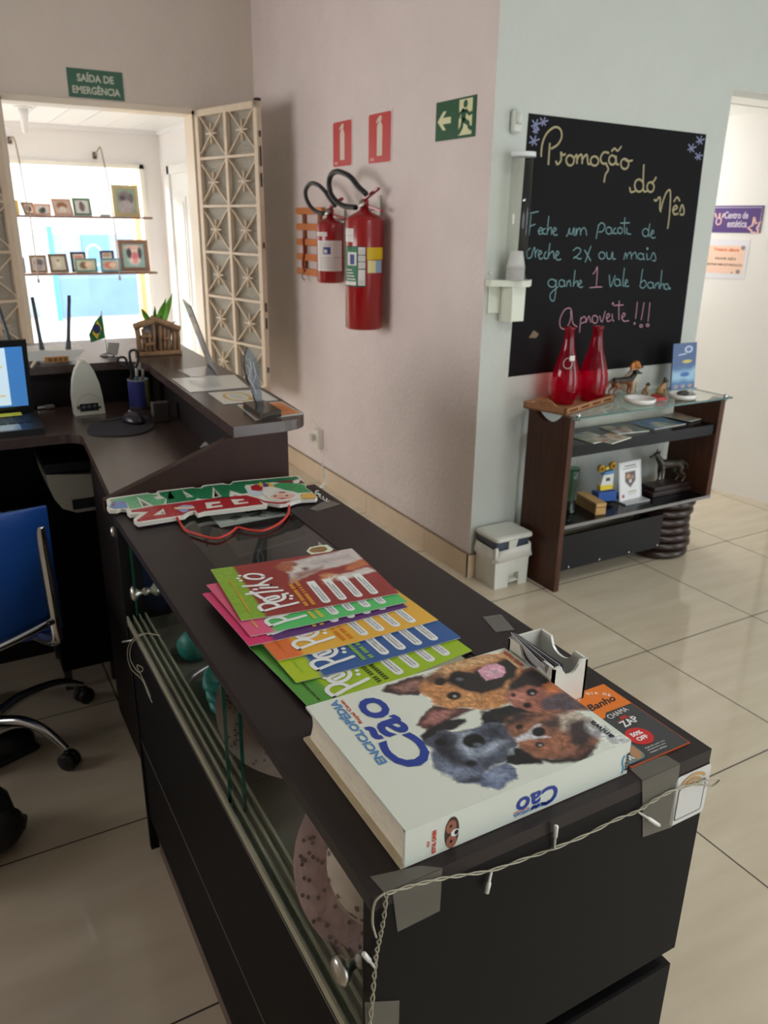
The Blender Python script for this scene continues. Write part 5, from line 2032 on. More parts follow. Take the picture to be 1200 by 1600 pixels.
# card machine by the chair
cm = PY(8, 780, 2.56)
cm.x = .115
t = thing('telephone', 'black telephone with an orange key on the ledge under the desk', 'telephone', (cm.x, 2.56, .58))
g = MB()
g.box((cm.x, 2.56, .60), (.14, .15, .035), mat('phone_black', (24, 24, 26), .4), bev=.008)
part(g, 'body', t, True)
g = MB()
for i in range(3):
    for j in range(4):
        mm = mat('key_orange', (206, 120, 40), .5) if (i, j) == (2, 1) else mat('key_grey', (86, 86, 90), .5)
        g.box((cm.x - .02 + i * .028, 2.52 + j * .022, .621), (.018, .013, .006), mm)
part(g, 'keypad', t, True)
g = MB()
g.span((-.9, 2.45, .558), (.19, 2.77, .58), M_DKIN)
part(g, 'under_shelf', desk, True)

# ================================================================== CHRISTMAS SIGN ON THE COUNTER
SZ0, SZ1 = CT + .0045, CT + .0125
LL = crop(160, 730, 20 / 3)
RR_ = crop(320, 730, 6)
natal = thing('christmas_sign', 'green and red wooden Christmas sign lying upside down on the counter', 'sign', (.49, 1.60, SZ0))
top_z = lambda pts, z=SZ1: [(p.x, p.y) for p in (PZ(x, y, z) for x, y in pts)]
outline = LL([(45, 335), (75, 320), (470, 264), (500, 273), (555, 270), (575, 247), (940, 206), (970, 216), (1025, 211), (1040, 191)]) + \
    RR_([(0, 166), (165, 149), (215, 160), (240, 156), (262, 131), (870, 79), (905, 108), (948, 150), (942, 188), (1000, 228), (1055, 278), (1040, 296), (900, 304), (850, 314), (800, 334), (700, 350), (590, 330), (575, 358), (0, 425)]) + \
    LL([(990, 490), (958, 455), (900, 470), (850, 508), (370, 585), (325, 552), (325, 540), (400, 480), (285, 492), (255, 465), (250, 436), (190, 430), (150, 445), (72, 446), (45, 414), (62, 388), (42, 355)])
holes = [LL([(390, 335), (500, 395), (430, 405)]), LL([(712, 277), (738, 323), (706, 328)]), LL([(852, 272), (922, 303), (886, 308)]), RR_([(90, 205), (150, 272), (85, 280)]),
         LL([(630, 457), (645, 484), (572, 491)]), RR_([(265, 255), (310, 262), (355, 292), (280, 298)])]
m_wb = mat('sign_backing_white', (230, 228, 220), .4)
g = MB()
g.prism(top_z(outline), SZ0, SZ1, m_wb, holes=[top_z(h) for h in holes])
part(g, 'backing', natal, True, bevel=.001)
m_gn = mat('glitter_green', (30, 122, 80), .35, noise=.35, nscale=140)
m_gl = mat('glitter_green_sheen', (108, 178, 132), .35, noise=.2, nscale=120)  # paler green paints the sheen into the left letters
m_re = mat('glitter_red', (172, 30, 42), .35, noise=.3, nscale=140)


def decal(g, pts, m, dz, holes=()):
    g.prism(top_z(pts, SZ1 + dz), SZ1 + dz, SZ1 + dz, m, holes=[top_z(h, SZ1 + dz) for h in holes])


g = MB()
L_ = LL
green_h = [L_([(350, 300), (530, 398), (415, 414)]), L_([(700, 245), (755, 325), (680, 335)]), L_([(825, 235), (950, 305), (880, 315)]), RR_([(75, 180), (160, 275), (70, 289)])]
decal(g, L_([(75, 337), (470, 278), (578, 287), (580, 300), (530, 312), (570, 335), (660, 320), (640, 384), (290, 434), (250, 365), (120, 362), (100, 376)]), m_gl, .0004, [green_h[0]])
decal(g, L_([(590, 262), (940, 217), (1035, 222), (1052, 204)]) + RR_([(60, 172), (160, 161), (240, 166), (270, 141), (860, 86), (890, 112), (450, 160), (385, 165), (372, 190), (420, 235), (350, 250), (235, 216), (230, 285), (0, 296)]) + L_([(1020, 330), (990, 320), (960, 342), (665, 380), (672, 330), (600, 290)]), m_gn, .0004, [green_h[1], green_h[2], green_h[3]])
part(g, 'green_lettering', natal, True, label='green glitter lettering NATAL')
g = MB()
red_h = [L_([(635, 427), (660, 488), (525, 503)]), RR_([(0, 332), (140, 319), (150, 335), (60, 350), (70, 364), (165, 352), (170, 368), (20, 389)]), RR_([(240, 300), (275, 300), (365, 296), (372, 305), (310, 322), (316, 332), (405, 322), (410, 336), (280, 352)])]
decal(g, L_([(300, 447), (560, 400), (640, 391), (1020, 342)]) + RR_([(0, 302), (240, 275), (390, 262), (500, 292), (535, 335), (548, 345), (0, 412)]) + L_([(990, 478), (970, 448), (900, 458), (830, 498), (372, 567), (355, 553), (480, 463), (305, 468)]), m_re, .0004, red_h)
m_rl = mat('glitter_pink', (206, 84, 88), .4)
for cx, cy, r_ in ((370, 445, 26), (520, 425, 30), (470, 500, 30), (420, 545, 32), (690, 400, 28), (720, 440, 24), (750, 485, 32), (590, 515, 34)):
    P = L_([(cx + r_ * math.cos(a) * (1 - a * .09), cy + r_ * .42 * math.sin(a) * (1 - a * .09)) for a in np.linspace(0, 5.2, 12)])
    g.ribbon([PZ(x, y, SZ1 + .0007) for x, y in P], .0022, (0, 0, 1), m_rl)
part(g, 'red_lettering', natal, True, label='red glitter lettering FELIZ')
g = MB()
decal(g, L_([(74, 412), (92, 372), (130, 356), (180, 350), (240, 358), (268, 424), (185, 424), (120, 432)]), mat('mitten_blue', (118, 152, 206), .5), .0008)
for c in ((120, 372), (205, 366), (112, 395)):
    q = L_([(c[0] + 16 * math.cos(a), c[1] + 8 * math.sin(a)) for a in np.linspace(0, 2 * PI, 9)[:-1]])
    decal(g, q, m_re, .001)
decal(g, L_([(760, 430), (800, 405), (850, 392), (930, 395), (960, 412), (955, 430), (900, 440), (870, 470), (830, 470), (800, 450)]), mat('candy_lilac', (160, 160, 206), .5), .0008)
decal(g, L_([(750, 418), (955, 410), (958, 428), (752, 436)]), mat('candy_cream', (228, 206, 160), .5), .001)
part(g, 'gingerbread', natal, True, label='small blue and lilac ornaments')
g = MB()
m_tree = mat('tree_green', (62, 150, 92), .45, noise=.2, nscale=60)
decal(g, RR_([(620, 170), (700, 148), (820, 142), (940, 165), (945, 195), (1000, 232), (870, 238), (830, 222), (760, 215), (690, 190)]), m_tree, .0008)
decal(g, RR_([(640, 140), (700, 128), (830, 118), (905, 122), (945, 152), (880, 150), (740, 145)]), mat('branch_brown', (112, 50, 44), .5), .0009)
decal(g, RR_([(820, 128), (860, 118), (895, 124), (880, 150), (835, 152)]), m_wb, .0011)
decal(g, RR_([(430, 180), (480, 160), (540, 170), (540, 215), (470, 225), (440, 210)]), m_re, .0009)
decal(g, RR_([(510, 140), (530, 138), (540, 175), (515, 185)]), mat('bow_yellow', (226, 184, 60), .5), .0011)
decal(g, RR_([(545, 145), (600, 160), (590, 185), (550, 180)]), mat('bow_purple', (100, 60, 120), .5), .0011)
decal(g, RR_([(590, 140), (640, 165), (655, 180), (600, 182)]), mat('bow_yellow', (226, 184, 60), .5), .0012)
decal(g, RR_([(380, 195), (430, 215), (540, 225), (545, 250), (500, 272), (440, 262), (400, 235)]), mat('trim_pale', (206, 214, 226), .5), .001)
decal(g, RR_([(540, 215), (570, 185), (640, 180), (680, 205), (770, 215), (780, 228), (660, 236), (600, 262), (575, 275), (545, 250)]), m_wb, .0012)
decal(g, RR_([(580, 280), (600, 255), (680, 238), (800, 236), (880, 244), (900, 262), (880, 292), (800, 312), (700, 318), (620, 305)]), m_wb, .0013)
decal(g, RR_([(610, 280), (650, 252), (740, 246), (830, 252), (850, 268), (800, 296), (700, 304)]), mat('santa_skin', (226, 180, 164), .5), .0015)
decal(g, RR_([(690, 232), (740, 228), (765, 238), (700, 242)]), m_re, .0016)
for c in ((660, 270), (770, 266)):
    decal(g, RR_([(c[0] + 13 * math.cos(a), c[1] + 6 * math.sin(a)) for a in np.linspace(0, 2 * PI, 9)[:-1]]), mat('black_ink', (24, 24, 28), .6), .0018)
decal(g, RR_([(690, 290), (730, 286), (770, 290), (730, 298)]), m_re, .0018)
decal(g, RR_([(900, 252), (990, 240), (1020, 250), (1050, 280), (1030, 290), (900, 298), (915, 275)]), mat('glove_ochre', (222, 178, 84), .5), .0012)
decal(g, RR_([(480, 285), (560, 315), (700, 330), (790, 318), (760, 338), (680, 343), (560, 328)]), m_re, .0012)
part(g, 'santa_figure', natal, True, label='painted bearded Santa figure')
cp_ = [(RR_([(790, 320)])[0]), *RR_([(790, 380), (780, 440), (720, 510), (640, 560), (540, 596), (440, 592), (370, 578), (305, 565), (260, 600), (190, 642), (80, 668)]), *L_([(930, 680), (860, 650), (810, 580), (775, 520)])]
g = MB()
g.tube(spline([PZ(x, y, CT + .004 if 0 < i < len(cp_) - 1 else CT + .012) for i, (x, y) in enumerate(cp_)], 6), .0026, mat('red_cord', (206, 58, 50), .6), 8)
part(g, 'cord', natal, True, label='red hanging cord')

# ================================================================== SIGNS ON THE WALLS
M_SGN = mat('sign_green', (24, 84, 54), .4)
M_GLOW = mat('sign_cream', (222, 222, 178), .5)


def wall_plate(name, label, cat, F, w, h, m, th=.003, group=None):
    t = MB()
    t.prism([(0, 0), (w, 0), (w, h), (0, h)], 0, th, m, F=F)
    return t


a, d = PY(103, 105, YN), PY(189, 112, YN)
b_ = PY(108, 151, YN)
w_, h_ = d.x - a.x + .005, a.z - b_.z
F = frame((a.x, YN - .0005, b_.z), (1, 0, 0), (0, 0, 1))
g = wall_plate('', '', '', F, w_, h_, M_SGN)
for s, y0 in (('SA\u00cdDA DE', .56), ('EMERG\u00caNCIA', .14)):
    g.text(s, F @ Matrix.Translation((w_ / 2, h_ * y0, .0036)), mat('sign_letters', (196, 200, 180), .5), w=w_ * (.66 if y0 > .5 else .86), h=h_ * .33, align='C', bold=.03)
tag(g.build('emergency_sign', origin=(a.x, YN, b_.z)), 'green emergency exit wording sign on the wall above the street opening', 'sign')

# running man sign
a, d, b_ = PX(683, 161, XE), PX(746, 148, XE), PX(679, 222, XE)
w_, h_ = a.y - d.y, a.z - b_.z
F = frame((XE - .0005, a.y, b_.z), (0, -1, 0), (0, 0, 1))
g = MB()
g.prism([(0, 0), (w_, 0), (w_, h_), (0, h_)], 0, .003, M_SGN, F=F)
q = lambda pts, dz=.0036: [F @ Vector((x * w_, y * h_, dz)) for x, y in pts]
g.add(q([(.05, .5), (.20, .74), (.28, .74), (.19, .58), (.40, .58), (.40, .42), (.19, .42), (.28, .26), (.20, .26)]), [(0, 1, 2, 3, 6, 7, 8), (3, 4, 5, 6)], M_GLOW)
g.add(q([(.60, .07), (.92, .07), (.92, .95), (.60, .95)]), [(0, 1, 2, 3)], M_GLOW)
for pts, wd in (([(.74, .70), (.70, .45)], .030), ([(.70, .46), (.84, .34), (.86, .22)], .018), ([(.70, .46), (.68, .28), (.60, .12)], .018), ([(.76, .68), (.86, .56), (.92, .60)], .013), ([(.72, .70), (.62, .60), (.60, .50)], .013), ([(.86, .22), (.93, .22)], .016)):
    g.ribbon(q(pts, .0042), wd, (-1, 0, 0), M_SGN)
c = F @ Vector((.755 * w_, .83 * h_, .0042))
g.add([c + Vector((0, .014 * math.cos(t_), .014 * math.sin(t_))) for t_ in np.linspace(2 * PI, 0, 15)[:-1]], [tuple(range(14))], M_SGN)
tag(g.build('exit_arrow_sign', origin=(XE, a.y, b_.z)), 'green running figure sign with an arrow on the wall right of the extinguishers', 'sign')

# two red extinguisher signs
M_GLOW = mat('sign_ivory', (222, 208, 192), .5)
M_RSG = mat('sign_red', (196, 56, 58), .4)
for (y1, y0, z1, z0, lb) in ((3.962, 3.757, 1.957, 1.753, 'red extinguisher sign above the smaller extinguisher'), (3.582, 3.371, 1.957, 1.750, 'red extinguisher sign above the larger extinguisher')):
    g = MB()
    w_, h_ = y1 - y0, z1 - z0
    F = frame((XE - .0005, y1, z0), (0, -1, 0), (0, 0, 1))
    g.prism([(-.008, -.008), (w_ + .008, -.008), (w_ + .008, h_ + .008), (-.008, h_ + .008)], 0, .002, mat('sign_white', (222, 214, 210), .5), F=F)
    g.prism(rrect(w_, h_, .012), .0024, .0024, M_RSG, F=F)
    q = lambda pts: [F @ Vector((x * w_, y * h_, .003)) for x, y in pts]
    g.add(q([(.39, .14), (.63, .14), (.63, .74), (.58, .80), (.55, .82), (.47, .82), (.44, .80), (.39, .74)]), [tuple(range(8))], M_GLOW)
    g.add(q([(.46, .81), (.56, .81), (.60, .93), (.52, .95), (.42, .90), (.34, .82), (.38, .80), (.46, .86)]), [(0, 1, 2, 3, 4, 7), (4, 5, 6, 7)], M_GLOW)
    g.add(q([(.08, .05), (.26, .05), (.26, .11), (.08, .11)]), [(0, 1, 2, 3)], mat('sign_pink', (226, 150, 146), .5))
    tag(g.build('extinguisher_sign', origin=(XE, y1, z0)), lb, 'sign', 'extinguisher signs on the wall')

# ================================================================== EXTINGUISHERS
M_RED = mat('extinguisher_red', (150, 14, 20), .28, coat=.4)
M_HOSE = mat('hose_black', (18, 18, 20), .45)


def extinguisher(c, r, z0, zs, zn, label, big):
    """c = axis (x, y); body from z0 to shoulder zs, neck up to zn."""
    t = thing('fire_extinguisher', label, 'fire extinguisher', (c[0], c[1], z0), 0, 'fire extinguishers on the wall')
    F = Matrix.Translation((c[0], c[1], 0))
    g = MB()
    hs = zn - zs
    g.lathe([(0, z0 + .006), (r * .90, z0), (r, z0 + .008), (r, zs), (r * .96, zs + hs * .14), (r * .80, zs + hs * .34), (r * .45, zs + hs * .62), (r * .24, zs + hs * .8), (r * .22, zn)], M_RED, 40, F)
    part(g, 'cylinder', t, True)
    A0 = 242                     # bearing towards the middle of the shop
    ang = lambda s: A0 + math.degrees(math.asin(max(-1, min(1, s))))
    rl = r + .0009
    paper = mat('label_white', (222, 218, 214), .5)
    ink = mat('label_blue', (48, 54, 128), .5)
    gi = mat('label_grey', (150, 146, 150), .5)
    H = zs - z0
    g = MB()

    def lab(s0, s1, v0, v1, m, k=0):
        g.arc(rl + .0006 * k, ang(s0), ang(s1), z0 + H * v0, z0 + H * v1, m, F)
    if big:
        lab(-.97, -.56, .81, .93, paper)
        lab(-.95, -.58, .865, .868, gi, 1)
        lab(-.99, .08, .405, .775, mat('label_dark', (28, 52, 44), .5))
        lab(-.97, -.35, .42, .765, mat('label_green', (30, 110, 70), .5), 1)
        lab(-.85, -.40, .60, .72, paper, 2)
        lab(-.72, -.50, .61, .70, ink, 3)
        for k in range(4):
            lab(-.9, -.45 - .06 * k, .47 + k * .028, .48 + k * .028, paper, 2)
        lab(-.97, -.42, .42, .455, paper, 2)
        for a_, b2 in ((.70, .765), (.64, .692), (.575, .632), (.42, .565)):
            lab(-.31, .05, a_, b2, paper, 1)
            for k in range(3):
                lab(-.27, .0, a_ + .012 + k * .014, a_ + .016 + k * .014, gi, 2)
        lab(.14, .96, .655, .765, mat('label_yellow', (222, 190, 20), .5))
        lab(.18, .60, .535, .648, mat('label_cream', (232, 222, 160), .5))
        lab(.60, .90, .535, .648, mat('label_sky', (140, 176, 210), .5))
    else:
        lab(-.95, -.20, .80, .87, paper)
        lab(-.85, -.3, .832, .838, gi, 1)
        lab(-.90, .85, .21, .73, paper)
        lab(-.50, .05, .50, .62, ink, 1)
        lab(-.42, -.2, .52, .575, paper, 2)
        lab(-.72, .25, .66, .664, gi, 1)
        for k in range(5):
            lab(-.72, .2, .27 + k * .04, .275 + k * .04, gi, 1)
        lab(.30, .31, .22, .72, gi, 1)
        lab(.32, .85, .44, .45, gi, 1)
    part(g, 'labels', t, True, label='printed labels')
    g = MB()
    g.lathe([(0, zn - .004), (.018, zn - .002), (.019, zn + .03), (.013, zn + .034), (0, zn + .036)], M_RED, 16, F)
    v = Vector((c[0], c[1], zn))
    fr = Vector((.42, -.9, 0)).normalized()
    part(g, 'valve', t, True)
    g = MB()
    for (z_, dz_, ln) in ((.012, -.028, .10), (.034, .05, .085)):
        g.box(v + fr * (ln / 2) + Vector((0, 0, z_ + dz_ / 2)), (.022, ln, .010), M_RED, rot=(Matrix.Rotation(math.atan2(fr.y, fr.x) - PI / 2, 3, 'Z') @ Matrix.Rotation(math.atan2(dz_, ln), 3, 'X')), bev=.001)
    part(g, 'lever', t, True)
    g = MB()
    g.lathe([(0, 0), (.017, 0), (.019, .006), (.017, .014), (0, .015)], mat('gauge_rim', (190, 186, 180), .3, 1.0), 16, frame(v + Vector((-.012, -.012, .012)), (0, 0, 1), (.8, -.6, 0)) if False else Matrix.Translation(v + Vector((-.016, -.012, .01))) @ Matrix.Rotation(math.radians(-70), 4, 'Y'))
    part(g, 'gauge', t, True)
    g = MB()
    m_br = mat('bracket_steel', (196, 192, 180), .45, .6)
    if big:
        yb_ = PX(595, 315, XE).y
        g.span((XE - .012, yb_ - .012, zn - .03), (XE - .001, yb_ + .012, zn + .055), m_br)
        g.tube([(XE - .008, yb_, zn - .005), (c[0], c[1], zn - .012)], .005, m_br, 8)
    else:
        yb_ = PX(539, 322, XE).y
        g.span((XE - .012, yb_ - .01, zn - .05), (XE - .001, yb_ + .01, zn + .03), m_br)
        g.tube([(XE - .008, yb_, zn - .02), (c[0], c[1], zn - .012)], .005, m_br, 8)
    part(g, 'wall_bracket', t, True)
    return t, v


YA, XA = 3.435, 1.826
t, v = extinguisher((XA, YA), .0885, PX(565, 516, XA).z + .012, 1.497, 1.555, 'tall red fire extinguisher with green label hanging on the wall', True)
g = MB()
hose = [(572, 303), (560, 292), (549, 278), (538, 271), (526, 268), (517, 274), (514, 288), (517, 303), (526, 315), (538, 322), (556, 324)]
P = [PX(x, y, XA - .02 - .035 * math.sin(i / 10 * PI)) for i, (x, y) in enumerate(hose)]
g.tube(spline(P, 6), .0125, M_HOSE, 12)
part(g, 'hose', t, True)
XB, YB = 1.842, 3.835
t, v = extinguisher((XB, YB), .0685, PX(519, 443, XB).z + .004, 1.478, 1.520, 'shorter red fire extinguisher with white label beside the wooden rack', False)
g = MB()
hose = [(524, 322), (515, 310), (506, 297), (495, 288), (485, 287), (478, 296), (478, 308), (484, 321), (493, 330), (506, 334)]
P = [PX(x, y, XB - .02 - .03 * math.sin(i / 9 * PI)) for i, (x, y) in enumerate(hose)]
g.tube(spline(P, 6), .0105, M_HOSE, 12)
part(g, 'hose', t, True)

# wooden slat rack with a leash, behind the smaller extinguisher
t = thing('slat_rack', 'orange wooden slat rack on the wall behind the shorter extinguisher', 'rack', (XE - .015, 4.25, 1.2))
M_SL = mat('orange_wood', (208, 128, 78), .5, noise=.12, nscale=12, stretch=(1, 6, 6))
y0, y1 = 4.06, 4.40
for z_ in (1.545, 1.462, 1.382, 1.302, 1.222):
    g = MB()
    g.span((XE - .03, y0, z_ - .018), (XE - .015, y1, z_ + .018), M_SL)
    part(g, 'slat', t, True, bevel=.003)
for yy in (4.12, 4.325):
    g = MB()
    g.span((XE - .015, yy - .016, 1.205), (XE - .001, yy + .016, 1.56), mat('orange_wood_batten', (150, 84, 52), .55))
    part(g, 'batten', t, True)
g = MB()
P = [PX(474, 372, XE - .035), PX(475, 395, XE - .036), PX(473, 412, XE - .036), PX(476, 424, XE - .036)]
g.tube(spline(P, 5), .007, mat('leash_rust', (140, 56, 40), .7), 8)
P2 = [PX(476, 420, XE - .036), PX(472, 432, XE - .036), PX(476, 438, XE - .036)]
g.tube(spline(P2, 5), .004, M_ALU, 6)
tag(g.build('leash', origin=P[0]), 'rust coloured leash hanging on the left of the slat rack', 'leash')

# wall socket with a plug
so = PX(501, 684, XE)
t = thing('wall_socket', 'white wall socket box low on the wall near the desk end', 'socket', (XE - .012, so.y, so.z))
g = MB()
g.box((XE - .018, so.y, so.z), (.036, .075, .115), mat('socket_white', (226, 222, 210), .4), bev=.004)
part(g, 'box', t, True)
g = MB()
g.box((XE - .05, so.y + .01, so.z + .005), (.03, .04, .04), mat('plug_white', (206, 202, 192), .4), bev=.004)
part(g, 'plug', t, True)

# ================================================================== CHALKBOARD AND ITS WALL
BW = YC - .0006
cb = thing('chalkboard', 'black chalkboard sheet with handwritten monthly promotion on the wall', 'chalkboard', (2.58, BW, .89))
corners = [PY(x, y, BW) for x, y in ((794, 589), (1059, 566), (1103, 210), (826, 177))]
g = MB()
pts = [(p.x, p.z) for p in corners]
pts = [pts[0], (pts[0][0] * .8 + pts[1][0] * .2, pts[0][1] + .004), ((pts[0][0] + pts[1][0]) / 2, (pts[0][1] + pts[1][1]) / 2 - .006)] + pts[1:]
F = frame((0, BW, 0), (1, 0, 0), (0, 0, 1))
g.prism(pts, 0, .0025, mat('chalkboard_black', (18, 17, 20), .7, noise=.15, nscale=6, spec=.15), F=F)
part(g, 'sheet', cb, True)
KA = crop(820, 180, 1200 / 290)
KB = crop(820, 320, 1200 / 260)
loop = lambda cx, cy, rx, ry, a0=0.6, turns=1.08: [(cx + rx * math.cos(a0 + 2 * PI * turns * k / 14), cy - ry * math.sin(a0 + 2 * PI * turns * k / 14)) for k in range(15)]
yellow = [[(105, 270), (112, 190), (140, 120), (190, 78), (228, 90), (238, 140), (212, 190), (168, 218)], [(162, 180), (157, 250), (152, 322)],
          [(200, 295), (212, 318), (234, 290), (233, 240), (246, 258), (264, 250)], loop(292, 292, 25, 33), [(322, 275), (336, 256), (337, 315)], [(337, 290), (352, 262), (368, 258), (371, 316)], [(371, 290), (386, 265), (402, 258), (408, 312), (425, 315)],
          loop(450, 296, 25, 30), [(545, 245), (512, 240), (490, 275), (500, 310), (532, 312)], [(525, 315), (540, 350), (521, 385), (512, 435)],
          loop(565, 290, 22, 30), [(590, 262), (592, 312), (608, 318)], [(560, 235), (580, 215), (600, 230), (625, 200)], loop(645, 315, 25, 33), [(648, 290), (672, 296), (698, 292)],
          [(678, 465), (686, 497), (715, 490)], loop(738, 455, 28, 40), [(770, 318), (766, 400), (768, 488), (792, 490)], loop(812, 465, 22, 32), [(815, 440), (835, 425), (850, 398)],
          [(835, 545), (850, 552), (868, 530), (876, 548), (872, 600), (880, 626)], [(880, 610), (892, 560), (915, 500), (938, 485), (941, 540), (935, 640), (928, 700), (922, 735)],
          [(952, 618), (985, 600), (975, 584), (958, 606), (966, 640), (992, 636)], [(963, 560), (985, 530), (1002, 556)], [(1000, 627), (1016, 580), (1029, 612), (1024, 642), (1002, 640)]]
teal = [[(35, 62), (100, 48)], [(45, 70), (37, 150), (30, 220)], [(30, 158), (75, 140)], [(95, 195), (126, 180), (115, 165), (98, 186), (106, 212), (132, 200)], [(150, 172), (134, 178), (130, 205), (152, 210)], [(174, 80), (166, 150), (160, 216)], [(162, 195), (176, 170), (190, 166), (193, 216)], [(200, 200), (226, 180), (215, 165), (202, 190), (214, 219), (236, 214)],
        [(298, 226), (310, 215), (322, 168), (322, 206), (340, 207), (355, 165), (352, 222)], [(364, 226), (373, 170), (374, 216)], [(375, 195), (392, 168), (400, 180), (402, 220)], [(402, 195), (422, 166), (438, 178), (446, 220)],
        [(514, 246), (524, 190), (534, 140)], [(527, 155), (552, 130), (577, 150), (562, 190), (532, 196)], loop(605, 186, 20, 25), [(625, 165), (625, 200), (636, 208)], [(656, 166), (638, 186), (648, 208), (666, 202)], loop(686, 186, 17, 22), [(722, 90), (718, 160), (722, 211)], [(690, 132), (756, 130)], [(735, 165), (738, 205), (765, 212)],
        loop(870, 200, 22, 28), [(902, 135), (892, 200), (898, 232)], [(905, 216), (930, 200), (920, 184), (907, 215), (920, 239), (943, 235)],
        [(40, 310), (16, 340), (20, 385), (42, 380)], [(45, 382), (70, 305), (76, 380)], [(76, 350), (95, 320)], [(95, 366), (121, 346), (108, 330), (98, 360), (110, 391), (132, 380)], [(156, 336), (140, 360), (145, 388), (162, 384)], [(182, 275), (174, 330), (168, 390)], [(170, 370), (186, 346), (204, 337), (211, 390)], [(220, 375), (246, 350), (232, 335), (220, 370), (234, 398), (262, 391)],
        [(348, 332), (375, 310), (402, 322), (394, 350), (354, 386), (362, 376), (394, 391), (409, 384)], [(430, 325), (446, 352), (476, 406)], [(478, 296), (458, 350), (435, 416)],
        loop(555, 366, 22, 25), [(590, 340), (596, 385), (620, 386), (632, 340), (636, 390), (656, 387)],
        [(714, 396), (726, 345), (736, 390)], [(736, 370), (751, 348), (764, 346), (769, 393)], [(769, 370), (786, 348), (800, 346), (806, 391)], loop(835, 372, 20, 22), [(855, 350), (857, 390), (866, 394)], [(880, 350), (882, 393), (896, 390)], [(904, 396), (926, 345), (943, 376), (940, 403), (920, 402)],
        loop(195, 565, 28, 28), [(226, 540), (223, 620), (210, 690), (186, 682), (186, 640), (242, 588)], loop(266, 566, 20, 25), [(286, 545), (289, 591)], [(300, 591), (309, 548)], [(309, 560), (325, 545), (331, 591)], [(363, 470), (356, 530), (349, 591)], [(352, 575), (366, 556), (379, 551), (381, 591)], [(385, 581), (409, 560), (398, 545), (387, 576), (400, 596), (419, 589)],
        [(610, 505), (612, 550), (619, 590), (636, 550), (652, 508)], loop(666, 560, 20, 25), [(686, 540), (690, 586)], [(719, 455), (710, 530), (706, 580), (720, 586)], [(720, 571), (741, 556), (732, 540), (721, 565), (732, 589), (752, 584)],
        [(850, 463), (840, 530), (830, 592)], [(835, 562), (862, 545), (876, 575), (852, 601), (832, 592)], loop(905, 580, 20, 22), [(925, 560), (929, 601)], [(935, 606), (945, 565)], [(944, 580), (962, 561), (969, 606)], [(989, 470), (982, 540), (975, 606)], [(978, 590), (989, 575), (1000, 571), (1004, 606)], loop(1020, 590, 15, 20)]
pink = [[(490, 500), (508, 480), (523, 448), (520, 520), (515, 592)], [(468, 598), (512, 594), (558, 592)],
        [(330, 782), (331, 748), (290, 755), (255, 820), (256, 880), (290, 894), (325, 840), (336, 760), (345, 850), (378, 880)], [(395, 920), (400, 860), (405, 810)], [(404, 825), (430, 805), (441, 838), (406, 856)], [(440, 850), (461, 803), (470, 825), (476, 850)], loop(505, 826, 20, 28), [(540, 800), (556, 846), (580, 765)], [(590, 822), (611, 800), (600, 785), (588, 812), (598, 842), (621, 830)], [(630, 785), (633, 830), (644, 838)], [(681, 690), (678, 760), (679, 832)], [(640, 726), (712, 722)], [(700, 816), (723, 795), (712, 780), (699, 812), (715, 839), (752, 835)],
        [(812, 700), (806, 760), (798, 822)], [(860, 705), (850, 770), (838, 832)], [(902, 705), (896, 770), (888, 842)], loop(838, 873, 10, 9), loop(885, 868, 10, 9)]
dots = [((884, 316), 'teal'), ((1045, 603), 'teal'), ((635, 712), 'pink'), ((792, 856), 'pink')]
CY_, CTL, CPK, CST = mat('chalk_yellow', (164, 154, 120), .9), mat('chalk_teal', (112, 146, 150), .9), mat('chalk_pink', (176, 132, 146), .9), mat('chalk_lilac', (130, 136, 168), .9)
g = MB()
zc = BW - .0034


def chalk(K, strokes, m, wd):
    for s in strokes:
        P = spline([PY(x, y, zc) for x, y in K(s)], 5)
        P = [Vector((p.x, zc - .00002 * i, p.z)) for i, p in enumerate(P)]
        g.ribbon(P, wd, (0, -1, 0), m)


chalk(KA, yellow, CY_, .0080)
chalk(KB, teal, CTL, .0046)
chalk(KB, pink, CPK, .0044)
for (x, y), k in dots:
    c = PY(*KB([(x, y)])[0], zc)
    g.add([c + Vector((.006 * math.cos(a), 0, .006 * math.sin(a))) for a in np.linspace(0, 2 * PI, 9)[:-1]], [tuple(range(8))], CTL if k == 'teal' else CPK)
for cx, cy, r_ in ((70, 62, 38), (120, 45, 34), (58, 168, 40), (70, 100, 26), (1132, 165, 34), (1078, 215, 34), (1122, 268, 30)):
    st = [[(cx + r_ * math.cos(a), cy - r_ * math.sin(a)), (cx - r_ * .8 * math.cos(a), cy + r_ * .8 * math.sin(a))] for a in (.35, 1.2, 2.2)]
    chalk(KA, st, CST, .0060)
part(g, 'chalk_writing', cb, True, label='coloured chalk handwriting')
g = MB()
P = [PY(x, y, zc) for x, y in ((826, 528), (834, 516), (842, 522), (838, 528))]
g.add(P, [(0, 1, 2, 3)], mat('tape_remnant', (120, 104, 82), .8))
part(g, 'tape_remnant', cb, True, label='brown scrap of old tape')

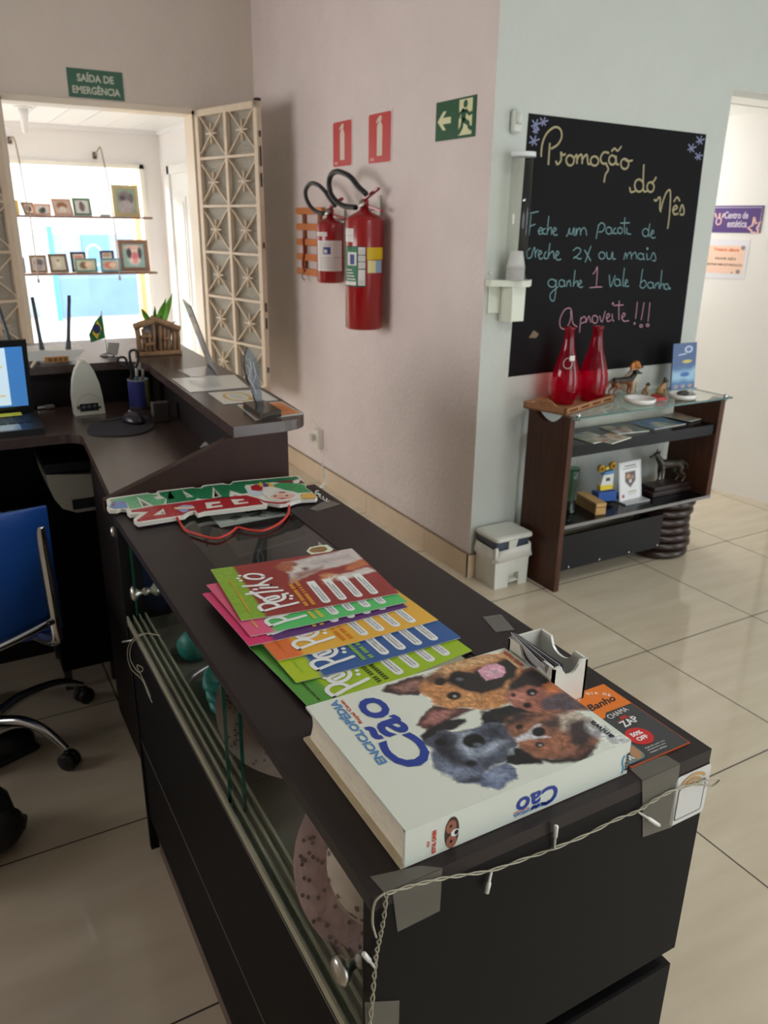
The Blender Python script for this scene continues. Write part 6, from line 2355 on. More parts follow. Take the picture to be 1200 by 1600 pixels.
# cup dispenser
t = thing('cup_dispenser', 'clear tube cup dispenser with white bracket left of the chalkboard', 'dispenser', (2.03, YC - .05, 1.1))
g = MB()
m_dp = mat('dispenser_white', (216, 220, 206), .4)
zs_ = PY(800, 440, YC - .06).z
xl, xr = PY(764, 438, YC - .03).x, PY(839, 440, YC - .09).x
cxd = PY(812, 440, YC - .06).x
P = [(xl, YC - .002), (xl, YC - .04)] + [(xl + (xr - xl) * (.35 + .1 * k), YC - .06 - .05 * math.sin(PI * k / 6)) for k in range(1, 7)] + [(xr, YC - .06), (xr - .02, YC - .03), (xr - .05, YC - .002)]
g.prism(P, zs_ - .018, zs_ + .006, m_dp)
part(g, 'shelf', t, True, bevel=.004)
g = MB()
a, c = PY(786, 445, YC - .02), PY(815, 500, YC - .02)
g.span((a.x, YC - .085, c.z + .0), (a.x + .008, YC - .002, zs_ - .018), m_dp)
g.span((a.x + .008, YC - .06, c.z), (a.x + .085, YC - .05, zs_ - .018), m_dp)
g.span((xl + .02, YC - .008, c.z + .03), (a.x, YC - .001, zs_ - .018), m_dp)
g.tube([(xl + .022, YC - .012, zs_ + .03), (xl + .022, YC - .001, zs_ + .03)], .006, m_dp, 8)
part(g, 'bracket', t, True, bevel=.003)
g = MB()
ztop = PY(820, 240, YC - .06).z
tc_ = Vector((cxd, YC - .062, 0))
tt = PY(817, 240, YC - .062).x
tb_ = PY(806, 432, YC - .062).x
tc_.x = (tt + tb_) / 2
F = Matrix.Translation((tc_.x, tc_.y, 0))
R_ = .043
g.lathe([(R_, zs_ + .006), (R_, ztop - .004)], glass_mat('tube_plastic', (240, 240, 236), 1.0), 28, F)
part(g, 'tube', t, True, label='clear plastic tube')
g = MB()
g.lathe([(0, ztop + .006), (R_ + .003, ztop + .005), (R_ + .004, ztop - .012), (R_, ztop - .012), (R_, ztop - .002), (0, ztop - .002)], mat('cap_white', (226, 228, 232), .4), 28, F)
part(g, 'cap', t, True)
for k in range(6):
    g = MB()
    z_ = zs_ + .007 + k * .009
    g.lathe([(.0, .062), (.024, .062), (.036, .002), (.0375, 0), (.0375, .003), (.036, .003), (.023, .060), (0, .060)], mat('cup_white', (232, 232, 236), .4), 22, Matrix.Translation((tc_.x, tc_.y, z_)))
    o = g.build('plastic_cup', origin=(tc_.x, tc_.y, z_))
    tag(o, 'white plastic cup in the dispenser tube, ' + ('bottommost of its stack' if k == 0 else 'topmost of its stack' if k == 5 else ('second', 'third', 'fourth', 'fifth')[k - 1] + ' cup from the bottom'), 'cup', 'plastic cups in the dispenser')
# small white plastic holder above it
a, c = PY(797, 208, YC), PY(809, 172, YC)
t = MB()
t.box(((a.x + c.x) / 2, YC - .014, (a.z + c.z) / 2), (c.x - a.x + .01, .026, c.z - a.z), mat('holder_white', (206, 210, 202), .4), bev=.006)
t.tube([((a.x + c.x) / 2, YC - .03, a.z + .03), ((a.x + c.x) / 2, YC - .03, a.z + .07)], .012, mat('holder_white', (206, 210, 202), .4), 12)
tag(t.build('wall_hook', origin=((a.x + c.x) / 2, YC, a.z)), 'small white plastic holder on the wall above the cup dispenser', 'hook')

# ================================================================== CORRIDOR SIGNS
Fc = lambda px, py: None
cn = Vector((-cdir.y, cdir.x, 0))
Lp = CA


def onwall(px, py, off=0.0):
    """Point of the corridor wall behind a picture point."""
    n = Vector((cdir.y, -cdir.x, 0))
    d = ray(px, py)
    o = CA - n * off
    return CAMP + d * ((o - CAMP).dot(n) / d.dot(n))


a, c = onwall(1113, 363), onwall(1195, 321)
nrm_c = Vector((-cdir.y, cdir.x, 0))
w_ = (Vector((c.x, c.y, 0)) - Vector((a.x, a.y, 0))).length
h_ = c.z - a.z
F = frame(a + nrm_c * .0005 + (-cdir) * -.02, -cdir, (0, 0, 1))
w_ += .02
M_PUR = mat('sign_purple', (86, 62, 124), .4)
g = MB()
g.prism([(0, 0), (w_, 0), (w_, h_), (0, h_)], 0, .003, M_PUR, F=F)
m_sl = mat('sign_lilac', (214, 206, 222), .5)
m_pk = mat('sign_peach', (226, 188, 178), .5)
for s, y0, ww, x0 in (('Centro de', .52, .46, .50), ('est\u00e9tica', .20, .38, .54)):
    g.text(s, F @ Matrix.Translation((w_ * x0, h_ * y0, .0036)), m_sl, w=w_ * ww, h=h_ * .26, align='C', bold=.02)
q = lambda x, y, dz=.0036: F @ Vector((x * w_, y * h_, dz))
g.ribbon([q(.17 + .05 * math.cos(t_), .42 + .13 * math.sin(t_)) for t_ in np.linspace(0, 2 * PI, 16)], .007, nrm_c, m_pk)
for s_ in (-.06, 0, .06):
    g.ribbon([q(.17 + s_, .55), q(.17 + s_ * 1.5, .72)], .01, nrm_c, m_pk)
star = [q(.88 + (.12 if k % 2 == 0 else .05) * math.cos(PI / 2 + .3 + k * PI / 5), .18 + (.42 if k % 2 == 0 else .17) * math.sin(PI / 2 + .3 + k * PI / 5), .0036) for k in range(10)]
star = [F @ Vector((min(w_, max(0, (F.inverted() @ p).x)), max(.001, (F.inverted() @ p).y), .0036)) for p in star]
g.ribbon(star + [star[0]], .012, nrm_c, m_pk)
g.ribbon([q(.05, .93, .0034), q(.97, .93, .0034), q(.97, .08, .0034)], .003, nrm_c, m_sl)
tag(g.build('salon_sign', origin=a), 'purple sign with white lettering and a star on the corridor wall', 'sign')
a, c = onwall(1103, 434), onwall(1173, 375)
w_ = (Vector((c.x, c.y, 0)) - Vector((a.x, a.y, 0))).length + .015
h_ = c.z - a.z
F = frame(a + nrm_c * .0005 + cdir * .015, -cdir, (0, 0, 1))
g = MB()
g.prism([(0, 0), (w_, 0), (w_, h_), (0, h_)], 0, .0015, mat('notice_white', (228, 226, 232), .5), F=F)
g.prism([(.0, .14 * h_), (.92 * w_, .14 * h_), (.92 * w_, .84 * h_), (.0, .84 * h_)], .0019, .0019, mat('notice_peach', (244, 206, 184), .5), F=F)
g.text('Prezado cliente', F @ Matrix.Translation((w_ * .48, h_ * .70, .0024)), mat('notice_orange', (232, 130, 84), .5), w=w_ * .6, h=h_ * .09, align='C', bold=.03)
for s, y0, ww in (('FAVOR N\u00c3O', .48, .5), ('ENTRAR SEM AUTORIZA\u00c7\u00c3O', .32, .86)):
    g.text(s, F @ Matrix.Translation((w_ * .48, h_ * y0, .0024)), mat('notice_brown', (126, 96, 86), .5), w=w_ * ww, h=h_ * .085, align='C', bold=.02)
for x0, y0 in ((.86, .80), (.82, .20), (.68, .17)):
    c = F @ Vector((w_ * x0, h_ * y0, .0024))
    r_ = .012 if x0 > .7 else .005
    g.add([c + cdir * r_ * math.cos(t_) + Vector((0, 0, r_ * math.sin(t_))) for t_ in np.linspace(2 * PI, 0, 11)[:-1]], [tuple(range(10))], mat('notice_grey', (150, 140, 142), .5))
tag(g.build('notice', origin=a), 'white and peach paper notice under the purple corridor sign', 'notice')

# ================================================================== IRON GRILLE LEAVES WITH TEXTURED GLASS
def textured_glass():
    m = bpy.data.materials.new('textured_glass')
    m.use_nodes = True
    nt = m.node_tree
    for n in list(nt.nodes):
        nt.nodes.remove(n)
    N = nt.nodes.new
    out, mx, mx2 = N('ShaderNodeOutputMaterial'), N('ShaderNodeMixShader'), N('ShaderNodeMixShader')
    tl, df, rf = N('ShaderNodeBsdfTranslucent'), N('ShaderNodeBsdfGlossy'), N('ShaderNodeBsdfTransparent')
    tl.inputs[0].default_value = (*L3((232, 226, 212)), 1)
    dd, ma = N('ShaderNodeBsdfDiffuse'), N('ShaderNodeMixShader')
    dd.inputs[0].default_value = (*L3((214, 208, 194)), 1)
    ma.inputs[0].default_value = .5
    nt.links.new(tl.outputs[0], ma.inputs[1])
    nt.links.new(dd.outputs[0], ma.inputs[2])
    df.inputs[0].default_value = (*L3((220, 220, 214)), 1)
    df.inputs['Roughness'].default_value = .25
    rf.inputs[0].default_value = (*L3((220, 222, 214)), 1)
    tc, ns, bp = N('ShaderNodeTexCoord'), N('ShaderNodeTexNoise'), N('ShaderNodeBump')
    ns.inputs['Scale'].default_value = 90
    bp.inputs['Strength'].default_value = .8
    bp.inputs['Distance'].default_value = .01
    nt.links.new(tc.outputs['Object'], ns.inputs['Vector'])
    nt.links.new(ns.outputs['Fac'], bp.inputs['Height'])
    for q in (df, dd, tl):
        nt.links.new(bp.outputs['Normal'], q.inputs['Normal'])
    mx.inputs[0].default_value = .46
    mx2.inputs[0].default_value = .18
    nt.links.new(ma.outputs[0], mx.inputs[1])
    nt.links.new(rf.outputs[0], mx.inputs[2])
    nt.links.new(mx.outputs[0], mx2.inputs[1])
    nt.links.new(df.outputs[0], mx2.inputs[2])
    nt.links.new(mx2.outputs[0], out.inputs['Surface'])
    return m


M_TG = textured_glass()
M_IRON = mat('cream_iron', (216, 198, 176), .45, noise=.05, nscale=20)


def grille(hinge, tip, z0, z1, cols, rows, label, back=1):
    hinge, tip = Vector(hinge), Vector(tip)
    W = (tip - hinge).length
    H = z1 - z0
    t = thing('grille_leaf', label, 'grille', hinge, 0, 'iron grille leaves of the street opening')
    F = frame(hinge, tip - hinge, (0, 0, 1))

    def bar(g, a, b, wd, th, m=M_IRON):
        a, b = Vector((*a, 0)), Vector((*b, 0))
        d = (b - a).normalized()
        n = Vector((-d.y, d.x, 0)) * wd / 2
        vs = [F @ (p + n * s + Vector((0, 0, k * th / 2))) for k in (-1, 1) for p, s in ((a, -1), (a, 1), (b, 1), (b, -1))]
        g.add(vs, [(0, 1, 2, 3), (7, 6, 5, 4), (0, 4, 5, 1), (1, 5, 6, 2), (2, 6, 7, 3), (3, 7, 4, 0)], m)
    g = MB()
    fw = .034
    bar(g, (fw / 2, z0), (fw / 2, z1), fw, .03)
    bar(g, (W - fw / 2, z0), (W - fw / 2, z1), fw, .03)
    bar(g, (0, z0 + fw / 2), (W, z0 + fw / 2), fw, .03)
    bar(g, (0, z1 - fw / 2), (W, z1 - fw / 2), fw, .03)
    for c in range(1, cols):
        bar(g, (W * c / cols, z0), (W * c / cols, z1), .026, .028)
    for r in range(1, rows):
        bar(g, (0, z0 + H * r / rows), (W, z0 + H * r / rows), .014, .026)
    part(g, 'frame', t, True)
    g = MB()
    for c in range(cols):
        for r in range(rows):
            x0, x1 = W * c / cols, W * (c + 1) / cols
            y0, y1 = z0 + H * r / rows, z0 + H * (r + 1) / rows
            cx, cy = (x0 + x1) / 2, (y0 + y1) / 2
            bar(g, (x0, y0), (x1, y1), .0065, .016)
            bar(g, (x0, y1), (x1, y0), .0065, .016)
            for a in (0, PI / 2):
                bar(g, (cx - .055 * math.cos(a), cy - .055 * math.sin(a)), (cx + .055 * math.cos(a), cy + .055 * math.sin(a)), .007, .02)
            g.lathe([(0, -.014), (.013, -.012), (.013, .012), (0, .014)], M_IRON, 10, F @ Matrix.Translation((cx, cy, 0)))
    part(g, 'lattice', t, True)
    g = MB()
    g.prism([(.02, z0 + .02), (W - .02, z0 + .02), (W - .02, z1 - .02), (.02, z1 - .02)], min(.017 * back, .021 * back), max(.017 * back, .021 * back), M_TG, F=F)
    part(g, 'glass', t, True, label='textured glass behind the lattice')
    if cols == 2:
        g = MB()
        m_rust = mat('rust_chips', (58, 44, 38), .9)
        for zz, hh in ((1.93, .03), (1.82, .10), (1.70, .07), (1.36, .03), (1.02, .05), (.93, .06), (.66, .03)):
            g.box(F @ Vector((W + .002, zz, .0)), (.006, .02, hh), m_rust)
        g.box(F @ Vector((W - .01, z1 + .006, 0)), (.03, .03, .014), m_rust)
        part(g, 'hinge_edge', t, True, label='rusty chipped hinge edge')
    return t


grille((1.548, 5.02, 0), (1.70, 4.408, 0), .525, 2.09, 2, 6, 'cream iron grille leaf with star lattice, open beside the extinguisher wall', -1)
grille((.470, 5.02, 0), (-.085, 4.78, 0), .525, 2.09, 2, 6, 'cream iron grille leaf with star lattice at the left edge behind the laptop')

# ================================================================== CONSOLE SHELF
CXA, CXB, CFY, CBY = 2.162, 3.088, 2.308, 2.565
M_CON = mat('console_wood', (80, 50, 38), .4, spec=.22, noise=.2, nscale=8, stretch=(6, 6, 1))
M_CONB = mat('console_black', (14, 12, 14), .22, spec=.22)
con = thing('console_shelf', 'dark wood console with glass top and black shelves under the chalkboard', 'shelf', (2.62, 2.44, 0))
ctz = .770


def side(x0, x1, zb, name):
    g = MB()
    n = 12
    P = [(CFY, zb), (CBY, zb), (CBY, ctz - .002)]
    y0, y1 = CFY + .05, CBY - .03
    P += [((y1 + (y0 - y1) * k / n), ctz - .002 - .045 * math.sin(PI * k / n) ** .8) for k in range(n + 1)]
    P += [(CFY, ctz - .002)]
    g.prism(P, x0, x1, M_CON, F=frame((0, 0, 0), (0, 1, 0), (0, 0, 1)))
    part(g, name, con, True)


side(CXA, CXA + .026, 0, 'side_panel')
side(CXB - .03, CXB, .30, 'side_panel')
g = MB()
g.span((CXA - .02, CFY - .03, ctz), (CXB + .004, CBY + .01, ctz + .007), glass_mat('console_glass', (244, 250, 247), 1.3))
for a, c in (((CXA - .02, CFY - .031, ctz), (CXB + .004, CFY - .029, ctz + .007)), ((CXB + .003, CFY - .03, ctz), (CXB + .005, CBY + .01, ctz + .007))):
    g.span(a, c, mat('glass_edge', (38, 92, 82), .15))
part(g, 'glass_top', con, True, label='clear glass top')
g = MB()
for x, y in ((CXA + .03, CFY - .01), (CXB - .02, CFY - .01)):
    g.lathe([(.009, ctz - .012), (.009, ctz + .014), (.005, ctz + .018), (0, ctz + .018)], M_CHR, 12, Matrix.Translation((x, y, 0)))
    part(g, 'glass_clip', con, True, label='chrome glass clip')
    g = MB()
uz = PY(898, 697, CFY + .01).z
uzb = PY(896, 714.5, CFY + .01).z
g = MB()
g.span((CXA + .026, CFY + .01, uz - .016), (CXB - .03, CBY - .02, uz), M_CONB)
g.span((CXA + .026, CFY + .01, uzb), (CXB - .03, CFY + .028, uz - .016), M_CONB)
part(g, 'upper_shelf', con, True, label='black upper shelf')
mz = PY(885, 822, CFY).z
g = MB()
g.span((CXA + .026, CFY, mz - .012), (CXB, CBY - .02, mz), M_CONB)
part(g, 'middle_shelf', con, True, label='glossy black middle shelf')
g = MB()
g.span((CXA + .026, CFY - .001, mz - .014), (CXB + .002, CFY + .0, mz + .001), mat('shelf_edge', (130, 128, 126), .35))
part(g, 'shelf_edging', con, True, label='pale edging strip')
lz0, lz1 = PY(879, 892, CFY + .01).z, PY(883, 838, CFY + .01).z
g = MB()
g.span((CXA + .026, CFY + .01, lz0), (CXB - .29, CFY + .026, lz1), M_CONB)
part(g, 'lower_board', con, True, label='black lower board')
g = MB()
for k in range(4):
    x = CXA + .08 + k * .18
    g.lathe([(0, 0), (.005, 0), (.005, .003), (0, .004)], M_CHR, 10, Matrix.Translation((x, CFY + .01, lz0 + .012)) @ Matrix.Rotation(PI / 2, 4, 'X'))
    part(g, 'screw', con, True, label='chrome screw')
    g = MB()
M_CARV = mat('carved_wood', (46, 30, 25), .28, noise=.3, nscale=14)
g = MB()
nz = 7
hz = (mz - .014) / nz
for k in range(nz):
    z = hz * (k + .5)
    off = .012 * math.sin(k * 1.3)
    r = .142
    prof = [(r * .80, -hz * .5), (r * .93, -hz * .42), (r, -hz * .2), (r * 1.01, 0), (r, hz * .2), (r * .93, hz * .42), (r * .80, hz * .5)]
    g.lathe(prof, M_CARV, 36, Matrix.Translation((CXB - .152 + off, 2.435, z)), sx=1.0, sy=.86)
part(g, 'carved_pedestal', con, True, label='ridged carved wooden pedestal')

# ------------------------------------------------------------------ on the console's glass
TZ = ctz + .0075
c0, c1, c2 = PZ(884, 650, TZ), PZ(959, 627, TZ), PZ(828, 626, TZ)
ex, ey = (c1 - c0), (c2 - c0)
ex.z = ey.z = 0
TW, TD = ex.length, min(ey.length, .20)
ex.normalize()
ey = Vector((-ex.y, ex.x, 0))
tr_o = c0.copy()
t = thing('tray', 'light wooden slatted tray holding the two red bottles', 'tray', c0 + ex * TW / 2 + ey * TD / 2)
F = frame(tr_o, ex, ey)
M_TRY = mat('tray_wood', (160, 112, 76), .55, noise=.15, nscale=20, stretch=(1, 6, 6))
g = MB()
g.prism([(0, 0), (TW, 0), (TW, TD), (0, TD)], 0, .006, M_TRY, F=F)
part(g, 'base', t, True)
for (a, c) in (((0, 0), (TW, 0)), ((TW, 0), (TW, TD)), ((TW, TD), (0, TD)), ((0, TD), (0, 0))):
    g = MB()
    a, c = Vector((*a, 0)), Vector((*c, 0))
    d = (c - a).normalized()
    L = (c - a).length
    F2 = F @ frame(a, d, (0, 0, 1))
    hole = []
    if L > .21:
        for k in range(4):
            x0, x1 = L * (.06 + .235 * k), L * (.06 + .235 * k + .17)
            hole.append([(x0, .011), (x1, .011), (x1, .019), (x0, .019)])
        P = [(0, 0), (L, 0), (L, .028), (0, .028)]
    else:
        P = [(0, 0), (L, 0), (L, .028)] + [(L * (.78 - .56 * k / 8), .028 + .026 * math.sin(PI * k / 8)) for k in range(9)] + [(0, .028)]
        hole = [[(L * .34, .024), (L * .66, .024), (L * .62, .038), (L * .38, .038)]]
    g.prism(P, -.009, 0, M_TRY, holes=hole, F=F2)
    part(g, 'rim', t, True)
def red_glass():
    m = glass_mat('red_glass', (240, 50, 110), 1.1)
    nt = m.node_tree
    out = nt.nodes['Material Output']
    mx0 = out.inputs['Surface'].links[0].from_node
    tr = next(n for n in nt.nodes if n.type == 'BSDF_TRANSPARENT')
    tl, df, a, c = nt.nodes.new('ShaderNodeBsdfTranslucent'), nt.nodes.new('ShaderNodeBsdfDiffuse'), nt.nodes.new('ShaderNodeMixShader'), nt.nodes.new('ShaderNodeMixShader')
    tl.inputs[0].default_value = (*L3((244, 20, 112)), 1)
    df.inputs[0].default_value = (*L3((176, 2, 62)), 1)
    a.inputs[0].default_value, c.inputs[0].default_value = .3, .36
    nt.links.new(tl.outputs[0], a.inputs[1])
    nt.links.new(df.outputs[0], a.inputs[2])
    nt.links.new(tr.outputs[0], c.inputs[1])
    nt.links.new(a.outputs[0], c.inputs[2])
    nt.links.new(c.outputs[0], mx0.inputs[1])
    return m


M_RG = red_glass()
m_rg2 = mat('red_glass_base', (150, 6, 30), .15, spec=.6)


def bottle(px, py, top, wpx, label, tagged):
    c = PZ(px, py, TZ + .0065)
    up = PY(px, top, c.y).z
    h = up - c.z
    r = abs((PY(px + wpx / 2, py - 30, c.y) - PY(px - wpx / 2, py - 30, c.y)).x) / 2 * .90
    t = thing('glass_bottle', label, 'bottle', c, 0, 'red glass bottles on the tray')
    g = MB()
    prof = [(0, .004), (r * .68, 0), (r * .72, .006), (r * .92, h * .12), (r, h * .25), (r * .97, h * .36), (r * .82, h * .48), (r * .62, h * .60), (r * .45, h * .72), (r * .35, h * .84), (r * .31, h * .955), (r * .38, h * .965), (r * .38, h), (r * .30, h)]
    g.lathe(prof, M_RG, 32)
    part(g, 'body', t)
    g = MB()
    g.lathe([(0, .001), (r * .66, .001), (r * .70, .010), (0, .012)], m_rg2, 28)
    part(g, 'base', t, label='thick red glass base')
    if tagged:
        g = MB()
        F = Matrix.Identity(4)
        n = 18
        rl = r * .78
        for k in range(n):
            a0, a1 = 2 * PI * k / n, 2 * PI * (k + 1) / n
        ang = 232
        P = []
        for k in range(n + 1):
            a = 2 * PI * k / n
            th = math.radians(ang) + .42 * math.cos(a)
            zz = h * .55 + h * .065 * math.sin(a)
            rr = r * np.interp(zz / h, [.36, .48, .60, .72], [.97, .82, .62, .45]) + .001
            P.append((rr * math.cos(th), rr * math.sin(th), zz))
        g.tube(P, .0016, mat('label_line', (220, 200, 204), .5), 6)
        th = math.radians(ang + 22)
        rr = r * .66 + .004
        g.box((rr * math.cos(th), rr * math.sin(th), h * .615), (.022, .003, .02), mat('tag_white', (228, 226, 222), .5), rot=Matrix.Rotation(th + PI / 2, 3, 'Z'))
        part(g, 'label', t, label='white oval label and price tag')
    return t


bottle(880, 630, 511, 37, 'red glass bottle with a white tag, left of two on the tray', True)
bottle(923, 625, 510, 38, 'plain red glass bottle without a tag on the tray', False)


# small dog figures: one smooth skin each, coloured by height and noise
def dog_mat(name, low, high, z0, z1, spots=None, gloss=.45):
    m = bpy.data.materials.new(name)
    m.use_nodes = True
    nt = m.node_tree
    b = nt.nodes['Principled BSDF']
    b.inputs['Roughness'].default_value = gloss
    tc, sp_, ns = nt.nodes.new('ShaderNodeTexCoord'), nt.nodes.new('ShaderNodeSeparateXYZ'), nt.nodes.new('ShaderNodeTexNoise')
    ns.inputs['Scale'].default_value = 45
    mr, ad, rp = nt.nodes.new('ShaderNodeMapRange'), nt.nodes.new('ShaderNodeMath'), nt.nodes.new('ShaderNodeValToRGB')
    nt.links.new(tc.outputs['Object'], sp_.inputs[0])
    nt.links.new(tc.outputs['Object'], ns.inputs['Vector'])
    mr.inputs['From Min'].default_value, mr.inputs['From Max'].default_value = z0, z1
    nt.links.new(sp_.outputs['Z'], mr.inputs['Value'])
    ad.operation = 'MULTIPLY_ADD'
    ad.inputs[1].default_value = .5
    nt.links.new(ns.outputs['Fac'], ad.inputs[0])
    nt.links.new(mr.outputs[0], ad.inputs[2])
    rp.color_ramp.elements[0].position = .55
    rp.color_ramp.elements[1].position = .80
    rp.color_ramp.elements[0].color = (*L3(low), 1)
    rp.color_ramp.elements[1].color = (*L3(high), 1)
    nt.links.new(ad.outputs[0], rp.inputs[0])
    nt.links.new(rp.outputs[0], b.inputs['Base Color'])
    return m


def skin_dog(t, s, pose, m, name='body', vox=None, muzzle=1.0, ears='up'):
    """Dog facing +X, feet on z = 0, about s tall at the head."""
    g = MB()
    T = lambda pts, rs: g.tube(spline([tuple(c * s for c in p) for p in pts], 5), list(np.interp(np.linspace(0, 1, (len(pts) - 1) * 5 + 1), np.linspace(0, 1, len(rs)), [r * s for r in rs])), m, 12)
    B = lambda c, r: g.ball(tuple(k * s for k in c), tuple(k * s for k in r), m, 14, 9)
    if pose == 'stand':
        T([(-.42, 0, .58), (-.15, 0, .57), (.15, 0, .58), (.36, 0, .60)], [.12, .12, .145, .13])
        B((.26, 0, .53), (.16, .125, .17))
        B((-.36, 0, .53), (.13, .115, .15))
        T([(.34, 0, .64), (.45, 0, .78), (.50, 0, .86)], [.12, .095, .085])
        B((.53, 0, .885), (.11, .085, .09))
        T([(.56, 0, .87), (.66, 0, .84), (.74, 0, .825)], [.065, .048, .036])
        for sy in (-1, 1):
            T([(.30, .085 * sy, .50), (.31, .09 * sy, .30), (.29, .09 * sy, .16), (.31, .09 * sy, .03)], [.075, .05, .036, .034])
            B((.335, .09 * sy, .022), (.055, .036, .024))
            o = -.06 if sy > 0 else .05
            T([(-.38, .075 * sy, .50), (-.28 + o, .085 * sy, .34), (-.44 + o, .085 * sy, .19), (-.41 + o, .085 * sy, .03)], [.10, .07, .036, .033])
            B((-.375 + o, .085 * sy, .022), (.055, .036, .024))
            if ears == 'up':
                T([(.48, .055 * sy, .94), (.475, .065 * sy, 1.02), (.475, .068 * sy, 1.07)], [.04, .026, .006])
            else:
                T([(.47, .075 * sy, .94), (.45, .10 * sy, .87), (.46, .095 * sy, .78)], [.03, .04, .022])
        T([(-.46, 0, .60), (-.60, 0, .50), (-.66, 0, .36), (-.76, 0, .30)], [.05, .045, .04, .015])
    else:
        T([(-.12, 0, .14), (-.08, 0, .32), (.04, 0, .52), (.10, 0, .66)], [.20, .185, .155, .12])
        B((-.12, 0, .15), (.22, .20, .15))
        B((.08, 0, .44), (.13, .14, .18))
        T([(.09, 0, .62), (.13, 0, .76)], [.11, .10])
        B((.14, 0, .84), (.135, .12, .13))
        T([(.18, 0, .81), (.28, 0, .785), (.33, 0, .78)], [.075, .055 * muzzle, .042 * muzzle])
        for sy in (-1, 1):
            T([(.14, .09 * sy, .42), (.17, .10 * sy, .2), (.17, .10 * sy, .04)], [.07, .05, .04])
            B((.205, .10 * sy, .025), (.065, .042, .028))
            B((-.04, .16 * sy, .13), (.16, .075, .12))
            B((.10, .17 * sy, .025), (.09, .045, .028))
            if ears == 'up':
                T([(.10, .075 * sy, .93), (.09, .085 * sy, 1.02), (.09, .09 * sy, 1.09)], [.05, .032, .006])
            else:
                T([(.09, .11 * sy, .90), (.08, .15 * sy, .78), (.10, .145 * sy, .64)], [.045, .06, .03])
        T([(-.28, 0, .10), (-.40, .05, .06), (-.46, .12, .05)], [.05, .04, .015])
    g.v = [Vector((v.x, v.y, max(0, v.z))) for v in g.v]
    o = part(g, name, t)
    r = o.modifiers.new('skin', 'REMESH')
    r.mode = 'VOXEL'
    r.voxel_size = vox or s * .022
    r.use_smooth_shade = True
    sm = o.modifiers.new('soft', 'SMOOTH')
    sm.factor = .5
    sm.iterations = 4
    g = MB()
    e = mat('eye_black', (14, 12, 12), .15)
    if pose == 'stand':
        g.ball((.755 * s, 0, .835 * s), .024 * s, e, 8, 6)
        for sy in (-1, 1):
            g.ball((.595 * s, .058 * sy * s, .905 * s), .016 * s, e, 8, 6)
    else:
        g.ball((.345 * s, 0, .795 * s), .030 * s, e, 8, 6)
        for sy in (-1, 1):
            g.ball((.245 * s, .07 * sy * s, .87 * s), .020 * s, e, 8, 6)
    part(g, 'face_features', t, label='black eyes and nose')
    return o


zc = TZ + .0004
p = PZ(971, 618, zc)
t = thing('dog_figurine', 'standing brown and black dog figurine beside the red bottles', 'figurine', p, -.25, 'dog figurines on the console')
skin_dog(t, .118, 'stand', dog_mat('figure_shepherd', (150, 92, 54), (40, 30, 26), .045, .085), ears='down')
p = PZ(1001, 618, zc) + Vector((.01, .085, 0))
t = thing('dog_figurine', 'tall sitting dog figurine with orange head and white chest', 'figurine', p, -1.2, 'dog figurines on the console')
skin_dog(t, .150, 'sit', dog_mat('figure_spaniel', (206, 192, 172), (190, 118, 52), .085, .135), ears='down')
p = PZ(1012, 618, zc) + Vector((0, .015, 0))
t = thing('dog_figurine', 'small grey puppy figurine sitting at the feet of the orange headed dog', 'figurine', p, -1.4, 'dog figurines on the console')
skin_dog(t, .060, 'sit', dog_mat('figure_puppy', (170, 140, 112), (70, 56, 50), .030, .060), ears='down')
p = PZ(1033, 616, zc)
t = thing('dog_figurine', 'small sitting shepherd figurine with pricked ears near the blue leaflet stand', 'figurine', p, -.4, 'dog figurines on the console')
skin_dog(t, .075, 'sit', dog_mat('figure_shepherd_pup', (180, 140, 92), (52, 42, 36), .035, .075))

# white dishes
M_DISH = mat('dish_white', (232, 230, 226), .25, coat=.3)


def dish(px, py, r, label):
    c = PZ(px, py, zc)
    t = thing('dish', label, 'dish', c)
    g = MB()
    g.lathe([(0, 0), (r * .86, 0), (r * .98, .006), (r, .020), (r * .95, .022), (r * .80, .020), (r * .76, .008), (0, .006)], M_DISH, 36)
    part(g, 'bowl', t)
    return t, c


t, c = dish(999, 629, .068, 'round white dish with a red disc leaning on it')
g = MB()
hp = []
for k in range(28):
    a = 2 * PI * k / 28
    hp.append((.0032 * 16 * math.sin(a) ** 3, .0026 * (13 * math.cos(a) - 5 * math.cos(2 * a) - 2 * math.cos(3 * a) - math.cos(4 * a))))
hc = PZ(1026, 624, zc + .004)
F = Matrix.Translation(hc) @ Matrix.Rotation(.6, 4, 'Z')
g.prism([(x, y) for x, y in hp], 0, .014, mat('heart_red', (176, 42, 38), .35), F=F)
tag(g.build('heart_tray', origin=hc, bevel=.002), 'red heart shaped dish between the two white dishes', 'dish')
t, c = dish(1066, 622, .062, 'round white dish with a dark lump under the blue leaflet stand')
g = MB()
c2 = PZ(1076, 614, zc + .021)
g.ball((0, 0, .008), (.034, .022, .012), mat('dark_lump', (60, 58, 58), .5), 14, 8)
o = g.build('stone', origin=(0, 0, 0))
o.location = c + Vector((.015, .012, .010))
tag(o, 'dark oval lump lying in the white dish', 'stone')

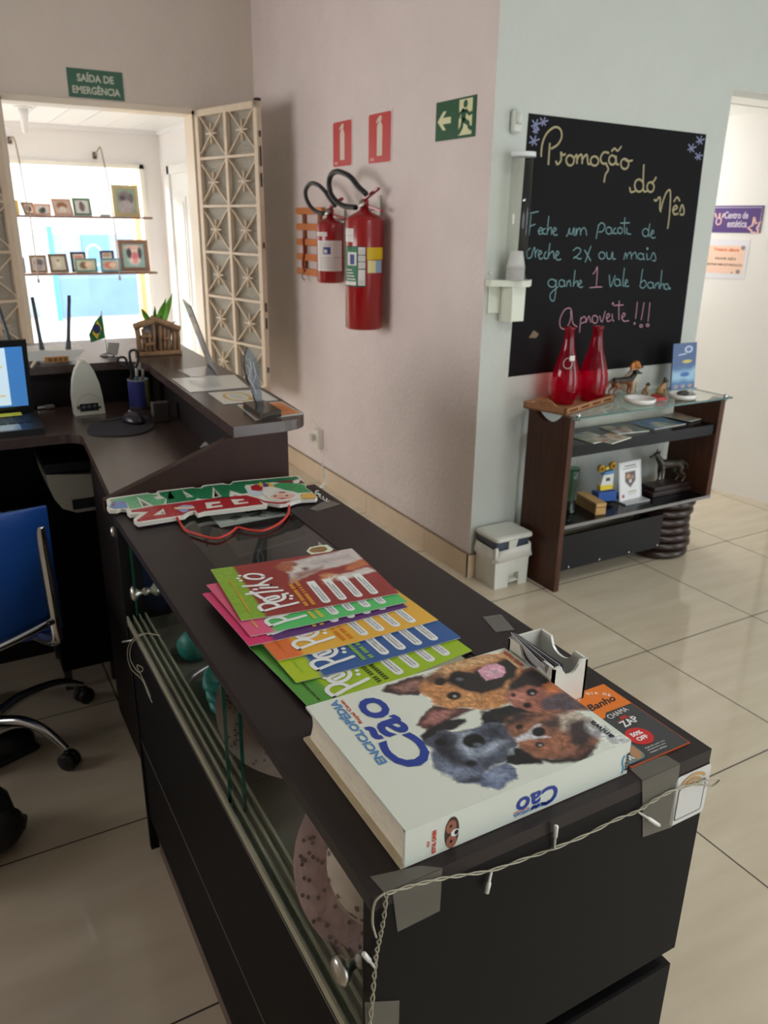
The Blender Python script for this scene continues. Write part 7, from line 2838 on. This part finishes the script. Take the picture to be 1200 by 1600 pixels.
# blue leaflet stand
yl = 2.50
q = [PY(x, y, yl) for x, y in ((1049, 605), (1084, 609), (1088, 536), (1052, 535))]
w_, h_ = q[1].x - q[0].x, q[2].z - TZ
t = thing('leaflet_stand', 'blue printed leaflet standing at the right end of the console', 'leaflet', ((q[0].x + q[1].x) / 2, yl, TZ))
F = frame((q[0].x, yl, TZ + .001), (1, 0, 0), (0, .10, 1))
A = Art(w_, h_, 40, 70, (66, 92, 140))
A.poly([(0, 0), (w_, 0), (w_, h_ * .5), (0, h_ * .42)], (72, 118, 168), .02)
A.poly([(0, h_ * .22), (w_, h_ * .20), (w_, h_ * .45), (0, h_ * .40)], (150, 190, 216), .012, .02)
A.ell((w_ * .55, h_ * .32), (w_ * .2, h_ * .05), (40, 96, 170), .4)
A.ell((w_ * .66, h_ * .86), (w_ * .17, h_ * .075), (200, 214, 230), .2)
A.ell((w_ * .66, h_ * .86), (w_ * .11, h_ * .05), (80, 110, 160), .2)
A.ell((w_ * .62, h_ * .60), (w_ * .2, h_ * .035), (206, 190, 80), .4)
A.line([(w_ * .25, h_ * .75), (w_ * .55, h_ * .77)], h_ * .03, (200, 210, 226), .8)
for k in range(3):
    A.ell((w_ * (.2 + .3 * k), h_ * .06), (w_ * .09, h_ * .04), (176, 150, 140), .5)
g = MB()
g.sheet(F, w_, h_, 40, 70, M_PRINT, A)
part(g, 'leaflet', t, True)
g = MB()
g.prism([(0, 0), (w_, 0), (w_, h_), (0, h_)], -.006, -.0008, mat('leaflet_back', (58, 82, 128), .5), F=F)
part(g, 'backing', t, True)
g = MB()
g.prism([(-.004, 0), (w_ + .004, 0), (w_ + .004, .003), (-.004, .003)], -.03, .03, mat('clear_acrylic_foot', (170, 180, 186), .15, spec=.7), F=frame((q[0].x, yl + .012, TZ), (1, 0, 0), (0, 0, 1)))
part(g, 'foot', t, True)

# magazines on the upper shelf
ZU = uz + .0006


def shelf_mag(px, py, w, d, rot, z, seed, bgc, label):
    c = PZ(px, py, ZU)
    t = MB()
    A = Art(w, d, 34, 26, bgc)
    r = np.random.default_rng(seed)
    pal = [(206, 204, 196), (170, 90, 70), (70, 110, 150), (110, 140, 90), (60, 54, 56), (196, 160, 130), (210, 196, 170)]
    for k in range(9):
        A.ell((r.random() * w, r.random() * d), (w * (.06 + .16 * r.random()), d * (.06 + .16 * r.random())), pal[int(r.integers(len(pal)))], .5, r.random() * 3, .85)
    for k in range(3):
        y = d * (.12 + .1 * k)
        A.line([(w * .1, y), (w * (.4 + .3 * r.random()), y)], d * .03, (226, 226, 222), .8)
    F = Matrix.Translation((c.x, c.y, ZU + z)) @ Matrix.Rotation(rot, 4, 'Z') @ Matrix.Translation((-w / 2, -d / 2, .0036))
    t.sheet(F, w, d, 34, 26, M_PRINT, A)
    t.prism([(0, 0), (w, 0), (w, d), (0, d)], -.0036, -.0002, M_PAGE, F=F)
    tag(t.build('shelf_magazine', origin=(c.x, c.y, ZU + z)), label, 'magazine', 'magazines on the upper console shelf')


shelf_mag(922, 684, .13, .15, .1, 0, 1, (150, 150, 130), 'pale green leaflet at the left end of the upper console shelf')
shelf_mag(955, 687, .15, .10, .25, .0042, 2, (196, 180, 160), 'leaflet with brown and white pictures overlapping the pale green one')
shelf_mag(975, 671, .17, .13, -.1, 0, 3, (96, 98, 102), 'grey and black magazine in the middle of the upper console shelf')
shelf_mag(1028, 662, .21, .14, .05, 0, 4, (58, 112, 164), 'bright blue magazine on the upper console shelf')
shelf_mag(1072, 652, .17, .15, .15, .0042, 5, (128, 120, 118), 'magazine with mixed pictures right of the bright blue one')

# middle shelf
ZM = mz + .0006
p = PZ(896, 803, ZM)
t = MB()
r_ = .030
hv = PY(896, 735, p.y).z - ZM
prof = [(0, .004), (r_ * 1.0, 0), (r_ * 1.05, .006), (r_ * .7, hv * .10), (r_ * .62, hv * .3), (r_ * .8, hv * .7), (r_ * 1.0, hv), (r_ * .93, hv), (r_ * .74, hv * .7), (r_ * .55, hv * .3), (r_ * .5, .016), (0, .012)]
t.lathe(prof, glass_mat('green_glass', (196, 224, 208), 1.2), 28, Matrix.Translation((p.x, p.y + .03, ZM)))
tag(t.build('glass_vase', origin=(p.x, p.y + .03, ZM)), 'greenish clear glass vase at the left end of the middle console shelf', 'vase')
a, b_, c = PZ(930, 805, ZM), PZ(953, 799, ZM), PZ(899, 786, ZM)
ln = (c - a)
ln.z = 0
L = min(ln.length, .17)
ln.normalize()
wd = Vector((-ln.y, ln.x, 0)) * -1
F = frame(a, wd, ln)
t = thing('wooden_box', 'small light wooden box with a slit on the middle console shelf', 'box', a)
M_BX = mat('box_wood', (196, 156, 98), .5, noise=.12, nscale=30)
g = MB()
g.prism([(0, 0), (.052, 0), (.052, L), (0, L)], 0, .032, M_BX, F=F)
part(g, 'body', t, True, bevel=.002)
g = MB()
g.prism([(.004, .003), (.048, .003), (.048, L - .003), (.004, L - .003)], .032, .037, mat('slit_dark', (70, 50, 34), .7), F=F)
part(g, 'slit', t, True, label='dark slit under the lid')
g = MB()
g.prism([(0, 0), (.052, 0), (.052, L), (0, L)], .036, .052, M_BX, F=F)
part(g, 'lid', t, True, bevel=.002)

# toy trophy with two yellow discs
yv = 2.44
t = thing('toy_trophy', 'blue and yellow toy trophy topped with two round yellow faces', 'trophy', (PY(947, 770, yv).x, yv, ZM))
K = lambda x, y, d=0: PY(x, y, yv + d)
F = frame((0, yv, 0), (1, 0, 0), (0, 0, 1))
S2 = lambda pts: [(p.x, max(p.z, ZM)) for p in (K(*q) for q in pts)]
g = MB()
g.prism(S2([(931, 768), (959, 765), (958, 780), (930, 782)]), -.025, .02, mat('trophy_blue', (40, 84, 160), .4), F=F)
part(g, 'foot', t, True, bevel=.002)
g = MB()
g.prism(S2([(936, 766), (954, 763), (956, 756), (935, 758)]), -.010, .010, mat('trophy_yellow', (222, 196, 60), .4), F=F)
g.prism(S2([(936, 758), (955, 756), (957, 739), (941, 741)]), -.010, .010, mat('trophy_white', (216, 218, 216), .4), F=F)
g.prism(S2([(940, 742), (957, 739), (958, 734), (944, 737)]), -.010, .010, mat('trophy_sky', (90, 140, 190), .4), F=F)
g.prism(S2([(944, 751), (951, 750), (950, 745), (945, 746)]), .010, .011, mat('trophy_ink', (60, 60, 70), .4), F=F)
part(g, 'body', t, True, label='white and yellow body')
for x, y in ((939, 732), (957, 727)):
    g = MB()
    c = K(x, y)
    rr = .0165
    F3 = frame((c.x, yv, c.z), (1, 0, 0), (0, 0, 1))
    g.lathe([(0, -.008), (rr, -.008), (rr, .008), (0, .008)], mat('face_yellow', (212, 164, 52), .4), 22, F3)
    g.lathe([(0, .0085), (rr * .5, .0085), (rr * .5, .0095), (0, .0095)], mat('face_brown', (96, 62, 36), .4), 14, F3)
    part(g, 'face', t, True)
g = MB()
g.box((K(948, 728).x, yv, K(948, 731).z), (.02, .012, .012), mat('trophy_yellow', (222, 196, 60), .4))
part(g, 'bridge', t, True)
g = MB()
q = PZ(953, 782, ZM)
g.box((q.x + .02, q.y + .03, ZM + .004), (.11, .07, .008), mat('black_cloth', (16, 16, 18), .7), rot=Matrix.Rotation(.2, 3, 'Z'), bev=.003)
tag(g.build('black_pouch', origin=(q.x, q.y, ZM)), 'flat black pouch between the wooden box and the card stand', 'pouch')

# card stand
yv = 2.42
q = [PY(x, y, yv) for x, y in ((970, 778), (1001, 773), (1004, 726), (975, 730))]
w_ = q[1].x - q[0].x + .006
h_ = q[3].z - ZM
t = thing('card_stand', 'white printed card with a dog badge in a clear stand', 'card stand', (q[0].x + w_ / 2, yv, ZM))
F = frame((q[0].x, yv, ZM + .006), (1, .06, 0), (0, .18, 1))
A = Art(w_, h_, 40, 56, (226, 226, 226))
A.poly([(w_ * .26, h_ * .76), (w_ * .78, h_ * .76), (w_ * .78, h_ * .5), (w_ * .52, h_ * .32), (w_ * .26, h_ * .5)], (84, 60, 58), .003)
A.ell((w_ * .42, h_ * .64), (w_ * .09, h_ * .07), (190, 140, 90), .4)
A.ell((w_ * .62, h_ * .60), (w_ * .08, h_ * .06), (150, 120, 110), .4)
A.ell((w_ * .52, h_ * .50), (w_ * .07, h_ * .05), (206, 200, 190), .4)
A.line([(w_ * .25, h_ * .92), (w_ * .8, h_ * .92)], h_ * .025, (90, 90, 96))
A.line([(w_ * .15, h_ * .85), (w_ * .88, h_ * .85)], h_ * .022, (110, 110, 116))
A.ell((w_ * .15, h_ * .12), (w_ * .07, h_ * .05), (170, 80, 80), .3)
for k in range(3):
    A.line([(w_ * .4, h_ * (.22 - .05 * k)), (w_ * .8, h_ * (.22 - .05 * k))], h_ * .014, (150, 150, 150))
A.ell((w_ * .66, h_ * .20), (w_ * .2, h_ * .012), (190, 200, 120), .4)
g = MB()
g.sheet(F, w_, h_, 40, 56, M_PRINT, A)
part(g, 'card', t, True)
g = MB()
m_st = mat('stand_clear', (176, 178, 180), .12, spec=.8)
g.prism([(-.006, 0), (w_ + .012, 0), (w_ + .012, h_ + .006), (-.006, h_ + .006)], -.004, -.0008, m_st, F=F)
g.span((q[0].x - .006, yv - .04, ZM + .0), (q[0].x + w_ + .016, yv + .03, ZM + .006), m_st)
part(g, 'stand', t, True)

# bronze shepherd on a plinth
yv = 2.46
bx = PY(1040, 770, yv)
t = thing('dog_statue', 'dark bronze standing shepherd statue on a dark plinth in the console', 'statue', (bx.x, yv, ZM))
g = MB()
x0, x1 = PY(1005, 770, yv).x, PY(1072, 760, yv).x
m_pl = mat('plinth_dark', (48, 34, 32), .4)
g.span((x0, yv - .06, ZM), (x1, yv + .05, ZM + .022), m_pl)
g.span((x0 + .018, yv - .05, ZM + .022), (x1 - .03, yv + .04, ZM + .042), m_pl)
part(g, 'plinth', t, True, bevel=.003)
hd = PY(1034, 703, yv).z - (ZM + .042)
d_ = thing('tmp', 'x', 'x')
bpy.data.objects.remove(d_)
e = bpy.data.objects.new('dog', None)
COL.objects.link(e)
e.parent = t
e.location = (.004, 0, .042)
e.rotation_euler = (0, 0, PI - .25)
mbz = dog_mat('bronze', (70, 64, 52), (62, 58, 50), .05, .12, gloss=.3)
skin_dog(e, hd / 1.07, 'stand', mbz, name='dog_body')

# ================================================================== PEDAL BIN
t = thing('pedal_bin', 'white plastic pedal bin with a bag between the wall corner and the console', 'bin', (2.035, 2.522, 0))
M_BIN = mat('bin_white', (216, 216, 208), .4, bump=.15, bscale=180)
bx0, bx1, by0, by1 = 1.945, 2.128, 2.448, 2.597
zl = PY(839, 831, 2.438).z
g = MB()


def rr_ring(x0, x1, y0, y1, r, z, n=4):
    P = []
    for cx, cy, a0 in ((x1 - r, y0 + r, -PI / 2), (x1 - r, y1 - r, 0), (x0 + r, y1 - r, PI / 2), (x0 + r, y0 + r, PI)):
        P += [(cx + r * math.cos(a0 + PI / 2 * k / n), cy + r * math.sin(a0 + PI / 2 * k / n), z) for k in range(n + 1)]
    return P


def loft(g, rings, m, cap0=True, cap1=True, smooth=False):
    n = len(rings[0])
    vs = [p for r in rings for p in r]
    fs = []
    for j in range(len(rings) - 1):
        for i in range(n):
            k = (i + 1) % n
            fs.append((j * n + i, j * n + k, (j + 1) * n + k, (j + 1) * n + i))
    if cap0:
        fs.append(tuple(range(n - 1, -1, -1)))
    if cap1:
        fs.append(tuple(range((len(rings) - 1) * n, len(rings) * n)))
    g.add(vs, fs, m, smooth)


xm0, xm1 = bx0 + .075, bx1 - .052
hb = .145
# front wall with the pedal opening, other walls plain
loft(g, [rr_ring(bx0 + .004, bx1 - .004, by0 + .03, by1, .01, 0), rr_ring(bx0, bx1, by0 + .02, by1, .012, hb)], M_BIN)
F = frame((0, by0 + .006, 0), (1, 0, 0), (0, .0, 1))
g.prism([(bx0 + .004, 0), (xm0, 0), (xm0, .062), (xm1, .062), (xm1, 0), (bx1 - .004, 0), (bx1, hb), (bx0, hb)], -.03, .006, M_BIN, F=F)
part(g, 'bucket', t, True)
g = MB()
g.box(((xm0 + xm1) / 2, by0 + .012, .026), (xm1 - xm0 - .008, .03, .010), M_BIN, bev=.003)
part(g, 'pedal', t, True)
g = MB()
rings = []
for j, (z, o) in enumerate(((hb - .018, .004), (hb - .005, .012), (hb + .02, .008), (hb + .045, .005))):
    R = rr_ring(bx0 - o, bx1 + o, by0 - o, by1 + min(o, .004), .02, z, 6)
    rings.append([(x + .004 * math.sin(i * 1.7 + j), y + .004 * math.cos(i * 2.1 + j) * (y < by1 - .02), z + .008 * math.sin(i * 1.1)) for i, (x, y, z) in enumerate(R)])
loft(g, rings, mat('bag_white', (226, 224, 220), .35), False, False, True)
part(g, 'bin_bag', t, True, label='white plastic bag folded over the rim')
g = MB()
loft(g, [rr_ring(bx0 + .004, bx1 - .004, by0 + .004, by1 - .004, .018, hb + .005, 6), rr_ring(bx0 - .002, bx1 + .004, by0 - .002, by1 - .002, .018, zl - .012, 6)], mat('liner_slate', (72, 80, 96), .35), False, False, True)
part(g, 'inner_rim', t, True, label='dark slate inner rim')
g = MB()
F = frame((0, by0 - .002, 0), (1, 0, 0), (0, 0, 1))
xc = bx0 + .08
g.prism([(xc - .018, hb + .03), (xc + .02, hb + .03), (xc + .034, zl - .012), (xc - .016, zl - .012)], 0, .004, M_BIN, F=F)
part(g, 'lid_tongue', t, True)
g = MB()
loft(g, [rr_ring(bx0 - .006, bx1 + .010, by0 - .010, by1 + .002, .02, zl - .016, 6), rr_ring(bx0 - .008, bx1 + .012, by0 - .012, by1 + .003, .022, zl - .010, 6), rr_ring(bx0 - .006, bx1 + .010, by0 - .010, by1 + .002, .02, zl - .002, 6), rr_ring(bx0 + .006, bx1 - .002, by0 + .002, by1 - .008, .02, zl + .004, 6)], M_BIN)
part(g, 'lid', t, True)

# ================================================================== FRONT ROOM: HANGING SHELVES, PICTURES, LAMP, NOTICES
SY = 6.86
hs = thing('hanging_shelves', 'two hanging plank shelves on ropes in front of the shop window', 'shelf', (PY(130, 385, SY).x, SY, 1.1))
M_PLK = mat('plank_brown', (110, 78, 62), .6)
tops = []
for (xa, ya, xb, yb_) in ((-60, 343, 238, 336.5), (-60, 434, 246, 424)):
    a, c = PY(xa, ya, SY - .06), PY(xb, yb_, SY - .06)
    z = (a.z + c.z) / 2
    zz = PY(120, ya + (yb_ - ya) * 180 / (xb - xa), SY - .06).z
    g = MB()
    g.span((a.x, SY - .06, zz - .008), (c.x, SY + .06, zz + .008), M_PLK)
    part(g, 'plank', hs, True)
    tops.append(zz + .008)
M_ROPE = mat('rope', (150, 132, 112), .9)
for pts in (((15, 219), (24, 222), (42, 318), (48, 345), (60, 436)), ((148, 243), (153, 235), (159, 238), (176, 330), (187, 432))):
    g = MB()
    P = [PY(pts[0][0], pts[0][1], VY - .01)] + [PY(x, y, SY - .065) for x, y in pts[1:]]
    g.tube(spline(P, 5), .005, M_ROPE, 6)
    part(g, 'rope', hs, True)
    g = MB()
    q = P[-1]
    g.tube([q, q + Vector((0, 0, -.03))], [.009, .011], M_ROPE, 6)
    part(g, 'knot', hs, True)
    g = MB()
    q = P[0]
    g.box(q, (.03, .02, .05), mat('hook_dark', (90, 80, 74), .6), bev=.004)
    part(g, 'hook', hs, True)


def picture(box, top_i, dy, border, inner, blobs, label, lean=0.0, skew=0.0, thick=.016):
    x0, y0, x1, y1 = box
    yv = SY + dy
    a, c = PY(x0, y1, yv), PY(x1, y0, yv)
    zb = tops[top_i]
    w, h = c.x - a.x, c.z - zb
    t = thing('picture_frame', label, 'picture', (a.x + w / 2, yv, zb), 0, 'framed dog portraits on the hanging shelves')
    F = frame((a.x, yv, zb + .0028), (math.cos(skew), math.sin(skew), 0), (lean, .12, 1))
    bw = min(w, h) * .13
    g = MB()
    g.prism([(0, 0), (w, 0), (w, h), (0, h)], -thick, 0, mat('frame_%d_%d_%d' % border, border, .6), holes=[[(bw, bw), (w - bw, bw), (w - bw, h - bw), (bw, h - bw)]], F=F)
    part(g, 'moulding', t, True)
    g = MB()
    iw, ih = w - 2 * bw, h - 2 * bw
    A = Art(iw, ih, 24, 28, inner)
    for (cx, cy, rx, ry, col) in blobs:
        A.ell((cx * iw, cy * ih), (rx * iw, ry * ih), col, .45)
    A.grain(.1, iw / 9)
    g.sheet(F @ Matrix.Translation((bw, bw, -.008)), iw, ih, 24, 28, M_PRINT, A)
    part(g, 'photo', t, True, label='printed dog portrait')


DGR, LGT = (70, 60, 66), (226, 216, 208)
picture((14, 313, 28, 343), 0, 0, (206, 170, 80), (220, 196, 120), [], 'yellow framed picture at the left end of the upper plank, half behind the grille')
picture((40, 316, 56, 342), 0, .02, (120, 92, 72), (190, 180, 170), [(.5, .5, .3, .3, DGR)], 'dark framed picture leaning behind the small pink one', -.25)
picture((54, 319, 78, 342), 0, -.02, (206, 146, 122), (226, 222, 216), [(.5, .35, .25, .35, (90, 100, 84)), (.6, .5, .12, .3, DGR)], 'small pink framed picture on the upper plank', .06)
picture((86, 311, 113, 341), 0, 0, (200, 160, 140), (214, 196, 184), [(.5, .6, .35, .3, (150, 100, 66)), (.5, .3, .25, .25, LGT)], 'pink framed portrait of a brown and white dog on the upper plank', -.12)
picture((117, 310, 142, 340), 0, 0, (100, 132, 108), (226, 224, 222), [(.5, .5, .22, .35, (110, 96, 96)), (.45, .8, .1, .12, (90, 80, 84))], 'green framed picture in the middle of the upper plank', -.05)
picture((179, 290, 216, 338), 0, 0, (184, 170, 130), (150, 168, 150), [(.45, .62, .34, .28, (126, 116, 122)), (.5, .25, .4, .28, (176, 166, 172)), (.35, .62, .14, .1, (80, 74, 80)), (.78, .62, .12, .2, (110, 100, 108))], 'large portrait of a grey shaggy dog at the right end of the upper plank')
picture((30, 403, 38, 432), 1, 0, (80, 76, 74), (190, 190, 180), [], 'dark framed picture at the left end of the lower plank')
picture((49, 399, 72, 430), 1, 0, (130, 110, 90), (190, 186, 184), [(.55, .6, .35, .3, (96, 88, 98)), (.5, .25, .3, .2, (150, 140, 146))], 'brown framed portrait of a grey dog near the left end of the lower plank')
picture((80, 397, 105, 430), 1, 0, (112, 92, 74), (196, 194, 176), [(.5, .5, .2, .3, (216, 210, 190)), (.5, .7, .12, .1, (150, 140, 130))], 'brown framed portrait of a pale dog on the lower plank', -.04)
picture((114, 394, 134, 430), 1, .03, (40, 40, 44), (226, 196, 190), [(.5, .8, .4, .1, (206, 130, 120))], 'black framed pinkish picture behind the green landscape one')
picture((119, 404, 151, 429), 1, -.02, (110, 140, 128), (190, 200, 180), [(.4, .5, .25, .35, (126, 96, 70)), (.65, .55, .2, .35, (226, 196, 170))], 'green framed landscape picture in the middle of the lower plank')
picture((160, 392, 178, 428), 1, .03, (40, 40, 44), (226, 206, 196), [(.5, .85, .4, .12, (190, 150, 130))], 'black framed picture behind the teal landscape one')
picture((159, 404, 189, 428), 1, -.02, (90, 140, 156), (186, 190, 186), [(.45, .5, .35, .35, (206, 122, 106)), (.6, .5, .2, .25, (226, 200, 180))], 'teal framed landscape picture with a red and pale dog')
picture((189, 375, 231, 424), 1, -.01, (124, 92, 74), (140, 172, 170), [(.52, .5, .3, .38, LGT), (.5, .85, .4, .1, (216, 180, 176)), (.3, .6, .12, .22, DGR), (.78, .6, .1, .25, DGR), (.55, .45, .14, .22, (206, 110, 122)), (.56, .28, .1, .12, (226, 140, 150))], 'large brown framed portrait of an open mouthed dog on the lower plank')
g = MB()
q = PY(165, 338, SY - .03)
g.box((q.x, SY - .02, tops[0] + .008), (.08, .03, .014), mat('small_dark', (110, 112, 100), .6), bev=.004)
tag(g.build('trinket', origin=(q.x, SY - .02, tops[0])), 'small flat grey trinket on the upper plank next to the large portrait', 'trinket')
# ceiling lamp holder
q = PZ(35, 167, VZ - .001)
t = thing('ceiling_lamp', 'white bare lamp holder on the front room ceiling', 'lamp', (q.x, q.y, VZ))
g = MB()
g.lathe([(0, VZ - .012), (.055, VZ - .012), (.06, VZ - .001), (0, VZ - .001)], m_pvc, 20, Matrix.Translation((q.x, q.y, 0)))
part(g, 'ceiling_plate', t, True)
g = MB()
g.lathe([(0, VZ - .15), (.018, VZ - .15), (.022, VZ - .10), (.028, VZ - .06), (.034, VZ - .012), (0, VZ - .012)], m_pvc, 18, Matrix.Translation((q.x, q.y, 0)))
part(g, 'lamp_holder', t, True)
# notices pinned low on the side wall
for k, (x0, y0, x1, y1, col, lb) in enumerate((
        (276, 420, 287, 470, (206, 190, 176), 'tall beige notice on the side wall beside the grille, leftmost of the pinned papers'),
        (288, 416, 300, 446, (226, 226, 228), 'upper white notice pinned between the beige one and the grille'),
        (289, 448, 301, 482, (206, 206, 210), 'lower grey printed notice pinned under the white one'),
        (301, 412, 309, 470, (220, 222, 226), 'narrow pale notice pinned closest to the grille'))):
    a, c = PX(x0, y1, VX - .002), PX(x1, y0, VX - .002)
    g = MB()
    L, H = a.y - c.y, c.z - a.z
    F = frame((VX - .001, a.y, a.z), (0, -1, 0), (0, 0, 1))
    A = Art(L, H, 20, 26, col)
    r = np.random.default_rng(k + 20)
    for j in range(8):
        A.ell((r.random() * L, r.random() * H), (L * .15, H * .06), [(90, 80, 84), (170, 120, 100), (120, 140, 150), (60, 60, 66)][j % 4], .5, 0, .7)
    g.sheet(F @ Matrix.Translation((0, 0, .002)), L, H, 20, 26, M_PRINT, A)
    g.prism([(0, 0), (L, 0), (L, H), (0, H)], 0, .0015, m_wp, F=F)
    tag(g.build('pinned_notice', origin=a), lb, 'notice', 'papers pinned on the front room side wall')
